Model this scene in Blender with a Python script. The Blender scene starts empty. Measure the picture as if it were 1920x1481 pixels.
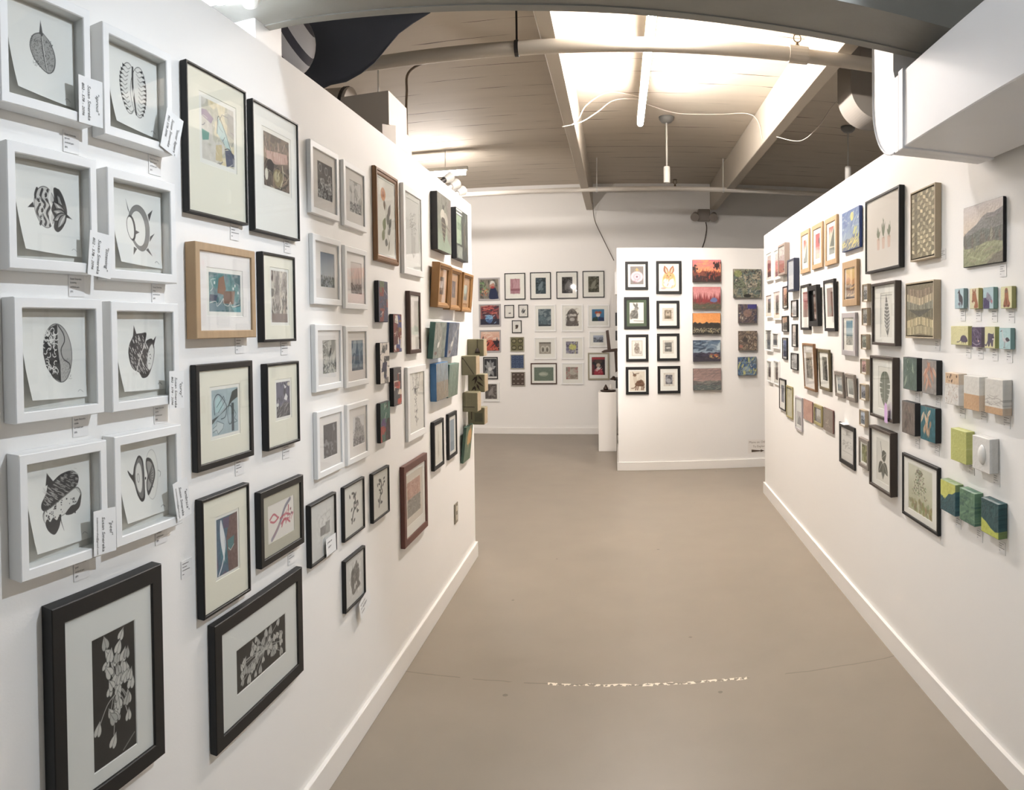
# Gallery corridor hung with small pictures, under a painted plank ceiling.
import bpy, math, random
import numpy as np
from mathutils import Matrix, Vector

S = bpy.context.scene
COL = S.collection

# ---------------------------------------------------------------- camera
FP, YAW, PITCH, ROLL, Y0, EYE = 1312.32, .1515, -.0197, .0124, 641.98, 1.6   # cylindrical panorama, 1920x1481
cam = bpy.data.cameras.new('camera')
cam.type = 'PANO'
cam.panorama_type = 'CENTRAL_CYLINDRICAL'
cam.central_cylindrical_range_u_min = -960 / FP
cam.central_cylindrical_range_u_max = 960 / FP
cam.central_cylindrical_range_v_max = Y0 / FP
cam.central_cylindrical_range_v_min = (Y0 - 1481) / FP
cam.central_cylindrical_radius = 1.0
camo = bpy.data.objects.new('camera', cam)
COL.objects.link(camo)
camo.matrix_world = (Matrix.Translation((0, 0, EYE)) @ Matrix.Rotation(YAW, 4, 'Z') @ Matrix.Rotation(PITCH, 4, 'X')
                     @ Matrix.Rotation(ROLL, 4, 'Y') @ Matrix.Rotation(math.pi / 2, 4, 'X'))
S.camera = camo

# ---------------------------------------------------------------- world, light levels, exposure
world = bpy.data.worlds.new('daylight')
S.world = world
world.use_nodes = True
bg = world.node_tree.nodes['Background']
bg.inputs[0].default_value = (.80, .88, 1.0, 1)
bg.inputs[1].default_value = .14
TUBE_WARM, TUBE_FAR, TUBE_FILL, GLOBE, SPOT, PENDANT = 116.0, 54.0, 6.5, 45.0, 44.0, 34.0         # emission of the tubes and the globe, watts of the spotlight
C_WARM, C_COOL, C_GLOBE = (1.0, .925, .875), (.82, .91, 1.0), (.84, .91, 1.0)
S.view_settings.view_transform = 'Standard'
S.view_settings.look = 'None'
S.view_settings.gamma = 1
S.view_settings.use_curve_mapping = False
S.view_settings.exposure = 1.42
S.cycles.use_denoising = True
S.cycles.max_bounces = 7
S.cycles.diffuse_bounces = 4
S.cycles.use_adaptive_sampling = True
S.cycles.adaptive_threshold = .1
S.cycles.glossy_bounces = 3
S.cycles.transparent_max_bounces = 12
S.cycles.sample_clamp_indirect = 6.0
S.cycles.caustics_reflective = False
S.cycles.caustics_refractive = False

# ---------------------------------------------------------------- materials
def lin(c):
    return tuple((v / 12.92 if v <= .04045 else ((v + .055) / 1.055) ** 2.4) for v in c)

def srgb(r, g, b):
    return lin((r / 255, g / 255, b / 255))

_mats = {}
def mat(name, rgb, rough=.6, metal=0.0, noise=0.0, nscale=8.0, spec=.5, coat=0.0, bump=0.0, stretch=(1, 1, 1), bscale=60.0):
    """Plain surface with a little procedural variation; rgb is 0-255 sRGB."""
    if name in _mats:
        return _mats[name]
    m = bpy.data.materials.new(name)
    m.use_nodes = True
    nt = m.node_tree
    p = nt.nodes['Principled BSDF']
    c = srgb(*rgb)
    p.inputs['Base Color'].default_value = (*c, 1)
    p.inputs['Roughness'].default_value = rough
    p.inputs['Metallic'].default_value = metal
    p.inputs['Specular IOR Level'].default_value = spec
    p.inputs['Coat Weight'].default_value = coat
    tc = nt.nodes.new('ShaderNodeTexCoord')
    mp = nt.nodes.new('ShaderNodeMapping')
    mp.inputs['Scale'].default_value = stretch
    nt.links.new(tc.outputs['Object'], mp.inputs[0])
    n = nt.nodes.new('ShaderNodeTexNoise')
    n.inputs['Scale'].default_value = nscale
    n.inputs['Detail'].default_value = 4
    nt.links.new(mp.outputs[0], n.inputs['Vector'])
    mx = nt.nodes.new('ShaderNodeMix')
    mx.data_type = 'RGBA'
    k = 1 - noise
    mx.inputs['A'].default_value = (*[v * k for v in c], 1)
    mx.inputs['B'].default_value = (*[min(1, v * (1 + noise)) for v in c], 1)
    nt.links.new(n.outputs['Fac'], mx.inputs['Factor'])
    nt.links.new(mx.outputs['Result'], p.inputs['Base Color'])
    if bump:
        n2 = nt.nodes.new('ShaderNodeTexNoise')
        n2.inputs['Scale'].default_value = bscale
        n2.inputs['Detail'].default_value = 5
        nt.links.new(mp.outputs[0], n2.inputs['Vector'])
        b = nt.nodes.new('ShaderNodeBump')
        b.inputs['Strength'].default_value = bump
        b.inputs['Distance'].default_value = .01
        nt.links.new(n2.outputs['Fac'], b.inputs['Height'])
        nt.links.new(b.outputs[0], p.inputs['Normal'])
    _mats[name] = m
    return m

def emit(name, col, strength):
    m = bpy.data.materials.new(name)
    m.use_nodes = True
    nt = m.node_tree
    nt.nodes.clear()
    e = nt.nodes.new('ShaderNodeEmission')
    e.inputs[0].default_value = (*col, 1)
    e.inputs[1].default_value = strength
    o = nt.nodes.new('ShaderNodeOutputMaterial')
    nt.links.new(e.outputs[0], o.inputs[0])
    return m

def art_material(name, rough, spec=.4, bump=0.0):
    """Colour painted on the sheet itself, read from the mesh's colour attribute."""
    m = bpy.data.materials.new(name)
    m.use_nodes = True
    nt = m.node_tree
    p = nt.nodes['Principled BSDF']
    a = nt.nodes.new('ShaderNodeAttribute')
    a.attribute_name = 'paint'
    nt.links.new(a.outputs['Color'], p.inputs['Base Color'])
    p.inputs['Roughness'].default_value = rough
    p.inputs['Specular IOR Level'].default_value = spec
    if bump:
        tc = nt.nodes.new('ShaderNodeTexCoord')
        n = nt.nodes.new('ShaderNodeTexNoise')
        n.inputs['Scale'].default_value = 90
        nt.links.new(tc.outputs['Object'], n.inputs['Vector'])
        b = nt.nodes.new('ShaderNodeBump')
        b.inputs['Strength'].default_value = bump
        b.inputs['Distance'].default_value = .004
        nt.links.new(n.outputs['Fac'], b.inputs['Height'])
        nt.links.new(b.outputs[0], p.inputs['Normal'])
    return m

M_PAPER = art_material('printed paper', .7, .3)
M_OIL = art_material('oil paint', .42, .5, .35)

def glass_material():
    m = bpy.data.materials.new('picture glass')
    m.use_nodes = True
    nt = m.node_tree
    nt.nodes.clear()
    o = nt.nodes.new('ShaderNodeOutputMaterial')
    t = nt.nodes.new('ShaderNodeBsdfTransparent')
    t.inputs[0].default_value = (.985, .99, .985, 1)
    g = nt.nodes.new('ShaderNodeBsdfGlossy')
    g.inputs['Roughness'].default_value = .02
    f = nt.nodes.new('ShaderNodeFresnel')
    f.inputs[0].default_value = 1.5
    mx = nt.nodes.new('ShaderNodeMixShader')
    ge = nt.nodes.new('ShaderNodeNewGeometry')            # the pane's inner side does not mirror
    iv = nt.nodes.new('ShaderNodeMath'); iv.operation = 'SUBTRACT'; iv.inputs[0].default_value = 1
    nt.links.new(ge.outputs['Backfacing'], iv.inputs[1])
    mu = nt.nodes.new('ShaderNodeMath'); mu.operation = 'MULTIPLY'
    nt.links.new(f.outputs[0], mu.inputs[0]); nt.links.new(iv.outputs[0], mu.inputs[1])
    nt.links.new(mu.outputs[0], mx.inputs[0])
    nt.links.new(t.outputs[0], mx.inputs[1])
    nt.links.new(g.outputs[0], mx.inputs[2])
    nt.links.new(mx.outputs[0], o.inputs[0])
    return m
M_GLASS = glass_material()

# ---------------------------------------------------------------- mesh helpers
class MB:
    """Collects shapes into one mesh."""
    def __init__(s):
        s.v, s.f, s.mi = [], [], []
    def add(s, v, f, mi=0):
        b = len(s.v)
        s.v += [tuple(p) for p in v]
        s.f += [tuple(i + b for i in q) for q in f]
        s.mi += [mi] * len(f)
        return s
    def box(s, x0, y0, z0, x1, y1, z1, mi=0, c=0.0):
        if c <= 0:
            v = [(x, y, z) for z in (z0, z1) for y in (y0, y1) for x in (x0, x1)]
            return s.add(v, [(0, 2, 3, 1), (4, 5, 7, 6), (0, 1, 5, 4), (2, 6, 7, 3), (0, 4, 6, 2), (1, 3, 7, 5)], mi)
        v, idx = [], {}
        for sx in (0, 1):
            for sy in (0, 1):
                for sz in (0, 1):
                    X, Y, Z = (x0, x1)[sx], (y0, y1)[sy], (z0, z1)[sz]
                    dx, dy, dz = (c, -c)[sx], (c, -c)[sy], (c, -c)[sz]
                    for ax, p in enumerate(((X, Y + dy, Z + dz), (X + dx, Y, Z + dz), (X + dx, Y + dy, Z))):
                        idx[sx, sy, sz, ax] = len(v); v.append(p)
        F = []
        g = lambda *k: idx[k]
        for q in (0, 1):
            a = [g(q, 0, 0, 0), g(q, 1, 0, 0), g(q, 1, 1, 0), g(q, 0, 1, 0)]; F.append(a if q else a[::-1])
            a = [g(0, q, 0, 1), g(0, q, 1, 1), g(1, q, 1, 1), g(1, q, 0, 1)]; F.append(a if q else a[::-1])
            a = [g(0, 0, q, 2), g(1, 0, q, 2), g(1, 1, q, 2), g(0, 1, q, 2)]; F.append(a if q else a[::-1])
        for i in (0, 1):
            for j in (0, 1):
                F.append([g(i, j, 0, 0), g(i, j, 1, 0), g(i, j, 1, 1), g(i, j, 0, 1)][::1 if (i == j) else -1])
                F.append([g(i, 0, j, 0), g(i, 1, j, 0), g(i, 1, j, 2), g(i, 0, j, 2)][::-1 if (i == j) else 1])
                F.append([g(0, i, j, 1), g(1, i, j, 1), g(1, i, j, 2), g(0, i, j, 2)][::1 if (i == j) else -1])
                for k in (0, 1):
                    t = [g(i, j, k, 0), g(i, j, k, 1), g(i, j, k, 2)]
                    F.append(t if (i + j + k) % 2 else t[::-1])
        return s.add(v, F, mi)
    def tube(s, pts, r, n=8, mi=0, caps=True):
        pts = [Vector(p) for p in pts]
        rr = r if isinstance(r, (list, tuple)) else [r] * len(pts)
        v, f = [], []
        up = Vector((0, 0, 1))
        prev = None
        for i, p in enumerate(pts):
            d = (pts[min(i + 1, len(pts) - 1)] - pts[max(i - 1, 0)])
            d = d.normalized() if d.length > 1e-9 else Vector((0, 0, 1))
            a = prev - d * prev.dot(d) if prev is not None else (up.cross(d) if abs(d.z) < .95 else Vector((1, 0, 0)).cross(d))
            if a.length < 1e-6:
                a = Vector((1, 0, 0)).cross(d)
            a.normalize(); prev = a
            b = d.cross(a)
            for k in range(n):
                t = 2 * math.pi * k / n
                v.append(p + (a * math.cos(t) + b * math.sin(t)) * rr[i])
        for i in range(len(pts) - 1):
            for k in range(n):
                f.append((i * n + k, i * n + (k + 1) % n, (i + 1) * n + (k + 1) % n, (i + 1) * n + k))
        if caps:
            f.append(tuple(range(n))[::-1]); f.append(tuple((len(pts) - 1) * n + k for k in range(n)))
        return s.add(v, f, mi)
    def lathe(s, prof, n=24, c=(0, 0, 0), axis='Z', mi=0):
        v, f = [], []
        for r, h in prof:
            for k in range(n):
                t = 2 * math.pi * k / n
                a, b = r * math.cos(t), r * math.sin(t)
                p = (a, b, h) if axis == 'Z' else ((h, a, b) if axis == 'X' else (b, h, a))
                v.append((p[0] + c[0], p[1] + c[1], p[2] + c[2]))
        for i in range(len(prof) - 1):
            for k in range(n):
                f.append((i * n + k, i * n + (k + 1) % n, (i + 1) * n + (k + 1) % n, (i + 1) * n + k))
        f.append(tuple(range(n))[::-1]); f.append(tuple((len(prof) - 1) * n + k for k in range(n)))
        return s.add(v, f, mi)
    def prism(s, poly, z0, z1, M=None, mi=0):
        n = len(poly)
        v = [(x, y, z0) for x, y in poly] + [(x, y, z1) for x, y in poly]
        if M is not None:
            v = [M @ Vector(p) for p in v]
        f = [tuple(range(n))[::-1], tuple(range(n, 2 * n))] + [(i, (i + 1) % n, (i + 1) % n + n, i + n) for i in range(n)]
        return s.add(v, f, mi)
    def mesh(s, name):
        me = bpy.data.meshes.new(name)
        me.from_pydata(s.v, [], s.f)
        if any(s.mi):
            me.polygons.foreach_set('material_index', s.mi)
        me.update()
        return me
    def build(s, name, mats, parent=None, smooth=False):
        me = s.mesh(name)
        for m in (mats if isinstance(mats, (list, tuple)) else [mats]):
            me.materials.append(m)
        if smooth:
            me.polygons.foreach_set('use_smooth', [True] * len(me.polygons))
        return link(name, me, parent)

def link(name, data, parent=None):
    o = bpy.data.objects.new(name, data)
    COL.objects.link(o)
    if parent is not None:
        o.parent = parent
    return o

def tag(o, label, cat, group=None, kind=None):
    if label: o['label'] = label
    if cat: o['category'] = cat
    if group: o['group'] = group
    if kind: o['kind'] = kind
    return o

def thing(name, label, cat, loc=(0, 0, 0), group=None, M=None):
    o = bpy.data.objects.new(name, None)
    o.empty_display_size = .05
    COL.objects.link(o)
    if M is not None:
        o.matrix_world = M
    else:
        o.location = loc
    return tag(o, label, cat, group)

def struct(name, mb, m, label, cat):
    return tag(mb.build(name, m), label, cat, None, 'structure')

def smooth_path(pts, n=8):
    P = [Vector(p) for p in pts]
    out = []
    for i in range(len(P) - 1):
        a, b, c, d = P[max(i - 1, 0)], P[i], P[i + 1], P[min(i + 2, len(P) - 1)]
        for k in range(n):
            t = k / n
            out.append(.5 * ((2 * b) + (c - a) * t + (2 * a - 5 * b + 4 * c - d) * t * t + (3 * b - a - 3 * c + d) * t ** 3))
    return out + [P[-1]]

# ---------------------------------------------------------------- measured places: wall, along, height, width, height, depth, lean (m, rad)
ROWS = {
    'A1': ('L', .935, 2.146, .241, .235, .036, 0), 'A2': ('L', 1.213, 2.138, .241, .235, .036, 0), 'B1': ('L', .945, 1.844, .241, .235, .036, 0),
    'B2': ('L', 1.221, 1.837, .241, .235, .034, 0), 'C1': ('L', .954, 1.558, .241, .235, .036, 0), 'C2': ('L', 1.223, 1.555, .241, .235, .034, 0),
    'D1': ('L', .958, 1.266, .241, .235, .036, 0), 'D2': ('L', 1.225, 1.268, .241, .235, .034, 0), 'E1': ('L', 1.091, .856, .347, .438, .03, 0),
    'F1': ('L', 1.562, 2.089, .291, .374, .02, 0), 'F2': ('L', 1.891, 2.081, .295, .376, .02, 0), 'F3': ('L', 1.571, 1.708, .297, .242, .032, 0),
    'F4': ('L', 1.888, 1.704, .213, .265, .022, 0), 'F5': ('L', 1.577, 1.387, .284, .27, .018, 0), 'F6': ('L', 1.903, 1.379, .214, .257, .022, 0),
    'F7': ('L', 1.563, 1.03, .236, .303, .022, 0), 'F8': ('L', 1.888, 1.028, .285, .221, .02, 0), 'F9': ('L', 1.748, .679, .514, .335, .022, 0),
    'W11': ('L', 2.259, 2.124, .246, .246, .016, 0), 'W12': ('L', 2.552, 2.12, .241, .246, .014, 0), 'W21': ('L', 2.267, 1.813, .247, .239, .016, 0),
    'W22': ('L', 2.549, 1.804, .237, .238, .014, 0), 'W31': ('L', 2.266, 1.509, .241, .231, .018, 0), 'W32': ('L', 2.552, 1.502, .243, .234, .012, 0),
    'W41': ('L', 2.272, 1.211, .24, .23, .016, 0), 'W42': ('L', 2.545, 1.207, .234, .23, .014, 0), 'H1': ('L', 2.927, 2.095, .302, .399, .02, 0),
    'H2': ('L', 3.328, 2.083, .334, .428, .018, 0), 'H3': ('L', 3.864, 2.199, .315, .319, .04, 0), 'H4': ('L', 4.349, 2.194, .333, .315, .034, 0),
    'T1': ('L', 3.733, 1.847, .319, .246, .045, .068), 'T2': ('L', 4.087, 1.841, .325, .247, .045, .056),
    'T3': ('L', 4.445, 1.837, .354, .247, .045, .078), 'I1': ('L', 2.844, 1.724, .121, .176, .02, 0), 'I2': ('L', 3.036, 1.587, .122, .173, .02, 0),
    'I3': ('L', 2.852, 1.46, .124, .176, .02, 0), 'I4': ('L', 3.019, 1.345, .116, .172, .022, 0), 'I5': ('L', 2.853, 1.206, .129, .17, .018, 0),
    'J1': ('L', 3.32, 1.637, .192, .305, .022, 0), 'J2': ('L', 3.355, 1.241, .324, .359, .016, 0), 'K1': ('L', 3.72, 1.545, .253, .198, .032, .1),
    'K2': ('L', 4.039, 1.543, .264, .201, .032, .088), 'K3': ('L', 3.783, 1.313, .267, .205, .036, 0), 'K4': ('L', 4.04, 1.302, .243, .195, .032, .068),
    'M1': ('L', 3.755, .965, .219, .266, .02, 0), 'M2': ('L', 4.101, .964, .219, .27, .016, 0), 'M3': ('L', 4.448, .859, .203, .234, .02, .11),
    'G1': ('L', 2.193, .919, .219, .209, .018, 0), 'G2': ('L', 2.492, .917, .215, .205, .014, 0), 'G3': ('L', 2.796, .907, .211, .205, .016, 0),
    'G4': ('L', 2.486, .648, .211, .195, .016, 0), 'N1': ('L', 3.294, .77, .401, .383, .022, 0), 'OUT': ('L', 4.201, .462, .097, .131, .006, 0),
    'V1': ('B', -1.945, 2.207, .331, .344, .02, 0), 'V2': ('B', -1.937, 1.809, .338, .337, .02, 0), 'V3': ('B', -1.936, 1.415, .326, .337, .02, 0),
    'V4': ('B', -1.937, 1.003, .224, .338, .02, 0), 'V5': ('B', -1.929, .636, .251, .29, .02, 0), 'X1': ('B', -1.546, 2.239, .317, .401, .02, 0),
    'X2': ('B', -1.156, 2.24, .315, .406, .02, 0), 'X3': ('B', -.757, 2.243, .32, .407, .02, 0), 'X4': ('B', -.359, 2.25, .327, .4, .02, 0),
    'Y1': ('B', -1.638, 1.862, .149, .195, .02, 0), 'Y2': ('B', -1.424, 1.865, .146, .191, .02, 0), 'Y3': ('B', -1.525, 1.629, .149, .193, .02, 0),
    'Z1': ('B', -1.523, 1.362, .211, .221, .02, 0), 'Z2': ('B', -1.522, 1.098, .212, .218, .02, 0), 'Z3': ('B', -1.515, .835, .215, .216, .02, 0),
    'U1': ('B', -1.092, 1.752, .324, .406, .02, 0), 'U2': ('B', -.684, 1.749, .33, .41, .02, 0), 'U3': ('B', -.288, 1.777, .332, .335, .02, 0),
    'U4': ('B', -1.095, 1.297, .335, .334, .02, 0), 'U5': ('B', -.681, 1.296, .336, .336, .02, 0), 'U6': ('B', -.298, 1.427, .28, .243, .02, 0),
    'O3': ('B', -1.122, .916, .398, .321, .02, 0), 'U7': ('B', -.685, .914, .337, .33, .02, 0), 'O4': ('B', -.295, 1.021, .321, .409, .02, 0),
    'P11': ('P', .214, 2.174, .255, .313, .022, 0), 'P12': ('P', .572, 2.153, .283, .365, .022, 0), 'P21': ('P', .21, 1.759, .281, .356, .022, 0),
    'P22': ('P', .559, 1.74, .255, .308, .022, 0), 'P31': ('P', .213, 1.37, .25, .301, .022, 0), 'P32': ('P', .56, 1.375, .251, .306, .022, 0),
    'P41': ('P', .21, 1.006, .255, .306, .022, 0), 'P42': ('P', .565, 1.012, .254, .305, .022, 0), 'Q1': ('P', .995, 2.225, .318, .244, .04, 0),
    'Q2': ('P', .994, 1.922, .314, .248, .04, 0), 'Q3': ('P', .99, 1.634, .312, .238, .04, 0), 'Q4': ('P', .99, 1.331, .309, .239, .04, 0),
    'Q5': ('P', .992, 1.013, .315, .242, .04, 0), 'S1': ('P', 1.455, 2.087, .317, .32, .04, 0), 'S2': ('P', 1.456, 1.745, .212, .214, .04, 0),
    'S3': ('P', 1.457, 1.441, .212, .219, .04, 0), 'S4': ('P', 1.449, 1.153, .211, .208, .04, 0), 'SIGN': ('P', 1.575, .241, .224, .178, .002, 0),
    'a1': ('R', -6.229, 2.143, .284, .262, .02, 0), 'a2': ('R', -5.87, 2.134, .296, .259, .02, 0), 'a3': ('R', -5.568, 2.145, .27, .252, .042, 0),
    'a4': ('R', -5.219, 1.992, .232, .248, .044, 0), 'a5': ('R', -4.895, 2.139, .261, .307, .012, 0), 'a6': ('R', -4.546, 2.14, .274, .3, .014, 0),
    'a7': ('R', -4.203, 2.135, .266, .298, .016, 0), 'a8': ('R', -3.781, 2.149, .327, .227, .02, 0), 'a9': ('R', -3.802, 1.845, .274, .258, .02, 0),
    'b1': ('R', -4.859, 1.737, .292, .326, .02, 0), 'b2': ('R', -4.57, 1.74, .257, .277, .03, .043), 'b3': ('R', -4.211, 1.731, .243, .324, .02, .03),
    'c1': ('R', -5.577, 1.837, .173, .182, .012, 0), 'c2': ('R', -5.237, 1.736, .196, .132, .016, 0), 'c3': ('R', -5.573, 1.621, .214, .129, .016, 0),
    'c4': ('R', -5.228, 1.529, .148, .177, .018, 0), 'c5': ('R', -5.591, 1.418, .174, .177, .014, 0), 'c6': ('R', -5.246, 1.328, .224, .129, .014, 0),
    'd1': ('R', -6.236, 1.786, .298, .213, .02, 0), 'd2': ('R', -5.877, 1.782, .297, .253, .02, 0), 'd3': ('R', -6.258, 1.474, .307, .201, .02, 0),
    'd4': ('R', -5.946, 1.476, .274, .142, .018, 0), 'd5': ('R', -6.227, 1.193, .232, .198, .02, 0), 'd6': ('R', -5.954, 1.196, .232, .211, .01, 0),
    'e1': ('R', -5.691, 1.031, .241, .259, .014, 0), 'e2': ('R', -5.436, .993, .232, .257, .01, 0), 'e3': ('R', -5.111, .94, .222, .254, .012, 0),
    'f1': ('R', -4.831, .995, .263, .148, .008, 0), 'f2': ('R', -4.546, .997, .207, .14, .012, 0), 'f3': ('R', -4.286, .996, .226, .147, .012, 0),
    'g1': ('R', -4.728, 1.316, .314, .329, .02, .05), 'g2': ('R', -4.349, 1.317, .257, .268, .016, .04),
    'h1': ('R', -4.024, 1.249, .178, .155, .014, .055), 'h2': ('R', -3.792, 1.248, .173, .156, .016, .06), 'i1': ('R', -3.894, .898, .304, .244, .01, 0),
    'i2': ('R', -3.558, .909, .162, .159, .02, 0), 'j1': ('R', -3.831, 1.554, .261, .247, .018, 0), 'k0': ('R', -3.522, 1.778, .089, .095, .022, 0),
    'k1': ('R', -3.528, 1.651, .092, .094, .022, 0), 'k2': ('R', -3.537, 1.516, .094, .082, .024, 0), 'k3': ('R', -3.55, 1.382, .099, .082, .022, 0),
    'k4': ('R', -3.56, 1.242, .099, .088, .022, 0), 'k5': ('R', -3.569, 1.1, .1, .089, .022, 0), 'l1': ('R', -3.251, 2.067, .492, .382, .028, 0),
    'l2': ('R', -2.734, 2.039, .266, .306, .03, 0), 'l3': ('R', -2.222, 1.937, .304, .227, .014, 0), 'l4': ('R', -3.214, 1.661, .336, .312, .032, 0),
    'l5': ('R', -2.759, 1.67, .31, .246, .034, 0), 's1': ('R', -2.399, 1.707, .077, .077, .019, 0), 's2': ('R', -2.275, 1.703, .07, .076, .019, 0),
    's3': ('R', -2.166, 1.701, .076, .077, .019, 0), 's4': ('R', -2.039, 1.699, .075, .075, .019, 0), 's5': ('R', -2.397, 1.564, .149, .073, .019, 0),
    's6': ('R', -2.256, 1.56, .076, .074, .019, 0), 's7': ('R', -2.154, 1.56, .076, .077, .019, 0), 's8': ('R', -2.048, 1.558, .078, .073, .019, 0),
    'm1': ('R', -2.876, 1.386, .161, .146, .028, 0), 'm2': ('R', -2.664, 1.386, .149, .144, .028, 0), 'm3': ('R', -2.894, 1.184, .154, .147, .028, 0),
    'm4': ('R', -2.677, 1.185, .156, .146, .028, 0), 'n1': ('R', -2.427, 1.355, .12, .123, .036, 0), 'n2': ('R', -2.262, 1.353, .123, .125, .036, 0),
    'n3': ('R', -2.09, 1.355, .126, .122, .038, 0), 'o1': ('R', -2.369, 1.14, .133, .123, .036, 0), 'o2': ('R', -2.183, 1.139, .13, .122, .038, 0),
    'q1': ('R', -2.463, .921, .135, .122, .036, 0), 'q2': ('R', -2.295, .922, .124, .121, .036, 0), 'q3': ('R', -2.12, .922, .126, .122, .036, 0),
    'v1': ('R', -3.234, 1.293, .335, .313, .036, 0), 'v2': ('R', -3.252, .931, .315, .31, .038, 0), 'v3': ('R', -2.802, .866, .401, .287, .016, 0),
}
WIN={'F1':(0.007,0.038,0.158,0.158),'F2':(0.007,0.035,0.166,0.161),'F3':(-0.002,-0.001,0.156,0.101),'F4':(0.008,0.004,0.103,0.155),'F5':(0.003,0.005,0.130,0.119),'F6':(0.006,0.015,0.089,0.106),'F7':(0.008,0.009,0.105,0.151),'F8':(-0.003,0.002,0.170,0.111),'F9':(0.002,-0.002,0.287,0.119),'E1':(0.011,-0.017,0.135,0.271),'W11':(0.009,0.004,0.128,0.126),'W12':(0.015,0.002,0.126,0.123),'W21':(0.010,0.004,0.122,0.122),'W22':(0.011,0.002,0.117,0.123),'W31':(0.012,0.001,0.122,0.118),'W32':(0.013,0.002,0.124,0.119),'W41':(0.005,0.003,0.121,0.118),'W42':(0.017,0.002,0.126,0.115),}
NOTE={'sprout':(1.046,2.075,0.067,0.095,-0.014,0.039),'inner':(1.322,2.069,0.062,0.098,-0.309,0.039),'listening':(1.065,1.766,0.066,0.091,-0.117,0.039),'curvy':(1.323,1.470,0.053,0.088,-0.029,0.037),'peel':(1.061,1.198,0.064,0.091,-0.017,0.039),'embrace':(1.336,1.210,0.053,0.093,0.185,0.037),'ninepaper':(2.235,0.852,0.077,0.062,0.057,0.021),'treepaper':(2.562,0.524,0.107,0.073,0.306,0.019),}
CAP={'A1':(1.028,1.998),'A2':(1.307,1.997),'B1':(1.035,1.704),'B2':(1.309,1.697),'C1':(1.038,1.415),'C2':(1.308,1.413),'D1':(1.032,1.120),'D2':(1.303,1.129),'F1':(1.663,1.879),'F2':(1.985,1.873),'F3':(1.678,1.565),'F4':(1.950,1.551),'F5':(1.665,1.227),'F6':(1.948,1.226),'F7':(1.403,1.020),'F8':(1.972,0.886),'l2':(-2.581,1.895),'l5':(-2.638,1.520),'l3':(-2.092,1.795),'s1':(-2.401,1.643),'s2':(-2.273,1.641),'s3':(-2.152,1.638),'s4':(-2.033,1.634),'s5':(-2.355,1.501),'s6':(-2.256,1.502),'s7':(-2.147,1.500),'s8':(-2.046,1.497),'m1':(-2.854,1.283),'m2':(-2.632,1.283),'m3':(-2.854,1.074),'m4':(-2.642,1.077),'n1':(-2.404,1.262),'n2':(-2.230,1.269),'n3':(-2.063,1.267),'o1':(-2.326,1.056),'o2':(-2.133,1.051),'q1':(-2.439,0.821),'q2':(-2.260,0.819),'q3':(-2.093,0.818),}
# ---------------------------------------------------------------- painting the sheets
def _hash_noise(X, Y, seed):
    t = np.random.RandomState(seed).rand(64, 64)
    xi, yi = np.floor(X).astype(int), np.floor(Y).astype(int)
    fx, fy = X - xi, Y - yi
    fx, fy = fx * fx * (3 - 2 * fx), fy * fy * (3 - 2 * fy)
    g = lambda a, b: t[a % 64, b % 64]
    return (g(xi, yi) * (1 - fx) + g(xi + 1, yi) * fx) * (1 - fy) + (g(xi, yi + 1) * (1 - fx) + g(xi + 1, yi + 1) * fx) * fy

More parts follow.
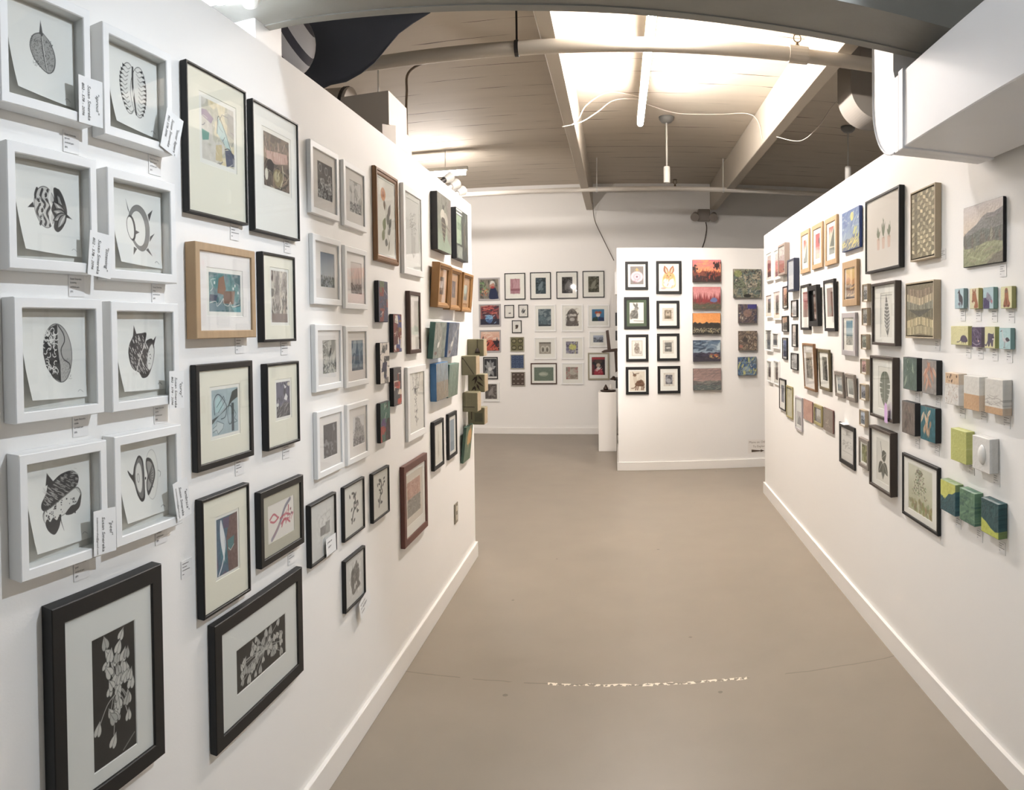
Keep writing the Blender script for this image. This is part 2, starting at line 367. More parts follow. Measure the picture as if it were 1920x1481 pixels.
class Cv:
    """A sheet of a given aspect; x and y run 0..1, lengths are in sheet heights. Colours are 0-255 sRGB."""
    def __init__(s, a, n, base=(245, 243, 236)):
        s.a, s.n = a, max(6, int(n))
        s.m = max(5, int(round(s.n * a)))
        s.x = (np.arange(s.m)) / (s.m - 1) * a
        s.y = (np.arange(s.n)) / (s.n - 1)
        s.c = np.ones((s.n, s.m, 3)) * np.array(base, float)
        s.X, s.Y = np.meshgrid(s.x, s.y)
        s.px = 1.0 / s.n
        s.ox, s.oy, s.sx, s.sy = 0.0, 0.0, a, 1.0
    def sub(s, x0, y0, x1, y1):
        s.ox, s.oy, s.sx, s.sy = s.a * x0, y0, s.a * (x1 - x0), (y1 - y0)
        return s
    def p(s, q):
        return (s.ox + q[0] * s.sx, s.oy + q[1] * s.sy)
    @property
    def u(s): return (s.X - s.ox) / s.sx
    @property
    def v(s): return (s.Y - s.oy) / s.sy
    def bb(s, x0, y0, x1, y1, pad=0.0):
        pad += 2 * s.px
        i0, i1 = np.searchsorted(s.x, x0 - pad), np.searchsorted(s.x, x1 + pad)
        j0, j1 = np.searchsorted(s.y, y0 - pad), np.searchsorted(s.y, y1 + pad)
        return slice(j0, j1), slice(i0, i1)
    def put(s, sl, mask, col, alpha=1.0):
        if mask.size == 0:
            return s
        m = (np.clip(mask, 0, 1) * alpha)[..., None]
        s.c[sl] = s.c[sl] * (1 - m) + (np.asarray(col, float)) * m
        return s
    def full(s): return (slice(None), slice(None))
    def inside(s): return ((s.u >= -1e-6) & (s.u <= 1 + 1e-6) & (s.v >= -1e-6) & (s.v <= 1 + 1e-6)).astype(float)
    def rect(s, x0, y0, x1, y1, col, alpha=1.0):
        a, b = s.p((x0, y0)), s.p((x1, y1))
        sl = s.bb(min(a[0], b[0]), min(a[1], b[1]), max(a[0], b[0]), max(a[1], b[1]))
        X, Y = s.X[sl], s.Y[sl]
        d = np.minimum(np.minimum(X - a[0], b[0] - X), np.minimum(Y - a[1], b[1] - Y))
        return s.put(sl, d / s.px + .5, col, alpha)
    def bgd(s, col): return s.put(s.full(), s.inside(), col)
    def grad(s, top, bot, y0=0.0, y1=1.0):
        t = np.clip((s.v - y0) / (y1 - y0), 0, 1)[..., None]
        m = s.inside() * (s.v >= y0 - 1e-6) * (s.v <= y1 + 1e-6)
        return s.put(s.full(), m, np.array(bot, float) * (1 - t) + np.array(top, float) * t)
    def noise(s, sc, seed, oct=3, ax=1.0, ay=1.0, sl=None):
        sl = sl or s.full()
        U, V = s.X[sl] * ax, s.Y[sl] * ay
        r, w, tot = 0, 1.0, 0
        for o in range(oct):
            r = r + w * _hash_noise(U * sc * 2 ** o + 7.3 * o, V * sc * 2 ** o + 3.1 * o, seed + o)
            tot += w; w *= .55
        return r / tot
    def ell(s, cx, cy, rx, ry, col, rot=0.0, alpha=1.0, ring=0.0):
        c = s.p((cx, cy)); R = max(rx, ry) * s.sy
        sl = s.bb(c[0] - R, c[1] - R, c[0] + R, c[1] + R)
        X, Y = s.X[sl] - c[0], s.Y[sl] - c[1]
        ca, sa = math.cos(rot), math.sin(rot)
        rx, ry = rx * s.sy, ry * s.sy
        q = np.sqrt(((X * ca + Y * sa) / rx) ** 2 + ((-X * sa + Y * ca) / ry) ** 2)
        d = (1 - q) * min(rx, ry)
        if ring:
            d = ring * s.sy / 2 - abs(d + ring * s.sy / 2)
        return s.put(sl, d / s.px + .5, col, alpha)
    def line(s, pts, w, col, alpha=1.0, taper=False, curve=0):
        if curve:
            pts = [(q.x, q.y) for q in smooth_path([(p[0], p[1], 0) for p in pts], curve)]
        P = np.array([s.p(p) for p in pts]); w = w * s.sy
        lo, hi = P.min(0), P.max(0)
        sl = s.bb(lo[0], lo[1], hi[0], hi[1], w)
        X, Y = s.X[sl], s.Y[sl]
        if X.size == 0: return s
        best = np.full(X.shape, -1e9)
        n = len(P) - 1
        for i in range(n):
            a, d = P[i], P[i + 1] - P[i]
            L = max(float(d @ d), 1e-12)
            t = np.clip(((X - a[0]) * d[0] + (Y - a[1]) * d[1]) / L, 0, 1)
            ww = w * (1 - .9 * (i + t) / n) if taper else w
            best = np.maximum(best, ww / 2 - np.hypot(X - a[0] - d[0] * t, Y - a[1] - d[1] * t))
        k = min(1.0, max(.25, w / s.px))
        return s.put(sl, best / s.px + .5 if w > s.px else np.clip(best / s.px + .9, 0, 1) * k, col, alpha)
    def poly(s, pts, col, alpha=1.0):
        P = np.array([s.p(p) for p in pts])
        lo, hi = P.min(0), P.max(0)
        sl = s.bb(lo[0], lo[1], hi[0], hi[1])
        X, Y = s.X[sl], s.Y[sl]
        if X.size == 0: return s
        ins = np.zeros(X.shape, bool); dist = np.full(X.shape, 1e9)
        for i in range(len(P)):
            a, b = P[i], P[(i + 1) % len(P)]
            if a[1] != b[1]:
                cr = ((a[1] > Y) != (b[1] > Y)) & (X < (b[0] - a[0]) * (Y - a[1]) / (b[1] - a[1]) + a[0])
                ins ^= cr
            d = b - a; L = max(float(d @ d), 1e-12)
            t = np.clip(((X - a[0]) * d[0] + (Y - a[1]) * d[1]) / L, 0, 1)
            dist = np.minimum(dist, np.hypot(X - a[0] - d[0] * t, Y - a[1] - d[1] * t))
        return s.put(sl, np.where(ins, dist, -dist) / s.px + .5, col, alpha)
    def blob(s, pts, col, alpha=1.0):
        q = list(pts) + [pts[0]]
        n = len(pts)
        ext = [pts[-1]] + list(pts) + [pts[0], pts[1]]
        P = smooth_path([(p[0], p[1], 0) for p in ext], 6)
        return s.poly([(p.x, p.y) for p in P[6:6 + 6 * n]], col, alpha)
    def leaf(s, a, b, w, col, alpha=1.0, edge=None, vein=None):
        A, B = np.array(s.p(a)), np.array(s.p(b)); d = B - A; L = float(np.hypot(*d)); w = w * s.sy
        if L < 1e-6: return s
        lo, hi = np.minimum(A, B), np.maximum(A, B)
        sl = s.bb(lo[0], lo[1], hi[0], hi[1], w)
        X, Y = s.X[sl] - A[0], s.Y[sl] - A[1]
        t = (X * d[0] + Y * d[1]) / L / L; q = (X * -d[1] + Y * d[0]) / L
        prof = w * np.sin(np.pi * np.clip(t, 0, 1) ** .8)
        dd = np.where((t > 0) & (t < 1), prof - abs(q), -1e3)
        if edge is not None:
            s.put(sl, dd / s.px + 1.6, edge, alpha)
        s.put(sl, dd / s.px + .5, col, alpha)
        if vein is not None:
            s.put(sl, (s.px * .6 - abs(q)) / s.px + .3, vein, alpha * .8 * 1.0) if False else s.line([a, b], max(s.px * 1.1 / s.sy, w * .08 / s.sy), vein)
        return s
    def heart(s, cx, cy, r, ang, col, edge=(60, 60, 58)):
        pts = []
        for k in range(22):
            t = 2 * math.pi * k / 22
            hx = 16 * math.sin(t) ** 3 / 17; hy = (13 * math.cos(t) - 5 * math.cos(2 * t) - 2 * math.cos(3 * t) - math.cos(4 * t)) / 17
            hx *= .72; hy *= 1.15
            X = hx * math.cos(ang) - hy * math.sin(ang); Y = hx * math.sin(ang) + hy * math.cos(ang)
            pts.append((cx + X * r * s.sy / s.sx, cy + Y * r))
        big = [(cx + (x - cx) * 1.1, cy + (y - cy) * 1.1) for x, y in pts]
        s.poly(big, edge); s.poly(pts, col)
        tip = (cx - math.sin(ang) * -1.05 * r * s.sy / s.sx, cy - math.cos(ang) * 1.05 * r)
        return s.line([(cx + .3 * (cx - tip[0]), cy + .3 * (cy - tip[1])), (cx + .8 * (tip[0] - cx), cy + .8 * (tip[1] - cy))], r * .07, edge, .7)
    def speck(s, n, seed, col, r=.01, area=(0, 0, 1, 1), alpha=1.0):
        R = random.Random(seed)
        for _ in range(n):
            s.ell(R.uniform(area[0], area[2]), R.uniform(area[1], area[3]), r * R.uniform(.5, 1.4), r * R.uniform(.5, 1.4), col, R.uniform(0, 3), alpha)
        return s
    def tex(s, amt, sc, seed, ax=1.0, ay=1.0):
        m = s.inside()[..., None]
        s.c = s.c + m * ((s.noise(sc, seed, 3, ax, ay) - .5) * 2 * amt)[..., None]
        return s
    def patches(s, pal, sc, seed, ax=1.0, ay=1.0, soft=.06, warp=.25):
        w1, w2 = s.noise(sc * .7, seed + 11), s.noise(sc * .7, seed + 23)
        keep = s.X, s.Y
        s.X, s.Y = keep[0] + (w1 - .5) * warp, keep[1] + (w2 - .5) * warp
        k = s.noise(sc, seed, 2, ax, ay)
        s.X, s.Y = keep
        k = np.clip((k - .22) / .56, 0, .9999) * len(pal)
        i = k.astype(int); fr = np.clip((k - i - (1 - soft * 4)) / (soft * 4), 0, 1)[..., None]
        P = np.array(pal, float)
        col = P[i] * (1 - fr) + P[np.minimum(i + 1, len(pal) - 1)] * fr
        return s.put(s.full(), s.inside(), col)
    def strokes(s, n, seed, pal, w=.02, L=.3, ang=None, area=(0, 0, 1, 1), alpha=.9):
        R = random.Random(seed)
        for _ in range(n):
            x, y = R.uniform(area[0], area[2]), R.uniform(area[1], area[3])
            t = (ang if ang is not None else R.uniform(0, 6.28)) + R.uniform(-.35, .35)
            l = L * R.uniform(.4, 1)
            pts = [(min(1, max(0, x + math.cos(t + R.uniform(-.3, .3)) * l * (k - 1) / 2 / max(.3, s.sx / s.sy))), min(1, max(0, y + math.sin(t + R.uniform(-.3, .3)) * l * (k - 1) / 2))) for k in range(3)]
            s.line(pts, w * R.uniform(.5, 1.3), R.choice(pal), alpha, curve=3)
        return s

def sheet(cv, name, w, h, z, parent, material, curl=0.0, sides=0.0):
    """A painted sheet as a fine grid carrying its colours; with sides it is a block's face whose edges keep the painting."""
    n, m = cv.n, cv.m
    xs, ys = np.linspace(-w / 2, w / 2, m), np.linspace(-h / 2, h / 2, n)
    X, Y = np.meshgrid(xs, ys)
    Z = np.full(X.shape, float(z))
    if curl:
        u, v = (X / w + .5), (Y / h + .5)
        k = np.clip(1 - (u * .8 + v * 1.1), 0, 1)
        Z = Z + curl * k ** 1.6
        X = X + curl * .9 * k ** 1.6
        Y = Y + curl * .35 * k ** 1.6
    co = np.stack([X, Y, Z], -1).reshape(-1, 3).astype(np.float32)
    i = np.arange(n * m).reshape(n, m)
    q = np.stack([i[:-1, :-1], i[:-1, 1:], i[1:, 1:], i[1:, :-1]], -1).reshape(-1, 4)
    c = np.clip(cv.c, 0, 255).reshape(-1, 3) / 255.0
    c = np.where(c <= .04045, c / 12.92, ((c + .055) / 1.055) ** 2.4)
    c = (c * .86 + .12 * (c @ np.array((.2126, .7152, .0722)))[:, None]) * .93      # ink on paper: a little duller than its swatch
    if sides:
        B = [i[0, :], i[-1, ::-1], i[:, 0][::-1], i[:, -1]]
        for b in B:
            base = len(co)
            e = co[b].copy(); e[:, 2] = z - sides
            co = np.concatenate([co, e]); c = np.concatenate([c, c[b]])
            k = np.arange(len(b) - 1)
            q = np.concatenate([q, np.stack([b[k + 1], b[k], base + k, base + k + 1], -1)])
    me = bpy.data.meshes.new(name)
    me.vertices.add(len(co)); me.vertices.foreach_set('co', co.ravel())
    me.loops.add(q.size); me.loops.foreach_set('vertex_index', q.ravel().astype(np.int32))
    me.polygons.add(len(q)); me.polygons.foreach_set('loop_start', np.arange(0, q.size, 4, dtype=np.int32))
    me.polygons.foreach_set('loop_total', np.full(len(q), 4, np.int32)) if bpy.app.version < (4, 1) else None
    me.update(calc_edges=True)
    at = me.color_attributes.new('paint', 'FLOAT_COLOR', 'POINT')
    rgba = np.ones((len(co), 4), np.float32); rgba[:, :3] = c
    at.data.foreach_set('color', rgba.ravel())
    me.materials.append(material)
    return link(name, me, parent)
# ---------------------------------------------------------------- what is drawn on each sheet
INK, GR = (48, 46, 46), (150, 148, 144)

def seed_split(c):                       # closed seed with a pointed tip
    c.blob([(.50, .80), (.36, .72), (.30, .55), (.34, .38), (.46, .25), (.60, .20), (.71, .30), (.73, .50), (.66, .68), (.57, .77)], (92, 90, 88))
    c.blob([(.50, .785), (.37, .71), (.315, .55), (.355, .39), (.47, .265), (.60, .215), (.695, .31), (.715, .50), (.65, .67), (.57, .76)], (168, 166, 162))
    c.speck(420, 3, (70, 68, 66), .006, (.33, .25, .70, .72), .6)
    c.line([(.50, .8), (.53, .5), (.585, .21)], .03, (70, 68, 66), curve=5); c.line([(.51, .74), (.54, .5), (.585, .22)], .013, (240, 238, 232), curve=5)
    c.poly([(.465, .77), (.49, .98), (.53, .76)], (84, 82, 80))

def seed_ribs(c):                        # two halves with dark rib ends
    for sx, cx in ((-1, .33), (1, .67)):
        c.ell(cx, .5, .20, .41, INK, -.08); c.ell(cx, .5, .192, .402, (232, 230, 225), -.08)
        for k in range(11):
            y = .16 + k * .068
            x = cx + sx * .255 * math.sqrt(max(0, 1 - ((y - .5) / .4) ** 2))
            c.poly([(x + sx * .01, y + .03), (x - sx * .10, y), (x + sx * .01, y - .022)], INK)
            c.line([(x - sx * .08, y), (x - sx * .16, y - .03), (x - sx * .24, y + .01)], .006, (120, 118, 114), curve=3)
    c.line([(.5, .86), (.49, .6), (.52, .4), (.54, .13)], .04, (60, 58, 58), curve=5); c.ell(.51, .47, .012, .07, (235, 233, 228))

def fruit_swirl(c):                      # round fruit, swirls left, dark petals right
    c.ell(.40, .5, .26, .36, INK); c.ell(.40, .5, .25, .35, (205, 202, 197))
    for x0 in (.25, .36, .47):
        c.line([(x0, .80), (x0 - .04, .66), (x0 + .05, .55), (x0 - .03, .40), (x0 + .04, .26), (x0 + .01, .19)], .05, (66, 64, 63), curve=6)
    for x, y in ((.28, .62), (.33, .45), (.42, .72), (.30, .33)):
        c.ell(x, y, .045, .05, (225, 223, 218), 0, 1, .014); c.ell(x, y, .016, .018, INK)
    c.line([(.56, .87), (.50, .66), (.55, .5), (.50, .32), (.57, .12)], .05, (235, 233, 228), curve=6)
    c.blob([(.60, .86), (.74, .82), (.84, .64), (.88, .44), (.80, .22), (.66, .10), (.57, .16), (.60, .34), (.54, .48), (.60, .66)], (58, 56, 55))
    for k, (dx, dy) in enumerate(((.06, .30), (-.02, .16), (-.03, .0), (-.02, -.17), (.05, -.30))):
        c.leaf((.86, .42), (.58 + dx, .46 + dy), .085, (34, 33, 33)); c.leaf((.84, .42), (.61 + dx, .46 + dy * .95), .055, (150, 148, 144)); c.leaf((.84, .42), (.64 + dx, .46 + dy * .92), .02, (215, 213, 209))
    c.leaf((.70, .86), (.88, .42), .05, (70, 68, 66)); c.poly([(.15, .56), (.02, .45), (.17, .47)], INK); c.poly([(.84, .46), (.99, .36), (.85, .38)], INK)

def ring_thorns(c):                      # open thorny ring with a small ring inside
    c.ell(.53, .5, .31, .42, (86, 84, 83), .12); c.ell(.53, .5, .303, .412, (142, 140, 137), .12)
    c.ell(.50, .49, .222, .325, (86, 84, 83), .12); c.ell(.50, .49, .215, .318, (243, 241, 234), .12)
    c.ell(.29, .48, .135, .23, (70, 68, 67), .05); c.ell(.27, .48, .10, .20, (243, 241, 234), .05)
    for a in ((.22, .80, .16, .99, .28, .72), (.80, .78, .95, .88, .84, .66), (.86, .38, 1.0, .45, .84, .28), (.78, .16, .90, .02, .70, .12), (.30, .14, .24, -.02, .40, .11), (.40, .46, .54, .43, .42, .38)):
        c.poly([(a[0], a[1]), (a[2], a[3]), (a[4], a[5])], (84, 82, 81))

def seed_maze(c):                        # maze pattern left, wavy line right
    c.ell(.5, .5, .31, .46, INK, .12); c.ell(.5, .5, .30, .45, (184, 181, 177), .12)
    R = random.Random(5)
    c.poly([(.50, .95), (.33, .90), (.2, .74), (.15, .5), (.19, .3), (.33, .12), (.52, .05), (.55, .3), (.5, .6)], (58, 56, 56))
    for k in range(46):
        x, y = R.uniform(.20, .47), R.uniform(.13, .86)
        r, t = R.uniform(.03, .05), R.uniform(0, 6)
        c.line([(x + r * 1.2 * math.cos(t + q * .7), y + r * math.sin(t + q * .7)) for q in range(5)], .015, (232, 230, 225), curve=3)
    c.line([(.52, .93), (.64, .80), (.66, .68), (.58, .56), (.62, .42), (.77, .33), (.78, .26)], .017, INK, curve=6)
    c.speck(150, 8, (130, 128, 125), .006, (.56, .08, .80, .42), .7)

def seed_dashes(c):                      # dark pod with white dashes and a pale crescent
    c.blob([(.30, .84), (.52, .86), (.68, .86), (.64, .70), (.72, .74), (.88, .74), (.93, .52), (.86, .28), (.68, .08), (.46, .04), (.36, .14), (.14, .24), (.08, .48), (.14, .66), (.24, .78)], (62, 58, 58))
    R = random.Random(2)
    for k in range(95):
        x, y = R.uniform(.13, .72), R.uniform(.12, .82)
        c.line([(x, y), (x + .028, y - .045)], .012, (232, 228, 224))
    c.line([(.66, .72), (.48, .45), (.25, .12)], .02, (222, 219, 214), curve=4)
    c.ell(.80, .42, .09, .24, (228, 226, 221), -.25)
    for x, y in ((.78, .5), (.8, .4), (.76, .32)): c.speck(3, int(x * 100), INK, .008, (x - .03, y - .04, x + .03, y + .04))
    c.poly([(.26, .78), (.29, 1.0), (.38, .83)], (62, 58, 58)); c.poly([(.86, .70), (.99, .80), (.90, .58)], (62, 58, 58))

def seed_acorn(c):                       # hatched cap, dotted pale lobes, stem
    c.blob([(.24, .93), (.30, .84), (.50, .93), (.76, .95), (.90, .84), (.86, .70), (.66, .62), (.42, .52), (.22, .40), (.06, .44), (.05, .54), (.18, .70)], (58, 56, 56))
    R = random.Random(7)
    for k in range(130):
        x = R.uniform(.10, .86); y = .50 + .44 * x * .62 + R.uniform(-.03, .26)
        c.line([(x, y), (x + .055, y - .012 - .03 * (1 - x))], .008, (205, 202, 198), .85)
    c.poly([(.17, .80), (.20, .99), (.34, .84)], (58, 56, 56))
    c.blob([(.08, .42), (.30, .48), (.60, .60), (.85, .68), (.96, .57), (.92, .43), (.70, .35), (.54, .29), (.44, .27), (.34, .19), (.16, .19), (.05, .28)], (120, 118, 114))
    c.blob([(.10, .40), (.30, .46), (.60, .58), (.84, .66), (.94, .56), (.90, .44), (.70, .36), (.54, .30), (.44, .28), (.34, .20), (.16, .20), (.06, .28)], (228, 226, 220))
    c.line([(.06, .28), (.10, .40)], .008, GR); c.line([(.84, .66), (.94, .56), (.93, .48)], .008, GR)
    c.speck(60, 4, INK, .011, (.12, .26, .84, .56))
    c.blob([(.08, .22), (.14, .29), (.20, .24), (.28, .29), (.36, .24), (.42, .29), (.46, .27), (.40, .13), (.26, .03), (.13, .10)], (66, 62, 62))
    c.blob([(.58, .30), (.72, .40), (.84, .42), (.95, .55), (.92, .36), (.78, .28), (.66, .27)], (66, 62, 62))
    c.line([(.46, .30), (.46, .20), (.50, .05)], .03, INK, taper=True, curve=4)

def seed_halves(c):                      # dark ringed half beside a pale half
    c.blob([(.34, .90), (.46, .82), (.50, .60), (.50, .30), (.46, .10), (.34, .06), (.24, .20), (.18, .42), (.06, .58), (.02, .68), (.16, .58), (.22, .74)], INK)
    c.blob([(.35, .86), (.44, .78), (.47, .58), (.47, .32), (.43, .15), (.35, .12), (.27, .24), (.21, .45), (.25, .72)], (120, 118, 116))
    c.ell(.34, .50, .095, .27, (226, 224, 218)); c.ell(.32, .50, .035, .08, INK); c.ell(.32, .50, .03, .074, (222, 220, 214))
    c.ell(.72, .50, .20, .46, GR); c.ell(.72, .5, .195, .455, (240, 238, 231))
    c.blob([(.58, .82), (.72, .78), (.82, .60), (.82, .42), (.70, .22), (.58, .14), (.56, .36), (.60, .5), (.56, .66)], (70, 68, 67))
    c.blob([(.60, .76), (.71, .72), (.79, .58), (.78, .42), (.69, .28), (.60, .22), (.59, .36), (.63, .5), (.59, .66)], (160, 157, 153))
    for k in range(9): c.line([(.62, .46), (.76, .26 + k * .055)], .008, (84, 82, 81))
    c.ell(.54, .46, .02, .025, INK); c.line([(.92, .55), (1.0, .50), (.98, .42)], .012, GR, curve=3)

def vine_black(c, seed=3, n=34, tall=True):   # pale heart-shaped leaves on black
    c.bgd((45, 43, 41)); R = random.Random(seed)
    L = []
    for k in range(n):
        if tall:
            t = R.random(); x = .52 + R.gauss(0, .20) * (1 - abs(t - .55)); y = .22 + .64 * t
        else:
            x, y = R.uniform(.06, .94), .5 + R.gauss(0, .22)
        L.append((min(.9, max(.1, x)), min(.92, max(.08, y))))
    if tall: L += [(.3, .93), (.68, .94), (.10, .30), (.82, .27), (.45, .14), (.45, .32)]
    for x, y in L: c.line([(.55, .5), ((x + .55) / 2, (y + .5) / 2 + .05), (x, y)], .009 if tall else .02, (190, 188, 182), .9, curve=4)
    for x, y in L:
        c.heart(x, y, R.uniform(.045, .065) if tall else R.uniform(.09, .14), R.uniform(2.4, 3.9), (205, 203, 196) if R.random() < .7 else (180, 178, 172))
    if tall: c.line([(.68, .02), (.96, .10)], .012, (150, 148, 142), .8)

def abstract(pal, sc=3.0, seed=1, ax=1, ay=1, strokes=(), tex=10):
    def f(c):
        c.patches(pal, sc, seed, ax, ay)
        for s in strokes: c.strokes(*s)
        c.tex(tex, 26, seed)
    return f

def pastel_iris(c):
    c.patches([(222, 205, 160), (228, 216, 182), (196, 192, 172), (214, 208, 196)], 3, 4); c.tex(14, 18, 2)
    c.poly([(0, .70), (.28, .62), (.36, .72), (.14, .82), (0, .80)], (164, 146, 164)); c.poly([(.02, .30), (.20, .34), (.22, .46), (0, .48)], (110, 164, 150))
    c.poly([(.5, .78), (.72, .60), (.94, .24), (.70, .34), (.44, .52)], (192, 214, 208)); c.line([(.46, .5), (.5, .79), (.62, .70), (.92, .26)], .014, (90, 104, 106), curve=4)
    c.poly([(.74, .0), (.70, .26), (.84, .30), (1, .24), (1, .04)], (92, 96, 116)); c.line([(.70, .28), (.84, .31), (1, .18)], .016, (60, 62, 74), curve=3)
    c.poly([(.78, .56), (.80, .92), (1, .90), (1, .5)], (158, 152, 148), .6); c.poly([(.4, .04), (.62, .06), (.60, .34), (.42, .30)], (208, 186, 132), .8); c.strokes(26, 9, [(120, 116, 124), (238, 232, 214)], .008, .2)

def brown_collage(c):
    c.patches([(96, 84, 76), (122, 104, 92), (84, 76, 68), (140, 118, 100)], 4, 8); c.tex(20, 22, 5)
    c.poly([(.10, .66), (.92, .74), (.95, .56), (.45, .46), (.10, .52)], (188, 150, 138)); c.strokes(22, 3, [(206, 178, 164), (150, 112, 100)], .02, .16, 1.5, (.05, .5, .95, .85))
    c.ell(.55, .22, .2, .17, (150, 134, 96)); c.ell(.50, .24, .11, .10, (186, 172, 132)); c.ell(.25, .40, .14, .12, (58, 50, 50)); c.ell(.10, .22, .06, .11, (232, 224, 206))
    c.line([(.72, .48), (.74, .25), (.62, .04)], .03, (206, 196, 160), curve=4); c.strokes(20, 6, [(56, 50, 46), (214, 204, 176)], .012, .2, None, (0, 0, 1, .45))

def teal_blocks(c):
    c.patches([(88, 134, 136), (104, 150, 148), (124, 146, 150), (76, 116, 122)], 4, 12); c.tex(16, 20, 2)
    c.poly([(.26, .56), (.30, .86), (.46, .94), (.52, .60), (.46, .44), (.26, .48)], (150, 106, 78)); c.poly([(.46, .54), (.82, .56), (.76, .20), (.42, .22)], (136, 104, 86))
    c.poly([(0, .0), (.5, .04), (.48, .18), (0, .22)], (112, 140, 150)); c.poly([(0, .26), (.22, .28), (.26, .42), (.02, .44)], (84, 90, 108))
    c.line([(.02, .22), (.20, .26), (.24, .14), (.36, .24), (.44, .34), (.46, .2), (.60, .16), (.66, .26), (.72, .14), (.96, .20)], .016, (238, 234, 226), curve=4)
    for x, y in ((.17, .74), (.76, .62), (.82, .70), (.92, .52)): c.ell(x, y, .03, .042, (232, 236, 232))
    c.line([(.04, .52), (.12, .62), (.06, .80), (.2, .84)], .014, (214, 224, 224), curve=4); c.poly([(.8, .0), (1, 0), (1, .16), (.72, .10)], (96, 162, 168))

def birch_streaks(c):
    c.patches([(142, 132, 126), (170, 160, 152), (204, 196, 182), (110, 104, 100), (182, 166, 154)], 4, 31, 2.2, .7); c.tex(22, 24, 3)
    c.rect(.52, .16, .64, 1, (216, 208, 192), .8); c.strokes(60, 5, [(86, 82, 80), (222, 216, 204), (132, 118, 110)], .012, .14, 1.57); c.rect(0, 0, 1, .17, (142, 124, 118), .9); c.strokes(12, 9, [(60, 56, 56)], .012, .1, 1.5, (.05, .25, .6, .42))

def blue_knots(c):
    c.bgd((168, 188, 194)); c.tex(12, 9, 4)
    c.poly([(0, .36), (.3, .44), (.62, .62), (.78, .92), (1, .98), (1, .78), (.78, .70), (.5, .52), (.22, .40), (0, .26)], (76, 82, 84))
    c.rect(.74, .02, .84, .66, (70, 84, 92)); c.line([(.10, .46), (.08, .76), (.22, .90), (.40, .80), (.55, .60), (.5, .38), (.34, .34)], .022, (66, 82, 90), curve=5)
    c.poly([(.12, .5), (.14, .78), (.26, .86), (.46, .6), (.34, .52)], (176, 210, 212)); c.line([(.18, .62), (.44, .84), (.5, .74), (.24, .50)], .016, (70, 88, 94))
    c.poly([(.02, .16), (.18, .30), (.44, .22), (.42, .12), (.22, .02), (.06, .1)], (196, 210, 210)); c.line([(.02, .16), (.16, .22), (.18, .32), (.44, .22), (.40, .12), (.22, .02), (.16, .12), (.02, .08)], .012, (74, 92, 100))
    c.ell(.68, .40, .09, .20, (60, 76, 84), 0, .9, .014); c.line([(.84, .5), (.92, .38), (.86, .3), (.96, .22), (.72, .20)], .012, (60, 76, 84), curve=3)

def night_splash(c):
    c.patches([(112, 110, 128), (92, 90, 104), (128, 124, 138), (82, 80, 88)], 4, 3, 1.5, .7); c.tex(14, 20, 6)
    c.poly([(0, 0), (1, 0), (1, .36), (.6, .42), (.3, .3), (0, .4)], (92, 88, 90)); c.poly([(.55, .5), (.7, .66), (.84, .56), (.76, .44)], (226, 226, 226)); c.poly([(.55, .94), (.62, .8), (.76, .84)], (222, 220, 220)); c.ell(.92, .92, .09, .06, (216, 208, 188))
    c.ell(.08, .36, .07, .05, (220, 220, 218)); c.strokes(26, 4, [(150, 146, 150), (196, 190, 186)], .014, .25, .6, (0, 0, 1, .4))

def feather(c):
    c.patches([(74, 124, 138), (86, 112, 134), (108, 96, 116)], 3, 5, 1.2, .8); c.poly([(.55, 0), (1, 0), (1, 1), (.62, .98), (.46, .6)], (122, 96, 92)); c.tex(14, 24, 3)
    c.poly([(.30, .98), (.62, .98), (.58, .78), (.34, .8)], (104, 92, 118)); c.poly([(.50, .56), (.84, .60), (.80, .42), (.55, .36)], (84, 130, 134))
    c.leaf((.20, .96), (.36, .20), .06, (232, 236, 238)); c.line([(.22, .95), (.40, .55), (.28, .22), (.08, .02)], .03, (226, 230, 234), curve=5); c.line([(.55, .42), (.66, .36), (.82, .44)], .012, (214, 220, 220))

def red_calligraphy(c):
    c.line([(.86, .94), (.66, .78), (.50, .50), (.34, .26), (.14, .06)], .11, (166, 160, 172), curve=6); c.line([(.86, .94), (.62, .72), (.46, .42)], .03, (120, 116, 130), .8, curve=5); c.line([(.46, .42), (.20, .12)], .05, (178, 132, 142), .8)
    for p in (((.08, .62), (.22, .72), (.36, .60)), ((.10, .56), (.24, .50), (.40, .58)), ((.46, .52), (.66, .58), (.86, .50)), ((.5, .36), (.64, .46), (.84, .30)), ((.52, .28), (.6, .42), (.78, .42))): c.line(p, .055, (204, 92, 108), .85, curve=4)
    c.strokes(10, 3, [(190, 74, 92), (222, 140, 150)], .04, .14, 1.2, (.56, .35, .95, .75)); c.speck(6, 5, (150, 96, 110), .03, (.75, .5, .95, .7))

def floral_dark(c):
    c.bgd((70, 66, 68)); c.tex(14, 14, 2); R = random.Random(4)
    for k in range(16):
        x, y = R.uniform(.1, .9), R.uniform(.02, .5); c.ell(x, y, .10, .08, (150 + R.randrange(60),) * 3, R.uniform(0, 3)); c.ell(x, y, .05, .04, (110, 108, 110))
    for x, y in ((.2, .84), (.6, .80), (.84, .6)): c.ell(x, y, .07, .09, (172, 170, 170), 0, 1, .03)
    c.speck(90, 3, (196, 194, 194), .012, (0, 0, 1, .6), .8); c.speck(50, 6, (40, 38, 40), .02, (0, 0, 1, .4), .7)

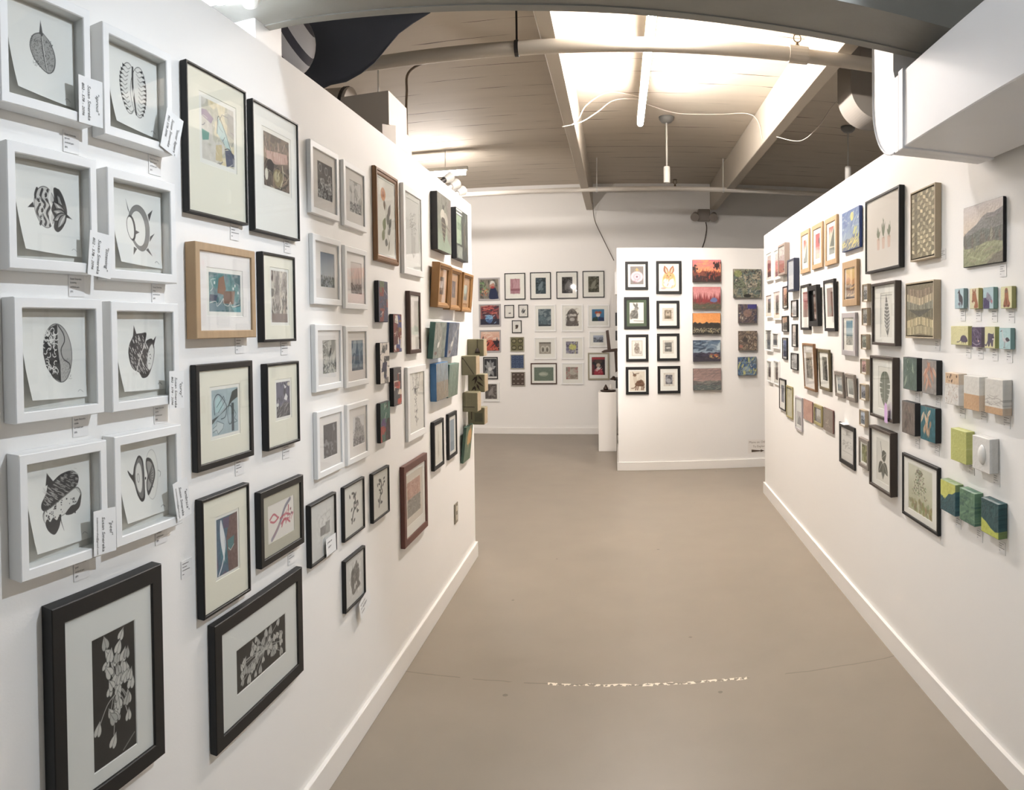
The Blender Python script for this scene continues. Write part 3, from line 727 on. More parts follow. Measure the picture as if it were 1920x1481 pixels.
def heron_reeds(c, base=(236, 232, 228), ink=(86, 82, 82), seed=2, sky=None, dense=1.0):
    c.bgd(base)
    if sky: c.grad(sky[0], sky[1], .25, 1)
    R = random.Random(seed)
    c.patches([base, base, tuple(int(v * .8) for v in base)], 6, seed); 
    if sky: c.grad(sky[0], sky[1], .3, 1)
    c.speck(int(160 * dense), seed, ink, .028, (0, 0, 1, .32), .55); c.speck(int(70 * dense), seed + 1, tuple(min(255, v + 90) for v in ink), .02, (0, 0, 1, .36), .6)
    for k in range(int(7 * dense)):
        x = R.uniform(.05, .95); c.line([(x, .1), (x + R.uniform(-.1, .1), R.uniform(.5, .95))], .014, ink, .6, taper=True)

def bird_print(c):
    heron_reeds(c, (206, 202, 192), (84, 82, 78), 5); c.strokes(30, 2, [(110, 106, 100), (150, 146, 138)], .02, .2, None, (0, .4, .4, 1)); c.ell(.56, .62, .06, .10, (70, 68, 66), -.4); c.ell(.60, .73, .04, .035, (60, 58, 56)); c.line([(.53, .54), (.50, .40)], .02, (70, 68, 66))
    c.speck(40, 9, (220, 216, 206), .04, (.2, .02, .9, .35), .6)

def blue_wash(c):
    c.patches([(122, 142, 158), (144, 160, 172), (98, 116, 134), (160, 172, 182)], 3, 7, 1, .8); c.poly([(.3, .2), (.36, .6), (.44, .80), (.56, .78), (.62, .5), (.7, .18)], (86, 106, 128), .8); c.rect(0, 0, 1, .10, (70, 84, 104), .8); c.tex(12, 22, 4)

def dusk_weeds(c):
    c.bgd((108, 102, 102)); c.tex(10, 16, 3); R = random.Random(8)
    for k in range(26): c.ell(R.uniform(0, 1), R.uniform(0, .45), .05, .035, (150 + R.randrange(40),) * 3, R.uniform(0, 3), .6)
    for x, y in ((.2, .5), (.28, .42), (.14, .4), (.76, .9), (.80, .8)): c.ell(x, y, .07, .06, (166, 160, 160), 0, .8)
    c.line([(.75, .95), (.68, .6), (.7, .2)], .012, (150, 146, 146), .7)

def ice_tree(c):
    c.bgd((232, 229, 230)); c.blob([(.04, .02), (.02, .26), (.18, .40), (.20, .78), (.32, .96), (.52, .92), (.72, .70), (.94, .44), (.98, .06)], (188, 184, 186)); c.speck(260, 5, (120, 116, 116), .02, (.05, .02, .92, .62), .6); c.speck(120, 6, (90, 86, 86), .024, (.0, .0, .98, .26), .6); c.speck(70, 4, (130, 126, 126), .022, (.24, .5, .6, .95), .7)

def poppy(c):
    for p in (((.52, .70), (.44, .45), (.38, .25)), ((.60, .62), (.56, .3), (.66, .08))): c.line(p, .01, (120, 122, 104), curve=4)
    c.ell(.28, .84, .11, .10, (206, 138, 86)); c.ell(.28, .84, .05, .045, (170, 96, 52)); c.leaf((.34, .76), (.40, .60), .05, (120, 100, 80))
    for a, b, w, k in (((.28, .30), (.42, .50), .08, (134, 142, 96)), ((.20, .14), (.34, .32), .07, (150, 152, 108)), ((.55, .40), (.68, .62), .07, (118, 116, 104)), ((.62, .52), (.80, .74), .06, (126, 118, 114)), ((.66, .36), (.86, .52), .06, (112, 110, 100)), ((.60, .26), (.80, .36), .05, (130, 126, 114)), ((.38, .14), (.58, .10), .06, (110, 106, 96)), ((.62, .0), (.72, .18), .03, (160, 154, 128))): c.leaf(a, b, w, k, vein=(90, 90, 80))

def pale_tower(c):
    g = (168, 166, 162)
    for k in range(5): c.line([(.36 + .02 * k, .10 + k * .17), (.62 + .02 * k, .13 + k * .17), (.80, .10 + k * .19)], .010, g, .8, curve=3)
    c.poly([(.40, .12), (.66, .06), (.74, .40), (.42, .46)], (206, 204, 200)); c.line([(.40, .08), (.36, .84)], .008, g); c.line([(.70, .06), (.74, .8)], .008, g); c.strokes(26, 3, [(150, 148, 146)], .007, .14, .3, (.3, .45, .8, .85)); c.poly([(.42, .1), (.54, .0), (.66, .06)], (180, 178, 172))

def bee(c):
    c.grad((122, 120, 110), (142, 156, 134)); c.tex(14, 7, 4); c.rect(0, .0, 1, .30, (140, 160, 140), .7); c.poly([(.7, .25), (1, .1), (1, 1), (.72, .9)], (128, 116, 112), .6)
    c.line([(.34, .82), (.30, .94)], .02, (72, 70, 62)); c.line([(.50, .80), (.66, .92), (.70, .76)], .02, (82, 80, 70)); c.ell(.42, .78, .06, .05, (70, 68, 62))
    c.ell(.36, .64, .15, .10, (190, 186, 172), .2); c.ell(.62, .60, .15, .09, (176, 172, 160), -.5)
    c.blob([(.28, .56), (.42, .60), (.56, .55), (.58, .38), (.46, .16), (.32, .36)], (76, 70, 62))
    for k in range(5): c.line([(.30 + k * .02, .50 - k * .075), (.57 - k * .02, .48 - k * .075)], .02, (132, 122, 100))
    c.line([(.56, .48), (.94, .40)], .02, (92, 86, 78))

def pond_night(c):
    c.grad((74, 80, 74), (56, 62, 58)); c.rect(.02, .30, .42, .86, (146, 166, 140)); c.rect(.04, .58, .40, .72, (112, 134, 108)); c.rect(.08, .02, .5, .26, (150, 158, 148), .8); c.tex(18, 14, 2); c.rect(.0, .88, .5, .91, (230, 234, 228)); c.rect(.0, .95, .5, .98, (230, 234, 228)); c.strokes(24, 4, [(60, 66, 58), (168, 180, 158)], .016, .3, 1.5); c.ell(.7, .5, .06, .3, (94, 84, 72))

def collage(pal, seed):
    def f(c):
        R = random.Random(seed); c.bgd(pal[0])
        for k in range(13):
            x, y = R.uniform(-.1, .8), R.uniform(-.05, .85); w, h = R.uniform(.2, .6), R.uniform(.12, .35)
            c.poly([(x + R.uniform(-.1, .1), y), (x + w, y + R.uniform(-.06, .06)), (x + w + R.uniform(-.12, .12), y + h), (x + R.uniform(0, .1), y + h)], R.choice(pal))
        c.strokes(14, seed, pal + [(228, 222, 208)], .02, .2); c.tex(16, 30, seed)
    return f

def ink_drip(c):
    g = (96, 92, 88)
    c.line([(.14, .98), (.22, .86), (.26, .74)], .012, g, curve=3); c.line([(.86, .98), (.78, .84), (.72, .72)], .012, g, curve=3); c.line([(.26, .74), (.5, .70), (.72, .72)], .012, g); c.strokes(18, 4, [(130, 126, 120), (176, 172, 166)], .014, .12, None, (.2, .66, .8, .9)); c.ell(.4, .68, .04, .05, (70, 68, 66)); c.speck(30, 9, (80, 76, 72), .014, (.36, .12, .62, .66)); c.line([(.5, .66), (.46, .5), (.54, .38), (.46, .25), (.5, .08)], .012, (90, 86, 82), curve=4)

def heron_pond(c, base=((150, 150, 140), (132, 142, 134), (110, 122, 112)), seed=3, bird=True):
    c.patches(list(base), 3, seed); c.tex(16, 12, seed); c.strokes(46, seed, [tuple(min(255, v + 34) for v in base[0]), tuple(int(v * .7) for v in base[2])], .014, .22, 1.3)
    if bird: c.leaf((.3, .30), (.48, .46), .07, (226, 226, 218)); c.line([(.46, .44), (.52, .58)], .03, (222, 222, 214)); c.line([(.36, .30), (.30, .14)], .014, (96, 78, 70)); c.ell(.2, .14, .12, .05, (112, 84, 76))

def land(sky, far, near, seed=1, hz=.45, amp=.08, sun=None, extra=None):
    """Layered landscape: a sky gradient and two rough ridges."""
    def f(c):
        c.grad(sky[0], sky[1], hz - .1, 1); c.tex(10, 6, seed, .6, 1.6); R = random.Random(seed)
        if sun: c.ell(*sun)
        for base, am, col in ((hz, amp, far), (hz * .55, amp * .7, near)):
            pts = [(k / 12, base + R.uniform(-am, am)) for k in range(13)]
            c.poly(pts + [(1, 0), (0, 0)], col)
        c.tex(12, 20, seed + 3)
        if extra: extra(c)
    return f

def woods(c):
    R = random.Random(2)
    for k in range(30):
        x = k / 30 + R.uniform(-.02, .02); h = R.uniform(.5, .78); c.poly([(x - .035, .3), (x, h), (x + .035, .3)], (R.randrange(110, 150), 50, 52))
    c.blob([(.62, .36), (.70, .5), (.82, .50), (.88, .38), (.78, .30)], (98, 112, 158)); c.strokes(40, 3, [(92, 86, 62), (74, 70, 56), (128, 92, 74)], .02, .12, .1, (0, 0, 1, .3))

def sun_trees(c):
    c.strokes(26, 6, [(246, 176, 90), (234, 122, 96), (220, 112, 128)], .05, .4, .35, (0, .55, 1, 1), .5)
    for x, y, r in ((.86, .74, .12), (.04, .60, .10), (.6, .3, .14), (.72, .28, .12)): c.ell(x, y, r, r * .9, (54, 34, 34)); c.speck(14, int(x * 90), (60, 38, 36), .04, (x - .12, max(0, y - .16), min(1, x + .12), y + .16))
    c.strokes(34, 8, [(130, 52, 40), (180, 72, 46), (36, 26, 28)], .03, .2, 1.5, (0, .05, 1, .5))

def meadow_dots(c): c.speck(110, 5, (206, 196, 164), .014, (0, .1, 1, .28)); c.speck(40, 6, (150, 140, 100), .02, (0, .05, 1, .3))

def storm(c):
    c.strokes(46, 3, [(116, 134, 150), (58, 76, 96), (168, 182, 190), (44, 58, 76)], .05, .5, .12, (0, .45, 1, 1), .7); c.strokes(34, 5, [(58, 52, 70), (84, 74, 88), (40, 42, 54)], .04, .3, .1, (0, .05, 1, .42), .8); c.strokes(12, 8, [(226, 150, 60), (206, 92, 52), (236, 196, 110)], .03, .14, .1, (.6, .14, .95, .34)); c.poly([(.86, .5), (1, .55), (1, .95), (.9, .8)], (186, 202, 208), .7)

def mauve_marsh(c): c.strokes(50, 4, [(150, 128, 122), (168, 140, 134), (122, 110, 108), (188, 150, 142)], .05, .4, .4, (0, .45, 1, 1), .6); c.strokes(50, 6, [(86, 96, 96), (132, 138, 130), (66, 74, 76), (160, 156, 142)], .025, .3, .1, (0, .02, 1, .42), .8)

def crusty(pal, seed):
    def f(c):
        c.patches(pal, 5, seed, warp=.5); c.speck(160, seed, (60, 58, 56), .022, alpha=.7); c.strokes(60, seed + 1, pal + [(212, 200, 180), (44, 44, 46)], .02, .14); c.tex(26, 26, seed)
    return f

def pink_onion(c): c.bgd((142, 134, 130)); c.ell(.5, .42, .34, .30, (228, 196, 206)); c.ell(.5, .42, .27, .24, (236, 212, 218), 0, 1, .02); c.ell(.5, .42, .16, .14, (206, 160, 178), 0, 1, .03); c.ell(.5, .42, .05, .045, (120, 84, 100)); c.poly([(.3, .72), (.5, .92), (.72, .72), (.6, .78), (.5, .70), (.42, .80)], (206, 172, 104)); c.strokes(8, 3, [(150, 110, 120)], .012, .2, None, (.2, .04, .6, .2))
def orange_rabbit(c):
    c.blob([(.22, .10), (.16, .40), (.28, .62), (.72, .62), (.84, .40), (.78, .10)], (238, 196, 120)); c.ell(.5, .28, .24, .2, (240, 232, 224)); c.ell(.5, .56, .20, .16, (230, 178, 110)); c.leaf((.40, .62), (.26, .95), .09, (160, 92, 62)); c.leaf((.60, .62), (.72, .95), .09, (170, 104, 68)); c.leaf((.41, .64), (.30, .88), .04, (236, 190, 160)); c.leaf((.60, .64), (.70, .88), .04, (236, 190, 160))
    c.ell(.42, .56, .02, .02, INK); c.ell(.58, .56, .02, .02, INK); c.ell(.5, .50, .025, .02, (120, 70, 60)); c.strokes(26, 3, [(206, 140, 80), (226, 206, 196), (180, 120, 90)], .012, .12, 1.4, (.22, .1, .78, .6)); c.ell(.2, .06, .1, .04, (196, 168, 160))
def sitting_hare(c):
    g = (120, 116, 110)
    c.blob([(.06, .22), (.04, .44), (.20, .60), (.42, .66), (.56, .60), (.60, .34), (.5, .16), (.2, .14)], g); c.ell(.5, .72, .10, .09, (138, 134, 128)); c.leaf((.46, .76), (.24, .99), .05, g); c.leaf((.52, .78), (.52, 1.0), .05, g); c.ell(.55, .74, .015, .015, INK); c.strokes(80, 4, [(80, 78, 74), (176, 172, 164)], .010, .08, .5, (.08, .2, .58, .7)); c.blob([(.02, .10), (.2, .22), (.6, .20), (.72, .08), (.4, .02)], (236, 232, 224)); c.line([(.3, .12), (.95, .10)], .016, (90, 86, 82))
def sitting_cat(c): c.line([(.04, .03), (.96, .03), (.96, .97), (.04, .97), (.04, .03)], .012, (150, 132, 116)); c.blob([(.34, .18), (.24, .40), (.34, .62), (.64, .62), (.74, .40), (.66, .18)], (176, 162, 148)); c.ell(.48, .70, .15, .11, (186, 172, 158)); c.poly([(.36, .76), (.36, .9), (.46, .80)], (150, 134, 120)); c.poly([(.54, .80), (.62, .9), (.62, .76)], (150, 134, 120)); c.strokes(40, 3, [(132, 116, 104), (206, 194, 182)], .014, .1, .2, (.28, .2, .7, .75)); c.ell(.48, .5, .09, .07, (120, 106, 98), 0, 1, .03); c.line([(.66, .2), (.84, .16), (.84, .3)], .04, (160, 146, 132), curve=4)
def sphinx(c):
    b = (120, 84, 60)
    c.blob([(.36, .50), (.66, .60), (.88, .50), (.94, .30), (.86, .24), (.44, .26), (.34, .36)], b)
    for x in (.40, .52, .78, .88): c.line([(x, .34), (x + .02, .2), (x - .01, .06)], .05, b, curve=3); 
    c.line([(.94, .40), (1.0, .24), (.9, .14)], .025, b, curve=3); c.blob([(.34, .38), (.24, .58), (.26, .74), (.44, .72), (.46, .5)], (216, 200, 178)); c.ell(.33, .80, .09, .065, (132, 100, 74)); c.poly([(.26, .82), (.18, .98), (.32, .86)], (90, 64, 48)); c.line([(.34, .86), (.6, .9)], .02, (110, 84, 64)); c.poly([(.44, .5), (.70, .84), (.86, .72), (.70, .56)], (222, 208, 190)); c.line([(.12, .14), (.3, .16), (.4, .28)], .04, b, curve=3); c.strokes(26, 6, [(88, 60, 44), (150, 112, 84)], .014, .1, .3, (.4, .28, .9, .54))
def tiny_engraving(tone, seed, kind=0):
    def f(c):
        c.rect(.12, .10, .88, .90, tone); c.tex(24, 16, seed); R = random.Random(seed)
        lt = tuple(min(255, v + 70) for v in tone); dk = tuple(int(v * .55) for v in tone)
        c.rect(.14, .12, .86, .88, dk, .35)
        if kind == 0: c.ell(.5, .55, .22, .26, lt, 0, .7); c.rect(.36, .14, .64, .4, dk, .6); c.ell(.5, .68, .1, .09, dk, 0, .7)
        elif kind == 1: c.poly([(.14, .3), (.5, .5), (.86, .3), (.86, .55), (.14, .55)], dk, .7); c.ell(.5, .42, .24, .06, lt)
        else: c.ell(.5, .5, .3, .34, lt, 0, .6); c.ell(.56, .6, .16, .2, dk, .4, .6); c.ell(.45, .42, .2, .16, lt, 0, .8)
        c.strokes(40, seed, [dk, lt], .012, .1)
    return f

def pots(c):
    c.line([(.06, .1), (.06, .94), (.95, .94)], .003, (210, 200, 190), .5)
    for x, h in ((.28, .60), (.5, .74), (.74, .62)):
        c.poly([(x - .07, .40), (x + .07, .40), (x + .05, .20), (x - .05, .20)], (226, 196, 180)); c.ell(x, .40, .045, .015, (206, 170, 150)); c.strokes(9, int(x * 50), [(120, 128, 104), (150, 152, 128)], .02, .12, 1.57, (x - .06, .42, x + .06, h)); c.leaf((x, .42), (x, h), .04, (130, 136, 112)); c.leaf((x, .42), (x + .08, h - .06), .03, (120, 128, 100)); c.leaf((x, .42), (x - .08, h - .08), .03, (120, 128, 100))
def weave(c, mode=0):
    c.bgd((126, 116, 92))
    if mode == 0:
        for j in range(15):
            for i in range(8):
                k = (_hash_noise(np.array([i * 3.1]), np.array([j * 2.7]), 5)[0]); sh = (196, 184, 148) if (i + j) % 2 else (142, 132, 104)
                if i in (1,): sh = (112, 102, 80) if j % 2 else (128, 118, 94)
                sh = tuple(v * (.82 + .36 * k) for v in sh)
                x, y = i / 8, j / 15; o = .015 * math.sin(i * 1.7 + j)
                c.poly([(x + .008, y + .006 + o), (x + .118, y + .012 - o), (x + .116, y + .062 - o), (x + .01, y + .058 + o)], sh)
    else:
        for j, (y0, am) in enumerate(((.84, .10), (.70, .16), (.56, .16), (.44, 0), (.26, -.14), (.10, -.08))):
            for i in range(17):
                x = i / 17; dy = am * abs(x - .5) * 1.2 - am * .3; col = [(150, 132, 112), (196, 180, 146), (140, 140, 124), (116, 112, 92), (204, 190, 146), (190, 178, 140)][j]
                col = tuple(v * (.86 + .28 * ((i * 7 + j * 3) % 5) / 5) for v in col)
                c.poly([(x + .008, y0 + dy - .08), (x + .05, y0 + dy - .08), (x + .05, y0 + dy + .075), (x + .008, y0 + dy + .075)], col)
        c.poly([(.04, .52), (.5, .49), (.96, .52), (.5, .36)], (96, 94, 82))
    c.tex(14, 40, 3)
def mountain(c):
    c.grad((206, 196, 192), (222, 204, 178), .5, 1); c.poly([(0, .52), (.14, .60), (.30, .64), (.5, .78), (.62, .82), (.78, .80), (1, .86), (1, .3), (0, .3)], (132, 128, 126)); c.poly([(0, .50), (.2, .62), (.42, .70), (.58, .76), (.8, .72), (1, .8), (1, .3), (0, .3)], (122, 122, 116)); c.poly([(0, .34), (0, .46), (.2, .52), (.5, .60), (.7, .55), (1, .58), (1, .3)], (98, 102, 92))
    R = random.Random(3)
    for k in range(16): x = R.uniform(.0, 1); c.leaf((x, .28), (x, .28 + R.uniform(.16, .34)), .05, (92 + R.randrange(20), 98, 86))
    c.poly([(0, .30), (.3, .30), (.6, .36), (.8, .36), (1, .32), (1, 0), (0, 0)], (146, 150, 110)); c.strokes(30, 4, [(168, 170, 126), (128, 132, 98), (156, 148, 118)], .03, .4, .1, (0, 0, 1, .3), .8); c.poly([(.6, 0), (.8, .14), (1, .18), (1, 0)], (122, 116, 98)); c.tex(8, 16, 2); c.leaf((.3, .24), (.31, .5), .05, (112, 116, 96)); c.leaf((.72, .34), (.73, .6), .05, (134, 134, 112))
def monstera(c):
    c.blob([(.5, .94), (.24, .88), (.04, .60), (.14, .28), (.50, .02), (.84, .28), (.98, .62), (.78, .90)], (122, 128, 112))
    for k in range(4):
        for s in (-1, 1): c.poly([(.5 + s * .48, .66 - k * .15), (.5 + s * .16, .62 - k * .13), (.5 + s * .48, .62 - k * .15)], (240, 238, 232))
    c.line([(.5, .95), (.5, .10)], .012, (206, 206, 196))
def fern_stem(c):
    c.line([(.28, .98), (.40, .72), (.56, .50)], .012, (90, 90, 82), curve=4)
    for a, b, w in (((.40, .56), (.84, .74), .15), ((.48, .46), (.06, .14), .14), ((.54, .44), (.50, .0), .13), ((.56, .46), (.98, .16), .13)): c.leaf(a, b, w, (104, 106, 96), vein=(222, 220, 212)); 
def quill(c): c.leaf((.62, .02), (.48, .96), .17, (112, 112, 108)); [c.line([(.55, .15 + k * .09), (.55 + s * .24, .26 + k * .075)], .022, (238, 236, 230)) for k in range(8) for s in (-1, 1)]; c.line([(.62, .0), (.48, .98)], .015, (60, 60, 58)); c.line([(.0, .06), (.0, .96), (1, .96)], .008, (130, 128, 122))
def tree_wash(c):
    c.grad((226, 226, 206), (196, 196, 160)); c.tex(10, 5, 3); c.line([(.42, .98), (.46, .7), (.44, .4)], .02, (96, 98, 78)); c.line([(.46, .95), (.5, .8), (.62, .9)], .014, (92, 94, 76)); R = random.Random(4)
    for k in range(150): y = R.uniform(.34, .95); w = .34 * (1.0 - y) + .06; x = .48 + R.uniform(-1, 1) * w * 1.3; c.leaf((x, y), (x + R.uniform(-.07, .07), y + R.uniform(-.05, .04)), .016, (112 + R.randrange(40), 114 + R.randrange(36), 88 + R.randrange(26)), .9)
    for k in range(46): c.ell(R.uniform(0, 1), R.uniform(.0, .26), R.uniform(.04, .09), .05, (118 + R.randrange(50), 116 + R.randrange(46), 70 + R.randrange(30)), R.uniform(0, 3), .5)
def leafage(pal, bgc, seed):
    def f(c):
        c.bgd(bgc); c.tex(18, 8, seed); R = random.Random(seed)
        for k in range(13): x, y = R.uniform(.25, .75), R.uniform(.35, 1.0); t = R.uniform(-2.5, -.7); L = R.uniform(.25, .5); c.leaf((x, y), (x + math.cos(t) * L, y + math.sin(t) * L), .06, R.choice(pal), vein=tuple(int(v * .7) for v in pal[0]))
        c.line([(.35, 1), (.5, .6), (.45, .2)], .02, pal[-1], curve=4)
    return f
def beach(c): c.grad((96, 146, 178), (196, 212, 216), .4, 1); c.rect(0, .36, 1, .42, (86, 120, 128)); c.rect(0, 0, 1, .36, (150, 150, 140)); c.strokes(26, 3, [(104, 108, 108), (196, 194, 182)], .02, .3, .05, (0, 0, 1, .34))
def bw_scene(seed, tint=(1, 1, 1), hz=.4):
    def f(c):
        t = lambda v: tuple(v * q for q in tint)
        c.grad(t(214), t(176), hz, 1); c.rect(0, 0, 1, hz, t(112)); c.speck(36, seed, t(64), .05, (0, hz - .15, 1, hz + .28), .8); c.speck(26, seed + 1, t(206), .03, (0, .05, 1, hz), .7); c.strokes(20, seed, [t(70), t(186)], .02, .22, .1, (0, 0, 1, hz)); c.tex(18, 18, seed)
    return f
def geo_print(seed):
    def f(c): 
        c.bgd((226, 216, 196)); c.poly([(0, 0), (1, 0), (1, .3), (0, .2)], (118, 124, 112)); R = random.Random(seed); c.poly([(.2, .12), (.9, .86), (.95, .1)], (104, 112, 104)); c.poly([(.05, .5), (.5, 1), (0, 1)], (216, 92, 84)); c.poly([(.5, .6), (.8, .9), (.3, .95)], (232, 140, 118)); c.tex(10, 14, seed)
    return f
def strata(cols, seed):
    def f(c):
        R = random.Random(seed); y = 0
        for k, (h, col) in enumerate(cols): c.rect(0, y, 1, min(1, y + h + .01), col); y += h
        c.tex(12, 14, seed); c.strokes(10, seed, [q for _, q in cols], .03, .3, .1)
    return f
def desert(c): c.grad((232, 196, 120), (226, 176, 104), .5, 1); c.poly([(0, .62), (.3, .72), (.6, .58), (1, .66), (1, 0), (0, 0)], (206, 150, 92)); c.poly([(0, .4), (.4, .52), (1, .34), (1, 0), (0, 0)], (140, 108, 84)); c.strokes(16, 4, [(232, 190, 120), (104, 84, 70)], .04, .4, .5, (0, 0, 1, .5)); c.rect(0, 0, 1, .08, (96, 78, 66))
def moon_sky(c):
    c.grad((96, 120, 168), (150, 168, 182), .2, 1); c.strokes(60, 5, [(120, 140, 180), (160, 178, 190), (84, 106, 156)], .04, .3, .5, (0, .3, 1, 1), .7); c.ell(.60, .82, .13, .11, (216, 208, 120)); c.ell(.62, .84, .07, .06, (196, 196, 130)); c.speck(10, 3, (214, 216, 200), .02, (.05, .55, .95, .95)); c.poly([(0, .2), (.3, .3), (.5, .26), (.75, .36), (1, .32), (1, 0), (0, 0)], (100, 112, 138)); c.strokes(40, 8, [(206, 198, 112), (226, 208, 120), (180, 176, 120), (110, 116, 130)], .04, .3, .4, (0, .02, 1, .26)); c.strokes(10, 9, [(196, 196, 112)], .06, .2, .8, (.7, .26, 1, .5))
def marks(bgc, top, split, seed):
    def f(c): c.bgd(bgc); c.rect(0, split, 1, 1, top); c.tex(8, 10, seed)
    return f
def sand_lines(c): c.bgd((222, 218, 208)); c.rect(0, 0, 1, .2, (206, 166, 124)); c.rect(0, .2, 1, .26, (232, 226, 214)); c.strokes(13, 4, [(176, 170, 160), (156, 148, 138)], .014, .6, .05, (0, .26, 1, .5)); c.tex(6, 12, 3)
def dapple(c): c.bgd((224, 220, 212)); c.rect(0, .66, 1, 1, (216, 184, 146)); c.speck(7, 4, (86, 60, 46), .035, (.1, .72, .9, .95)); c.strokes(46, 5, [(196, 178, 160), (176, 150, 130), (236, 232, 226)], .018, .2, None, (0, .02, 1, .66)); c.tex(8, 14, 3)
def hills_gl(a, b, seed, flip=False):
    def f(c):
        c.bgd(b if not flip else a); q = [(0, .50), (.3, .40), (.55, .62), (.8, .66), (1, .78)] if not flip else [(0, .42), (.3, .34), (.55, .22), (.8, .16), (1, .20)]
        if not flip: c.poly(q + [(1, 1), (0, 1)], a)
        else: c.poly(q + [(1, 0), (0, 0)], b)
        c.strokes(26, seed, [tuple(int(v * .82) for v in (b if not flip else a))], .025, .4, .4, (0, 0, 1, .45) if not flip else (0, .45, 1, 1)); c.tex(14, 12, seed)
    return f
def green_bands(c): c.bgd((96, 136, 106)); c.strokes(46, 5, [(112, 152, 118), (72, 112, 92), (86, 128, 104), (64, 104, 92)], .07, .5, .15, alpha=.9); c.tex(12, 14, 3)
def critter(kind, bgc):
    def f(c):
        c.bgd(bgc); c.tex(4, 8, 2); br, dk = (166, 104, 66), (82, 70, 92)
        if kind == 'crow': c.blob([(.46, .92), (.56, .92), (.62, .76), (.88, .56), (.92, .30), (.84, .12), (.70, .3), (.5, .36), (.44, .6)], (72, 70, 78)); c.poly([(.46, .9), (.32, .78), (.48, .78)], (60, 58, 64)); c.line([(.6, .36), (.54, .06)], .05, (90, 88, 100)); c.line([(.7, .32), (.74, .06)], .05, (90, 88, 100)); c.ell(.52, .22, .13, .08, (110, 106, 120))
        if kind == 'squirrel': c.blob([(.34, .82), (.66, .82), (.82, .5), (.96, .06), (.5, .04), (.6, .3), (.30, .42), (.28, .6)], br); c.leaf((.42, .78), (.34, 1), .07, (150, 88, 54)); c.leaf((.60, .78), (.66, 1), .07, (150, 88, 54)); c.ell(.36, .36, .12, .07, (140, 86, 58)); c.ell(.40, .30, .06, .05, (206, 176, 150)); c.ell(.42, .7, .025, .025, (40, 30, 30))
        if kind == 'vulture': c.rect(0, 0, .62, .52, (74, 64, 106)); c.blob([(.30, .52), (.36, .76), (.56, .72), (.86, .42), (.9, .2), (.6, .34), (.4, .42)], (152, 150, 164)); c.ell(.84, .34, .08, .07, (196, 120, 128)); c.strokes(10, 3, [(112, 108, 126)], .03, .2, 2.4, (.35, .4, .8, .66))
        if kind == 'otter': c.blob([(.36, .76), (.42, .92), (.6, .92), (.68, .74), (.74, .4), (.86, .2), (.76, .06), (.30, .08), (.26, .24), (.34, .46)], br); c.ell(.5, .78, .12, .08, (136, 100, 84)); c.ell(.5, .3, .05, .2, (126, 70, 48)); c.ell(.34, .1, .1, .06, (120, 66, 46)); c.ell(.7, .1, .1, .06, (120, 66, 46)); c.ell(.46, .84, .02, .02, INK); c.ell(.56, .84, .02, .02, INK)
        if kind == 'armadillo': c.blob([(.56, .26), (.62, .46), (.76, .52), (.90, .44), (.98, .22), (.86, .14), (.66, .16)], dk); c.line([(.60, .28), (.48, .16), (.36, .14)], .045, dk, curve=4); [c.line([(.64 + k * .055, .18), (.68 + k * .045, .48)], .014, (150, 140, 156)) for k in range(5)]; [c.line([(x, .18), (x, .08)], .04, (60, 52, 66)) for x in (.66, .74, .86)]
        if kind == 'opossum': c.strokes(46, 4, [(104, 92, 116), (60, 50, 74), (136, 124, 146)], .035, .3, 2.6); c.ell(.56, .42, .2, .14, (112, 100, 124), .5); c.ell(.50, .40, .08, .07, (40, 34, 48)); c.ell(.72, .30, .06, .05, (226, 186, 170)); c.line([(.1, .2), (.5, .1), (.9, .18)], .03, (196, 190, 204), curve=4)
        if kind == 'raccoon': c.blob([(.30, .56), (.36, .70), (.60, .68), (.84, .64), (.92, .48), (.84, .30), (.80, .08), (.66, .1), (.58, .26), (.46, .08), (.32, .12)], (84, 76, 96)); c.poly([(.78, .64), (.86, .74), (.90, .6)], dk); c.ell(.82, .44, .08, .06, (206, 200, 206)); c.line([(.72, .48), (.92, .50)], .05, (44, 38, 54)); c.line([(.30, .3), (.16, .12), (.04, .14)], .08, (96, 88, 108), curve=3)
        if kind == 'goose': c.blob([(.30, .54), (.36, .38), (.62, .30), (.92, .42), (.84, .52), (.58, .54), (.44, .50)], (206, 204, 206)); c.line([(.38, .50), (.30, .72), (.28, .86)], .06, (214, 212, 212), curve=4); c.ell(.26, .88, .06, .04, (190, 188, 190)); c.poly([(.2, .9), (.08, .82), (.22, .84)], (70, 66, 72)); c.leaf((.56, .48), (.96, .42), .10, (70, 66, 74)); c.line([(.46, .34), (.44, .08)], .035, (150, 146, 150)); c.line([(.52, .34), (.50, .08)], .035, (150, 146, 150)); c.line([(.38, .06), (.56, .06)], .03, (120, 116, 120))
    return f
def portrait_masked(c): c.grad((70, 130, 170), (48, 104, 150)); c.poly([(0, 0), (.1, .3), (.45, .38), (.52, 0)], (44, 70, 60)); c.poly([(.5, 0), (.55, .36), (.95, .3), (1, 0)], (40, 56, 96)); c.ell(.5, .56, .17, .2, (222, 186, 166)); c.ell(.5, .47, .15, .1, (232, 216, 214)); c.blob([(.24, .72), (.36, .84), (.52, .78), (.64, .84), (.78, .74), (.72, .62), (.5, .68), (.3, .62)], (176, 76, 42))
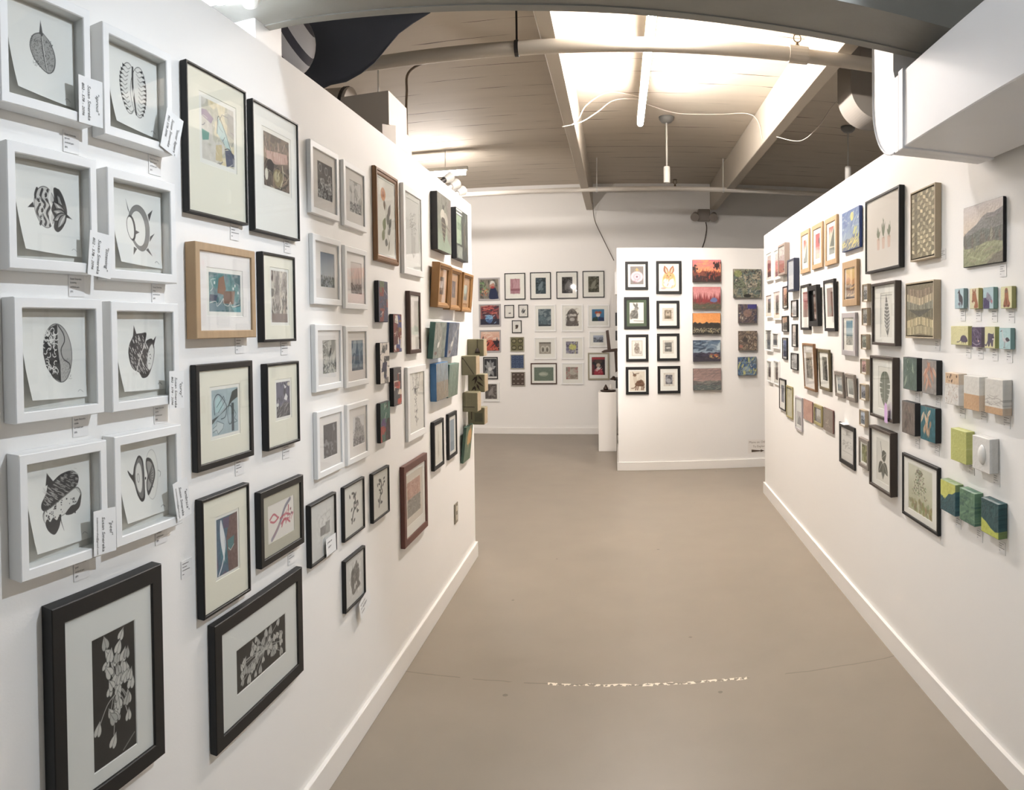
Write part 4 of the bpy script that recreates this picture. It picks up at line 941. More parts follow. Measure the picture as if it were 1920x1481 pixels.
def hooded_reader(c): c.patches([(96, 92, 86), (130, 122, 112), (150, 140, 126)], 5, 3, 3, .6); c.strokes(30, 4, [(70, 104, 62), (150, 186, 120), (104, 140, 84)], .03, .16, None, (.0, .3, .42, .85)); c.strokes(14, 6, [(214, 120, 80), (226, 180, 150)], .04, .12, None, (.1, .1, .4, .5)); c.blob([(.52, 0), (.55, .4), (.7, .6), (.9, .46), (1, .1), (1, 0)], (40, 48, 84)); c.ell(.66, .68, .13, .15, (206, 150, 130)); c.blob([(.55, .72), (.6, .9), (.76, .9), (.84, .7), (.74, .8)], (230, 226, 220)); c.ell(.70, .58, .1, .06, (190, 70, 70))
def red_stage(c): c.patches([(120, 60, 60), (80, 54, 66), (150, 84, 80)], 5, 4, 3, .5); c.rect(0, 0, 1, .3, (50, 46, 66)); c.strokes(24, 3, [(226, 96, 84), (240, 150, 130), (160, 60, 62)], .04, .4, .1, (.2, .6, .8, 1)); c.ell(.46, .32, .2, .2, (120, 170, 214)); c.ell(.48, .2, .14, .12, (84, 110, 160)); c.strokes(12, 8, [(60, 66, 110), (170, 210, 236)], .03, .2, .4, (.2, .1, .8, .5))
def red_road(c): c.grad((240, 200, 176), (226, 150, 126), .4, 1); c.rect(0, .0, 1, .52, (52, 38, 42)); c.poly([(.42, .56), (.58, .56), (.98, 0), (.02, 0)], (206, 84, 60)); c.strokes(26, 4, [(236, 130, 90), (60, 36, 40), (180, 60, 50)], .03, .3, .9, (.05, 0, .95, .45)); c.poly([(0, .5), (.12, .78), (.16, .5)], (50, 42, 48)); c.rect(.84, .5, .92, .7, (60, 50, 56)); c.strokes(8, 9, [(250, 226, 206)], .03, .4, .2, (.1, .6, .9, .95))
def flowers_bw(c): c.bgd((58, 56, 58)); [c.leaf((.46, .45), (.46 + math.cos(t) * .5, .45 + math.sin(t) * .5), .09, (176 - 20 * (k % 3),) * 3) for k, t in enumerate((.3, .9, 1.5, 2.1, 2.7, 3.6, 4.3, 5.4))]; c.ell(.46, .45, .1, .1, (220, 218, 216)); c.rect(0, 0, 1, .06, (230, 228, 224)); c.tex(14, 20, 3)
def pink_press(c): c.rect(.05, .04, .95, .96, (190, 138, 148)); c.tex(12, 16, 3); c.rect(.3, .38, .86, .9, (206, 160, 168)); c.rect(.05, .22, .95, .34, (160, 100, 112)); c.strokes(10, 3, [(170, 116, 126)], .02, .3, 1.5)
def dark_figure(seed, tone=(84, 84, 84)):
    def f(c): c.bgd(tone); c.tex(20, 12, seed); c.strokes(30, seed, [tuple(min(255, v + 60) for v in tone), tuple(int(v * .5) for v in tone)], .02, .24); c.leaf((.3, .2), (.7, .8), .12, tuple(min(255, v + 50) for v in tone)); c.ell(.62, .3, .1, .08, tuple(min(255, v + 40) for v in tone))
    return f
def cutpaper(seed):
    def f(c):
        R = random.Random(seed); k0 = (92, 92, 92)
        c.line([(.34, .92), (.56, .86), (.62, .55), (.40, .30), (.30, .06)], .07, k0, curve=5)
        for k in range(15): a = R.uniform(0, 6.28); x, y = R.uniform(.15, .85), R.uniform(.1, .9); c.leaf((x, y), (x + .22 * math.cos(a), y + .15 * math.sin(a)), .04, k0)
        c.ell(.6, .5, .12, .10, k0); c.ell(.6, .52, .05, .05, (232, 230, 224))
    return f
def ghost_house(c): c.bgd((226, 225, 222)); c.rect(.24, .26, .70, .52, (150, 148, 146)); c.rect(.60, .24, .90, .60, (170, 168, 165)); c.tex(16, 18, 3); c.line([(.1, .7), (.3, .84), (.9, .9)], .01, (196, 194, 190)); c.strokes(12, 5, [(190, 188, 184)], .014, .2, None, (.1, .55, .95, .9))
def bark_rubbing(c): c.blob([(.30, .06), (.20, .26), (.12, .50), (.24, .78), (.42, .84), (.62, .98), (.72, .80), (.86, .60), (.80, .36), (.92, .20), (.6, .12)], (134, 130, 126)); c.tex(34, 16, 5); c.speck(110, 3, (104, 100, 97), .03, (.2, .15, .82, .85), .5); c.ell(.46, .26, .07, .08, (206, 203, 198)); c.ell(.58, .32, .05, .06, (214, 210, 205))
def brick_split(c): c.rect(.04, .5, .96, .96, (202, 158, 142)); c.rect(.04, .04, .96, .5, (150, 144, 136)); c.tex(22, 14, 4); c.strokes(20, 4, [(222, 186, 172), (180, 130, 116)], .016, .2, .1, (.06, .5, .94, .92)); c.strokes(20, 5, [(120, 116, 110), (186, 178, 168)], .016, .2, .1, (.06, .06, .94, .48))
def pale_figure(c): c.blob([(.4, .15), (.35, .5), (.45, .78), (.6, .74), (.66, .4), (.6, .15)], (206, 200, 184)); c.strokes(20, 4, [(190, 180, 160), (222, 214, 200)], .02, .3, 1.5, (.3, .1, .7, .85))
def tile4(pal, seed, n):
    def f(c):
        c.bgd(pal[0])
        for i in range(n):
            for j in range(n):
                x, y = (i + .5) / n, (j + .5) / n; c.ell(x, y, .36 / n, .36 / n, pal[1]); c.ell(x, y, .22 / n, .22 / n, pal[2]); c.rect(x - .05 / n, y - .3 / n, x + .05 / n, y + .3 / n, pal[1])
        c.tex(18, 30, seed)
    return f
def red_hat(c): c.bgd((60, 36, 38)); c.rect(0, .86, 1, 1, (170, 44, 50)); c.rect(0, 0, .2, .86, (130, 40, 46), .7); c.ell(.5, .66, .34, .14, (40, 30, 30)); c.ell(.5, .74, .2, .12, (84, 62, 50)); c.ell(.5, .54, .12, .11, (206, 176, 156)); c.blob([(.2, 0), (.26, .3), (.5, .42), (.76, .3), (.84, 0)], (176, 48, 66)); c.ell(.5, .36, .1, .08, (226, 220, 214)); c.strokes(12, 3, [(226, 150, 150), (230, 224, 218)], .03, .12, None, (.25, .1, .75, .4))
# ---------------------------------------------------------------- room shell
def plank_material():
    m = bpy.data.materials.new('painted ceiling planks')
    m.use_nodes = True
    nt = m.node_tree
    p = nt.nodes['Principled BSDF']; p.inputs['Roughness'].default_value = .7
    N = lambda t: nt.nodes.new(t); L = nt.links.new
    tc = N('ShaderNodeTexCoord'); sep = N('ShaderNodeSeparateXYZ'); L(tc.outputs['Object'], sep.inputs[0])
    wob = N('ShaderNodeTexNoise'); wob.inputs['Scale'].default_value = .9; wob.inputs['Detail'].default_value = 3; L(tc.outputs['Object'], wob.inputs['Vector'])
    wm = N('ShaderNodeMath'); wm.operation = 'MULTIPLY_ADD'; L(wob.outputs['Fac'], wm.inputs[0]); wm.inputs[1].default_value = .05; L(sep.outputs['Y'], wm.inputs[2])
    md = N('ShaderNodeMath'); md.operation = 'MULTIPLY'; L(wm.outputs[0], md.inputs[0]); md.inputs[1].default_value = 1 / .27
    fr = N('ShaderNodeMath'); fr.operation = 'FRACT'; L(md.outputs[0], fr.inputs[0])
    fl = N('ShaderNodeMath'); fl.operation = 'FLOOR'; L(md.outputs[0], fl.inputs[0])
    # some joints open dark, others nearly closed
    wn = N('ShaderNodeTexNoise'); wn.noise_dimensions = '2D'; wn.inputs['Scale'].default_value = 1.7; wn.inputs['Detail'].default_value = 2
    cb = N('ShaderNodeCombineXYZ'); L(sep.outputs['X'], cb.inputs[0]); L(fl.outputs[0], cb.inputs[1]); L(cb.outputs[0], wn.inputs['Vector'])
    gap = N('ShaderNodeMapRange'); L(wn.outputs['Fac'], gap.inputs['Value']); gap.inputs['From Min'].default_value = .46; gap.inputs['From Max'].default_value = .72; gap.inputs['To Min'].default_value = -.004; gap.inputs['To Max'].default_value = .06
    lt = N('ShaderNodeMath'); lt.operation = 'LESS_THAN'; L(fr.outputs[0], lt.inputs[0]); L(gap.outputs[0], lt.inputs[1])
    st = N('ShaderNodeMapping'); st.inputs['Scale'].default_value = (1.2, 9, 1); L(tc.outputs['Object'], st.inputs[0])
    n2 = N('ShaderNodeTexNoise'); n2.inputs['Scale'].default_value = .8; n2.inputs['Detail'].default_value = 4; L(st.outputs[0], n2.inputs['Vector'])
    r = N('ShaderNodeValToRGB'); r.color_ramp.elements[0].position = .30; r.color_ramp.elements[0].color = (*srgb(196, 186, 171), 1); r.color_ramp.elements[1].position = .62; r.color_ramp.elements[1].color = (*srgb(202, 192, 177), 1); L(n2.outputs['Fac'], r.inputs[0])
    mx = N('ShaderNodeMix'); mx.data_type = 'RGBA'; L(lt.outputs[0], mx.inputs['Factor']); L(r.outputs[0], mx.inputs['A']); mx.inputs['B'].default_value = (*srgb(92, 80, 68), 1)
    L(mx.outputs['Result'], p.inputs['Base Color'])
    inv = N('ShaderNodeMath'); inv.operation = 'SUBTRACT'; inv.inputs[0].default_value = 1; L(lt.outputs[0], inv.inputs[1])
    ad = N('ShaderNodeMath'); ad.operation = 'MULTIPLY_ADD'; L(n2.outputs['Fac'], ad.inputs[0]); ad.inputs[1].default_value = .12; L(inv.outputs[0], ad.inputs[2])
    b = N('ShaderNodeBump'); b.inputs['Strength'].default_value = .35; b.inputs['Distance'].default_value = .02; L(ad.outputs[0], b.inputs['Height']); L(b.outputs[0], p.inputs['Normal'])
    return m

def floor_material():
    m = bpy.data.materials.new('worn painted concrete')
    m.use_nodes = True
    nt = m.node_tree
    p = nt.nodes['Principled BSDF']
    N = lambda t: nt.nodes.new(t); L = nt.links.new
    tc = N('ShaderNodeTexCoord'); sep = N('ShaderNodeSeparateXYZ'); L(tc.outputs['Object'], sep.inputs[0])
    def math_(op, a, b=None, c=None):
        n = N('ShaderNodeMath'); n.operation = op
        for i, v in enumerate((a, b, c)):
            if v is None: continue
            if isinstance(v, (int, float)): n.inputs[i].default_value = v
            else: L(v, n.inputs[i])
        return n.outputs[0]
    def noise(scale, det=4, vec=None):
        n = N('ShaderNodeTexNoise'); n.inputs['Scale'].default_value = scale; n.inputs['Detail'].default_value = det; L(vec or tc.outputs['Object'], n.inputs['Vector']); return n.outputs['Fac']
    big, mid, fine = noise(.9, 3), noise(4, 6), noise(38, 5)
    r = N('ShaderNodeValToRGB'); e = r.color_ramp.elements; e[0].position = .3; e[0].color = (*srgb(136, 127, 114), 1); e[1].position = .7; e[1].color = (*srgb(146, 136, 122), 1)
    L(math_('MULTIPLY_ADD', mid, .45, math_('MULTIPLY', big, .55)), r.inputs[0])
    # dark specks
    v = N('ShaderNodeTexVoronoi'); v.inputs['Scale'].default_value = 3.1; L(tc.outputs['Object'], v.inputs['Vector'])
    spk = math_('LESS_THAN', math_('MULTIPLY_ADD', fine, .05, v.outputs['Distance']), .058)
    mx = N('ShaderNodeMix'); mx.data_type = 'RGBA'; L(math_('MULTIPLY', spk, .7), mx.inputs['Factor']); L(r.outputs[0], mx.inputs['A']); mx.inputs['B'].default_value = (*srgb(96, 90, 80), 1)
    # the crack across the corridor, chipped pale near its middle
    dy = math_('ABSOLUTE', math_('SUBTRACT', math_('MULTIPLY_ADD', math_('SUBTRACT', noise(7, 4), .5), .035, sep.outputs['Y']), 3.10))
    crack = math_('LESS_THAN', dy, math_('MULTIPLY', math_('GREATER_THAN', noise(3.0, 3), .42), .0045))
    m2 = N('ShaderNodeMix'); m2.data_type = 'RGBA'; L(math_('MULTIPLY', crack, .65), m2.inputs['Factor']); L(mx.outputs['Result'], m2.inputs['A']); m2.inputs['B'].default_value = (*srgb(110, 104, 94), 1)
    mid_x = math_('LESS_THAN', math_('ABSOLUTE', math_('SUBTRACT', sep.outputs['X'], .12)), .45)
    chip = math_('MULTIPLY', math_('MULTIPLY', math_('LESS_THAN', dy, .011), math_('GREATER_THAN', noise(42, 2), .52)), mid_x)
    m3 = N('ShaderNodeMix'); m3.data_type = 'RGBA'; L(chip, m3.inputs['Factor']); L(m2.outputs['Result'], m3.inputs['A']); m3.inputs['B'].default_value = (*srgb(232, 222, 206), 1)
    L(m3.outputs['Result'], p.inputs['Base Color'])
    L(math_('MULTIPLY_ADD', big, .10, .36), p.inputs['Roughness'])
    p.inputs['Specular IOR Level'].default_value = .5
    b = N('ShaderNodeBump'); b.inputs['Strength'].default_value = .05; b.inputs['Distance'].default_value = .004; L(math_('MULTIPLY_ADD', fine, .5, .5), b.inputs['Height']); L(b.outputs[0], p.inputs['Normal'])
    return m

WHITE = mat('white wall paint', (239, 237, 233), .6, noise=.012, nscale=2.5, bump=.03, bscale=180)
TRIM = mat('white trim paint', (238, 235, 230), .4, noise=.01)
CREAM = mat('off-white ceiling paint', (188, 179, 165), .6, noise=.05, nscale=3, bump=.08, bscale=12)
H, XL, XR, YN, YB, ZC = 2.465, -6.0, 5.6, -4.5, 10.5, 3.75
struct('floor', MB().box(XL, YN, -.12, XR, YB + .15, 0), floor_material(), 'worn grey painted concrete floor with a chipped crack', 'floor')
struct('ceiling', MB().box(XL, YN, ZC, XR, YB + .15, ZC + .1), plank_material(), 'off-white painted plank ceiling with dark joints', 'ceiling')
YE = 4.79
struct('wall_left', MB().box(-1.1288, -2.6, 0, -1.0088, YE, H), WHITE, 'white display wall on the left, hung with frames', 'wall')
xr = lambda y: 1.2333 + .0241 * y
y0_, y1_ = -2.6, 6.55
q = [(xr(y0_), y0_), (xr(y1_), y1_), (xr(y1_) + .12, y1_), (xr(y0_) + .12, y0_)]
struct('wall_right', MB().prism(q[::-1], 0, H), WHITE, 'white display wall on the right, hung with small works', 'wall')
struct('wall_center', MB().box(-.006, 7.8, 0, 3.2, 7.92, 2.485), WHITE, 'freestanding white wall between corridor and back wall', 'wall')
struct('wall_return', MB().box(-.006, 7.92, 0, .114, 9.75, 2.485), WHITE, 'side return of the freestanding white wall', 'wall')
struct('wall_back', MB().box(XL, YB, 0, XR, YB + .15, ZC), WHITE, 'white back wall of the room', 'wall')
struct('wall_far_left', MB().box(XL - .15, YN, 0, XL, YB + .15, ZC), WHITE, 'outer white wall beyond the left display wall', 'wall')
struct('wall_far_right', MB().box(XR, YN, 0, XR + .15, YB + .15, ZC), WHITE, 'outer white wall beyond the right display wall', 'wall')
bh, bt = .105, .016
struct('baseboard_left', MB().box(-1.0088, -2.6, 0, -1.0088 + bt, YE + bt, bh, c=.002).box(-1.1288, YE, 0, -1.0088, YE + bt, bh), TRIM, 'white baseboard along the left display wall', 'baseboard')
q = [(xr(y0_) - bt, y0_), (xr(y1_) - bt, y1_ + bt), (xr(y1_) + .12, y1_ + bt), (xr(y1_) + .12, y1_), (xr(y1_), y1_), (xr(y0_), y0_)]
struct('baseboard_right', MB().prism(q[::-1], 0, bh), TRIM, 'white baseboard along the right display wall', 'baseboard')
struct('baseboard_center', MB().box(-.006 - bt, 7.8 - bt, 0, 3.2, 7.8, .095, c=.002).box(-.006 - bt, 7.8, 0, -.006, 9.75, .095), TRIM, 'white baseboard of the freestanding wall', 'baseboard')
struct('baseboard_back', MB().box(XL, YB - bt, 0, XR, YB, .095, c=.002), TRIM, 'white baseboard along the back wall', 'baseboard')
# beams: two run towards the back, the low girder crosses over the corridor
for i, (xa, xb) in enumerate(((-.455, -.355), (1.40, 1.505))):
    struct('ceiling_beam', MB().box(xa, 2.3, 3.36, xb, YB, ZC, c=.006), CREAM, ('square painted beam running back on the left of the tube lamp', 'square painted beam running back on the right of the tube lamp')[i], 'beam')
gm = MB()
gx = [(-3.6, 2.70), (-1.02, 2.632), (-.25, 2.565), (.40, 2.52), (1.0, 2.485), (1.20, 2.48), (5.6, 2.48)]
for (xa, za), (xb, zb) in zip(gx[:-1], gx[1:]):
    gm.add([(xa, 1.875, za), (xb, 1.875, zb), (xb, 2.09, zb), (xa, 2.09, za), (xa, 1.875, za + .34), (xb, 1.875, zb + .34), (xb, 2.09, zb + .34), (xa, 2.09, za + .34)], [(0, 3, 2, 1), (4, 5, 6, 7), (0, 1, 5, 4), (2, 3, 7, 6), (1, 2, 6, 5), (3, 0, 4, 7)])
    gm.add([(xa, 2.085, za - .004), (xb, 2.085, zb - .004), (xb, 2.125, zb - .004), (xa, 2.125, za - .004), (xa, 2.085, za + .05), (xb, 2.085, zb + .05), (xb, 2.125, zb + .05), (xa, 2.125, za + .05)], [(0, 3, 2, 1), (4, 5, 6, 7), (0, 1, 5, 4), (2, 3, 7, 6), (1, 2, 6, 5), (3, 0, 4, 7)])
struct('ceiling_girder', gm, mat('weathered grey girder paint', (140, 138, 131), .55, noise=.12, nscale=6, bump=.2, bscale=14), 'low weathered girder crossing above the corridor', 'beam')

# ---------------------------------------------------------------- lamps
METAL = mat('white painted steel', (214, 212, 206), .4)
DARK = mat('dark steel', (46, 42, 40), .5, metal=.3)
E_WARM, E_FAR, E_FILL, E_GLOBE = emit('warm fluorescent glow', C_WARM, TUBE_WARM), emit('bright fluorescent glow', C_WARM, TUBE_FAR), emit('added cool fill glow', C_COOL, TUBE_FILL), emit('globe glow', C_GLOBE, GLOBE)
def tube_lamp(x, y, z, length, along, glow, label, hang=0.0):
    t = thing('fluorescent_tube_lamp', label, 'ceiling lamp', (x, y, z), 'bare fluorescent tube lamps')
    if along == 'X': t.rotation_euler.z = -math.pi / 2
    h = length / 2
    MB().box(-.028, -h - .03, .030, .028, h + .03, .075, c=.004).build('housing', METAL, t)
    MB().tube([(0, -h, 0), (0, h, 0)], .026, 14).build('tube', glow, t, smooth=True)
    for s in (-1, 1):
        MB().box(-.014, s * h - .016, -.022, .014, s * h + .016, .034, c=.003).build('lamp_holder', METAL, t)
    top = ZC - z
    if top > .08:
        for s in (-.6, .6): MB().tube([(0, s * h, .07), (0, s * h, top)], .004, 6).build('hanger_rod', METAL, t)
    return t
tube_lamp(.217, 5.12, 3.42, 2.34, 'Y', E_WARM, 'long warm fluorescent tube hung over the corridor between the beams')
tube_lamp(-2.40, 8.2, 3.47, 1.22, 'X', E_FAR, 'short fluorescent tube showing above the far end of the left wall')
tube_lamp(.15, 1.20, 3.08, 1.20, 'Y', E_FILL, 'added unseen fill tube over the near end of the corridor, above the view')  # unseen tube, added to brighten the near end and the duct
tube_lamp(.15, -1.6, 3.30, 1.20, 'Y', E_FILL, 'added unseen fill tube behind the viewpoint')  # unseen tube, added as cool fill from the rear

def spotlight(loc, aim, watts, col, cone, label):
    """A can spotlight on a stem from the ceiling; its bulb is a spot lamp just inside the lens."""
    d = (Vector(aim) - Vector(loc)).normalized()
    t = thing('ceiling_spotlight', label, 'spotlight', loc, 'can spotlights on stems')
    p = lambda k: tuple(d * k)
    MB().tube([p(-.10), p(-.09), p(.03), p(.05)], [.02, .042, .05, .052], 20, caps=True).build('lamp_can', METAL, t)
    MB().tube([p(-.05), (p(-.05)[0], p(-.05)[1], ZC - loc[2])], .007, 8).build('stem', METAL, t)
    L = bpy.data.lights.new('bulb', 'SPOT'); L.energy = watts; L.color = col; L.spot_size = math.radians(cone); L.spot_blend = .9; L.shadow_soft_size = .028
    o = bpy.data.objects.new('bulb', L); COL.objects.link(o); o.parent = t; o.location = p(.085); o.rotation_euler = d.to_track_quat('-Z', 'Y').to_euler()
    return t
spotlight((.80, 1.72, 2.95), (-1.0, 1.2, .85), SPOT * 1.04, (.82, .90, 1.0), 96, 'white can spotlight over the near right, aimed at the left wall')
spotlight((-.35, 2.50, 2.98), (1.28, 2.5, .75), SPOT * .60, (.97, .97, 1.0), 70, 'added unseen fill spotlight behind the girder, aimed at the right wall')  # out of view, added to brighten the right wall

def pendant(x, y, zlow, watts, label):
    t = thing('pendant_lamp', label, 'ceiling lamp', (x, y, ZC), 'rod pendants in a row')
    MB().lathe([(.0001, -.06), (.05, -.055), (.075, -.03), (.08, 0)], 20).build('canopy', mat('grey enamel', (120, 120, 118), .4), t, smooth=True)
    zr = zlow - ZC
    MB().tube([(0, 0, -.05), (0, 0, zr + .16)], .0095, 8).build('rod', METAL, t, smooth=True)
    MB().lathe([(.028, zr + .02), (.030, zr), (.034, zr), (.034, zr + .155), (.030, zr + .165), (.0001, zr + .165)], 20).build('lamp_shade', METAL, t)
    L = bpy.data.lights.new('bulb', 'SPOT'); L.energy = watts; L.color = C_WARM; L.spot_size = math.radians(128); L.spot_blend = 1.0; L.shadow_soft_size = .03
    o = bpy.data.objects.new('bulb', L); COL.objects.link(o); o.parent = t; o.location = (0, 0, zr - .004)
    return t
pendant(.517, 7.2, 3.08, PENDANT, 'white cylinder pendant on a rod past the end of the long tube')
pendant(2.46, 7.2, 3.16, PENDANT * .2, 'rod pendant behind the top of the right wall')

t = thing('globe_lamp', 'glowing white globe lamp above the left wall at the top edge', 'lamp', (-1.125, 1.80, 2.655))
MB().lathe([(.060 * math.sin(math.pi * k / 14) + .0001, -.060 * math.cos(math.pi * k / 14)) for k in range(15)], 24).build('globe', E_GLOBE, t, smooth=True)
MB().tube([(0, 0, .058), (0, 0, ZC - 2.655)], .006, 8).build('rod', METAL, t)
t = thing('hanging_cup', 'small white cup-shaped shade hanging beside the globe lamp', 'lamp', (-1.075, 1.895, 2.65))
MB().lathe([(.0001, -.045), (.02, -.042), (.034, -.02), (.04, .04), (.037, .04), (.03, -.018), (.0001, -.036)], 20).build('shade', METAL, t, smooth=True)
MB().tube([(0, 0, -.036), (0, 0, ZC - 2.65)], .003, 6).build('cord', DARK, t)

# post that carries the girder behind the left wall
tag(MB().box(-1.29, 2.02, 0, -1.132, 2.215, 3.0, c=.004).build('post', mat('white post paint', (236, 235, 233), .45)), 'square white post rising behind the left wall under the girder', 'post', None, 'structure')

# striped lantern and dark sail behind the left wall
t = thing('striped_lantern', 'round black and white striped lantern above the left wall', 'lantern', (-1.245, 2.50, 2.735))
def lantern_stripes():
    m = mat('lantern stripes', (206, 206, 212), .5); nt = m.node_tree; p = nt.nodes['Principled BSDF']
    tc = nt.nodes.new('ShaderNodeTexCoord'); mp = nt.nodes.new('ShaderNodeMapping'); mp.inputs['Rotation'].default_value = (0, math.radians(28), 0)
    w = nt.nodes.new('ShaderNodeTexWave'); w.wave_type = 'BANDS'; w.bands_direction = 'X'; w.inputs['Scale'].default_value = 4.2; w.inputs['Distortion'].default_value = .3
    r = nt.nodes.new('ShaderNodeValToRGB'); r.color_ramp.interpolation = 'CONSTANT'; r.color_ramp.elements[0].color = (*srgb(208, 208, 214), 1); r.color_ramp.elements[1].position = .70; r.color_ramp.elements[1].color = (*srgb(66, 66, 78), 1)
    nt.links.new(tc.outputs['Object'], mp.inputs[0]); nt.links.new(mp.outputs[0], w.inputs['Vector']); nt.links.new(w.outputs['Fac'], r.inputs[0]); nt.links.new(r.outputs[0], p.inputs['Base Color'])
    return m
MB().lathe([(.105 * math.sin(math.pi * k / 18) + .0001, -.125 * math.cos(math.pi * k / 18)) for k in range(19)], 32).build('lantern_shade', lantern_stripes(), t, smooth=True)
MB().lathe([(.045, .118), (.05, .124), (.05, .134), (.042, .134)], 24).build('top_ring', METAL, t)
MB().tube([(0, 0, .12), (0, 0, ZC - 2.735)], .003, 6).build('cord', DARK, t)

def sheet_from_outline(pts, y, bulge, nx=26, nz=16):
    """A hanging cloth: outline points (x, z) from the top edge round its free curved edge, bellied towards the corridor."""
    mb = MB()
    top = [p for p in pts[0]]; low = [(q.x, q.y) for q in smooth_path([(x, z, 0) for x, z in pts[1]], 5)]
    def along(P, t):
        L = [0]
        for a, b in zip(P[:-1], P[1:]): L.append(L[-1] + math.hypot(b[0] - a[0], b[1] - a[1]))
        s = t * L[-1]
        for i in range(len(P) - 1):
            if s <= L[i + 1] + 1e-9:
                k = (s - L[i]) / max(1e-9, L[i + 1] - L[i]); return (P[i][0] + (P[i + 1][0] - P[i][0]) * k, P[i][1] + (P[i + 1][1] - P[i][1]) * k)
        return P[-1]
    v, f = [], []
    for off in (0, .004):
        for i in range(nx + 1):
            a, b = along(top, i / nx), along(low, i / nx)
            for j in range(nz + 1):
                s = j / nz
                v.append((a[0] + (b[0] - a[0]) * s, y + off - bulge * math.sin(math.pi * s) * math.sin(math.pi * min(1, i / nx)) ** .6, a[1] + (b[1] - a[1]) * s))
    n = (nx + 1) * (nz + 1)
    I = lambda i, j, o: o * n + i * (nz + 1) + j
    for i in range(nx):
        for j in range(nz):
            f.append((I(i, j, 0), I(i + 1, j, 0), I(i + 1, j + 1, 0), I(i, j + 1, 0))); f.append((I(i, j, 1), I(i, j + 1, 1), I(i + 1, j + 1, 1), I(i + 1, j, 1)))
    for i in range(nx):
        for j in (0, nz): f.append((I(i, j, 0), I(i, j, 1), I(i + 1, j, 1), I(i + 1, j, 0)))
    return mb.add(v, f)
o = sheet_from_outline(([(-2.568, 3.151), (-1.712, 3.045), (-1.070, 2.970), (-0.749, 2.903)], [(-2.568, 2.402), (-1.819, 2.456), (-1.445, 2.563), (-1.241, 2.658), (-1.116, 2.670), (-0.994, 2.731), (-0.887, 2.835), (-0.754, 2.900)]), 2.80, .06).build('fabric_sail', mat('midnight blue cloth', (70, 72, 80), .85, noise=.15, nscale=4), smooth=True)
tag(o, 'dark blue cloth sail slung under the ceiling behind the left wall', 'sail')

# ---------------------------------------------------------------- hanging things on walls
RA = -.0241
WALLS = {'L': (Vector((-1.0088, 0, 0)), Vector((0, 1, 0))), 'R': (Vector((1.2333, 0, 0)), Vector((-math.sin(-RA), -math.cos(RA), 0)).normalized()),
         'P': (Vector((0, 7.8, 0)), Vector((1, 0, 0))), 'B': (Vector((0, 10.5, 0)), Vector((1, 0, 0))), 'E': (Vector((-.006, 7.8, 0)), Vector((0, -1, 0)))}

def on_wall(w, u, z, out=0.0, lean=0.0, tilt=0.0):
    o, a = WALLS[w]
    n = a.cross(Vector((0, 0, 1)))
    p = o + a * u + Vector((0, 0, z)) + n * out
    M = Matrix(((a.x, 0, n.x, p.x), (a.y, 0, n.y, p.y), (a.z, 1, n.z, p.z), (0, 0, 0, 1)))
    return M @ Matrix.Rotation(lean, 4, 'X') @ Matrix.Rotation(tilt, 4, 'Z')

def rows_for(M, h):
    d = (M.translation - Vector((0, 0, EYE))).length
    return int(min(300, max(12, h / d * 1312 * 1.15)))

FR = {'white': ('white frame paint', (236, 236, 234), .45), 'black': ('black frame paint', (13, 12.5, 12.5), .5), 'brown': ('dark brown wood', (74, 52, 42), .5), 'walnut': ('walnut wood', (66, 56, 48), .5),
      'oak': ('pale oak wood', (176, 148, 114), .55), 'gold': ('old gold wood', (128, 94, 62), .42), 'honey': ('honey wood', (150, 110, 62), .45), 'navy': ('navy frame paint', (38, 46, 66), .45),
      'grey': ('grey stained wood', (132, 124, 116), .6), 'lilac': ('pale grey frame paint', (176, 172, 174), .5), 'silver': ('brushed silver frame', (158, 152, 132), .35), 'mahog': ('red brown wood', (96, 56, 46), .45),
      'darkgreen': ('olive brown wood', (98, 88, 62), .5), 'greige': ('grey brown wood', (140, 126, 116), .55), 'sand': ('sandy wood', (176, 162, 138), .6), 'olive': ('dull olive gold wood', (150, 140, 96), .45)}
def fmat(k):
    n, c, r = FR[k]
    wood = 'wood' in n
    return mat(n, c, r, noise=.16 if wood else .03, nscale=5 if wood else 12, stretch=(1, 1, 1) if not wood else (14, 2, 2), bump=.06 if wood else 0)
MATS = {'w': (240, 238, 232), 'c': (232, 228, 212), 'g': (186, 182, 166), 't': (176, 136, 98), 'd': (84, 96, 76), 'p': (236, 230, 226), 'b': (26, 25, 25), 'i': (222, 222, 218)}

def frame_mesh(w, h, d, b, rec, prof=None, lip=.0012):
    """Mitred moulding with a chamfered front; prof lists (inset, height) from the outer back edge inward."""
    c = min(.0018, b * .2)
    prof = prof or [(0, .001), (0, d - c), (c, d), (b - c, d), (b, d - c), (b, d - rec)]
    mb = MB()
    v, f = [], []
    for o, z in prof:
        x, y = w / 2 - o, h / 2 - o
        v += [(-x, -y, z), (x, -y, z), (x, y, z), (-x, y, z)]
    for i in range(len(prof) - 1):
        for k in range(4):
            f.append((i * 4 + k, i * 4 + (k + 1) % 4, i * 4 + 4 + (k + 1) % 4, i * 4 + 4 + k))
    f.append((3, 2, 1, 0))
    mb.add(v, f)
    return mb

def ring(mb, w, h, z, x0, y0, x1, y1, drop):
    v = [(-w / 2, -h / 2, z), (w / 2, -h / 2, z), (w / 2, h / 2, z), (-w / 2, h / 2, z), (x0, y0, z), (x1, y0, z), (x1, y1, z), (x0, y1, z), (x0 + drop * .6, y0 + drop * .6, z - drop), (x1 - drop * .6, y0 + drop * .6, z - drop), (x1 - drop * .6, y1 - drop * .6, z - drop), (x0 + drop * .6, y1 - drop * .6, z - drop)]
    return mb.add(v, [(k, (k + 1) % 4, 4 + (k + 1) % 4, 4 + k) for k in range(4)] + [(4 + k, 4 + (k + 1) % 4, 8 + (k + 1) % 4, 8 + k) for k in range(4)])

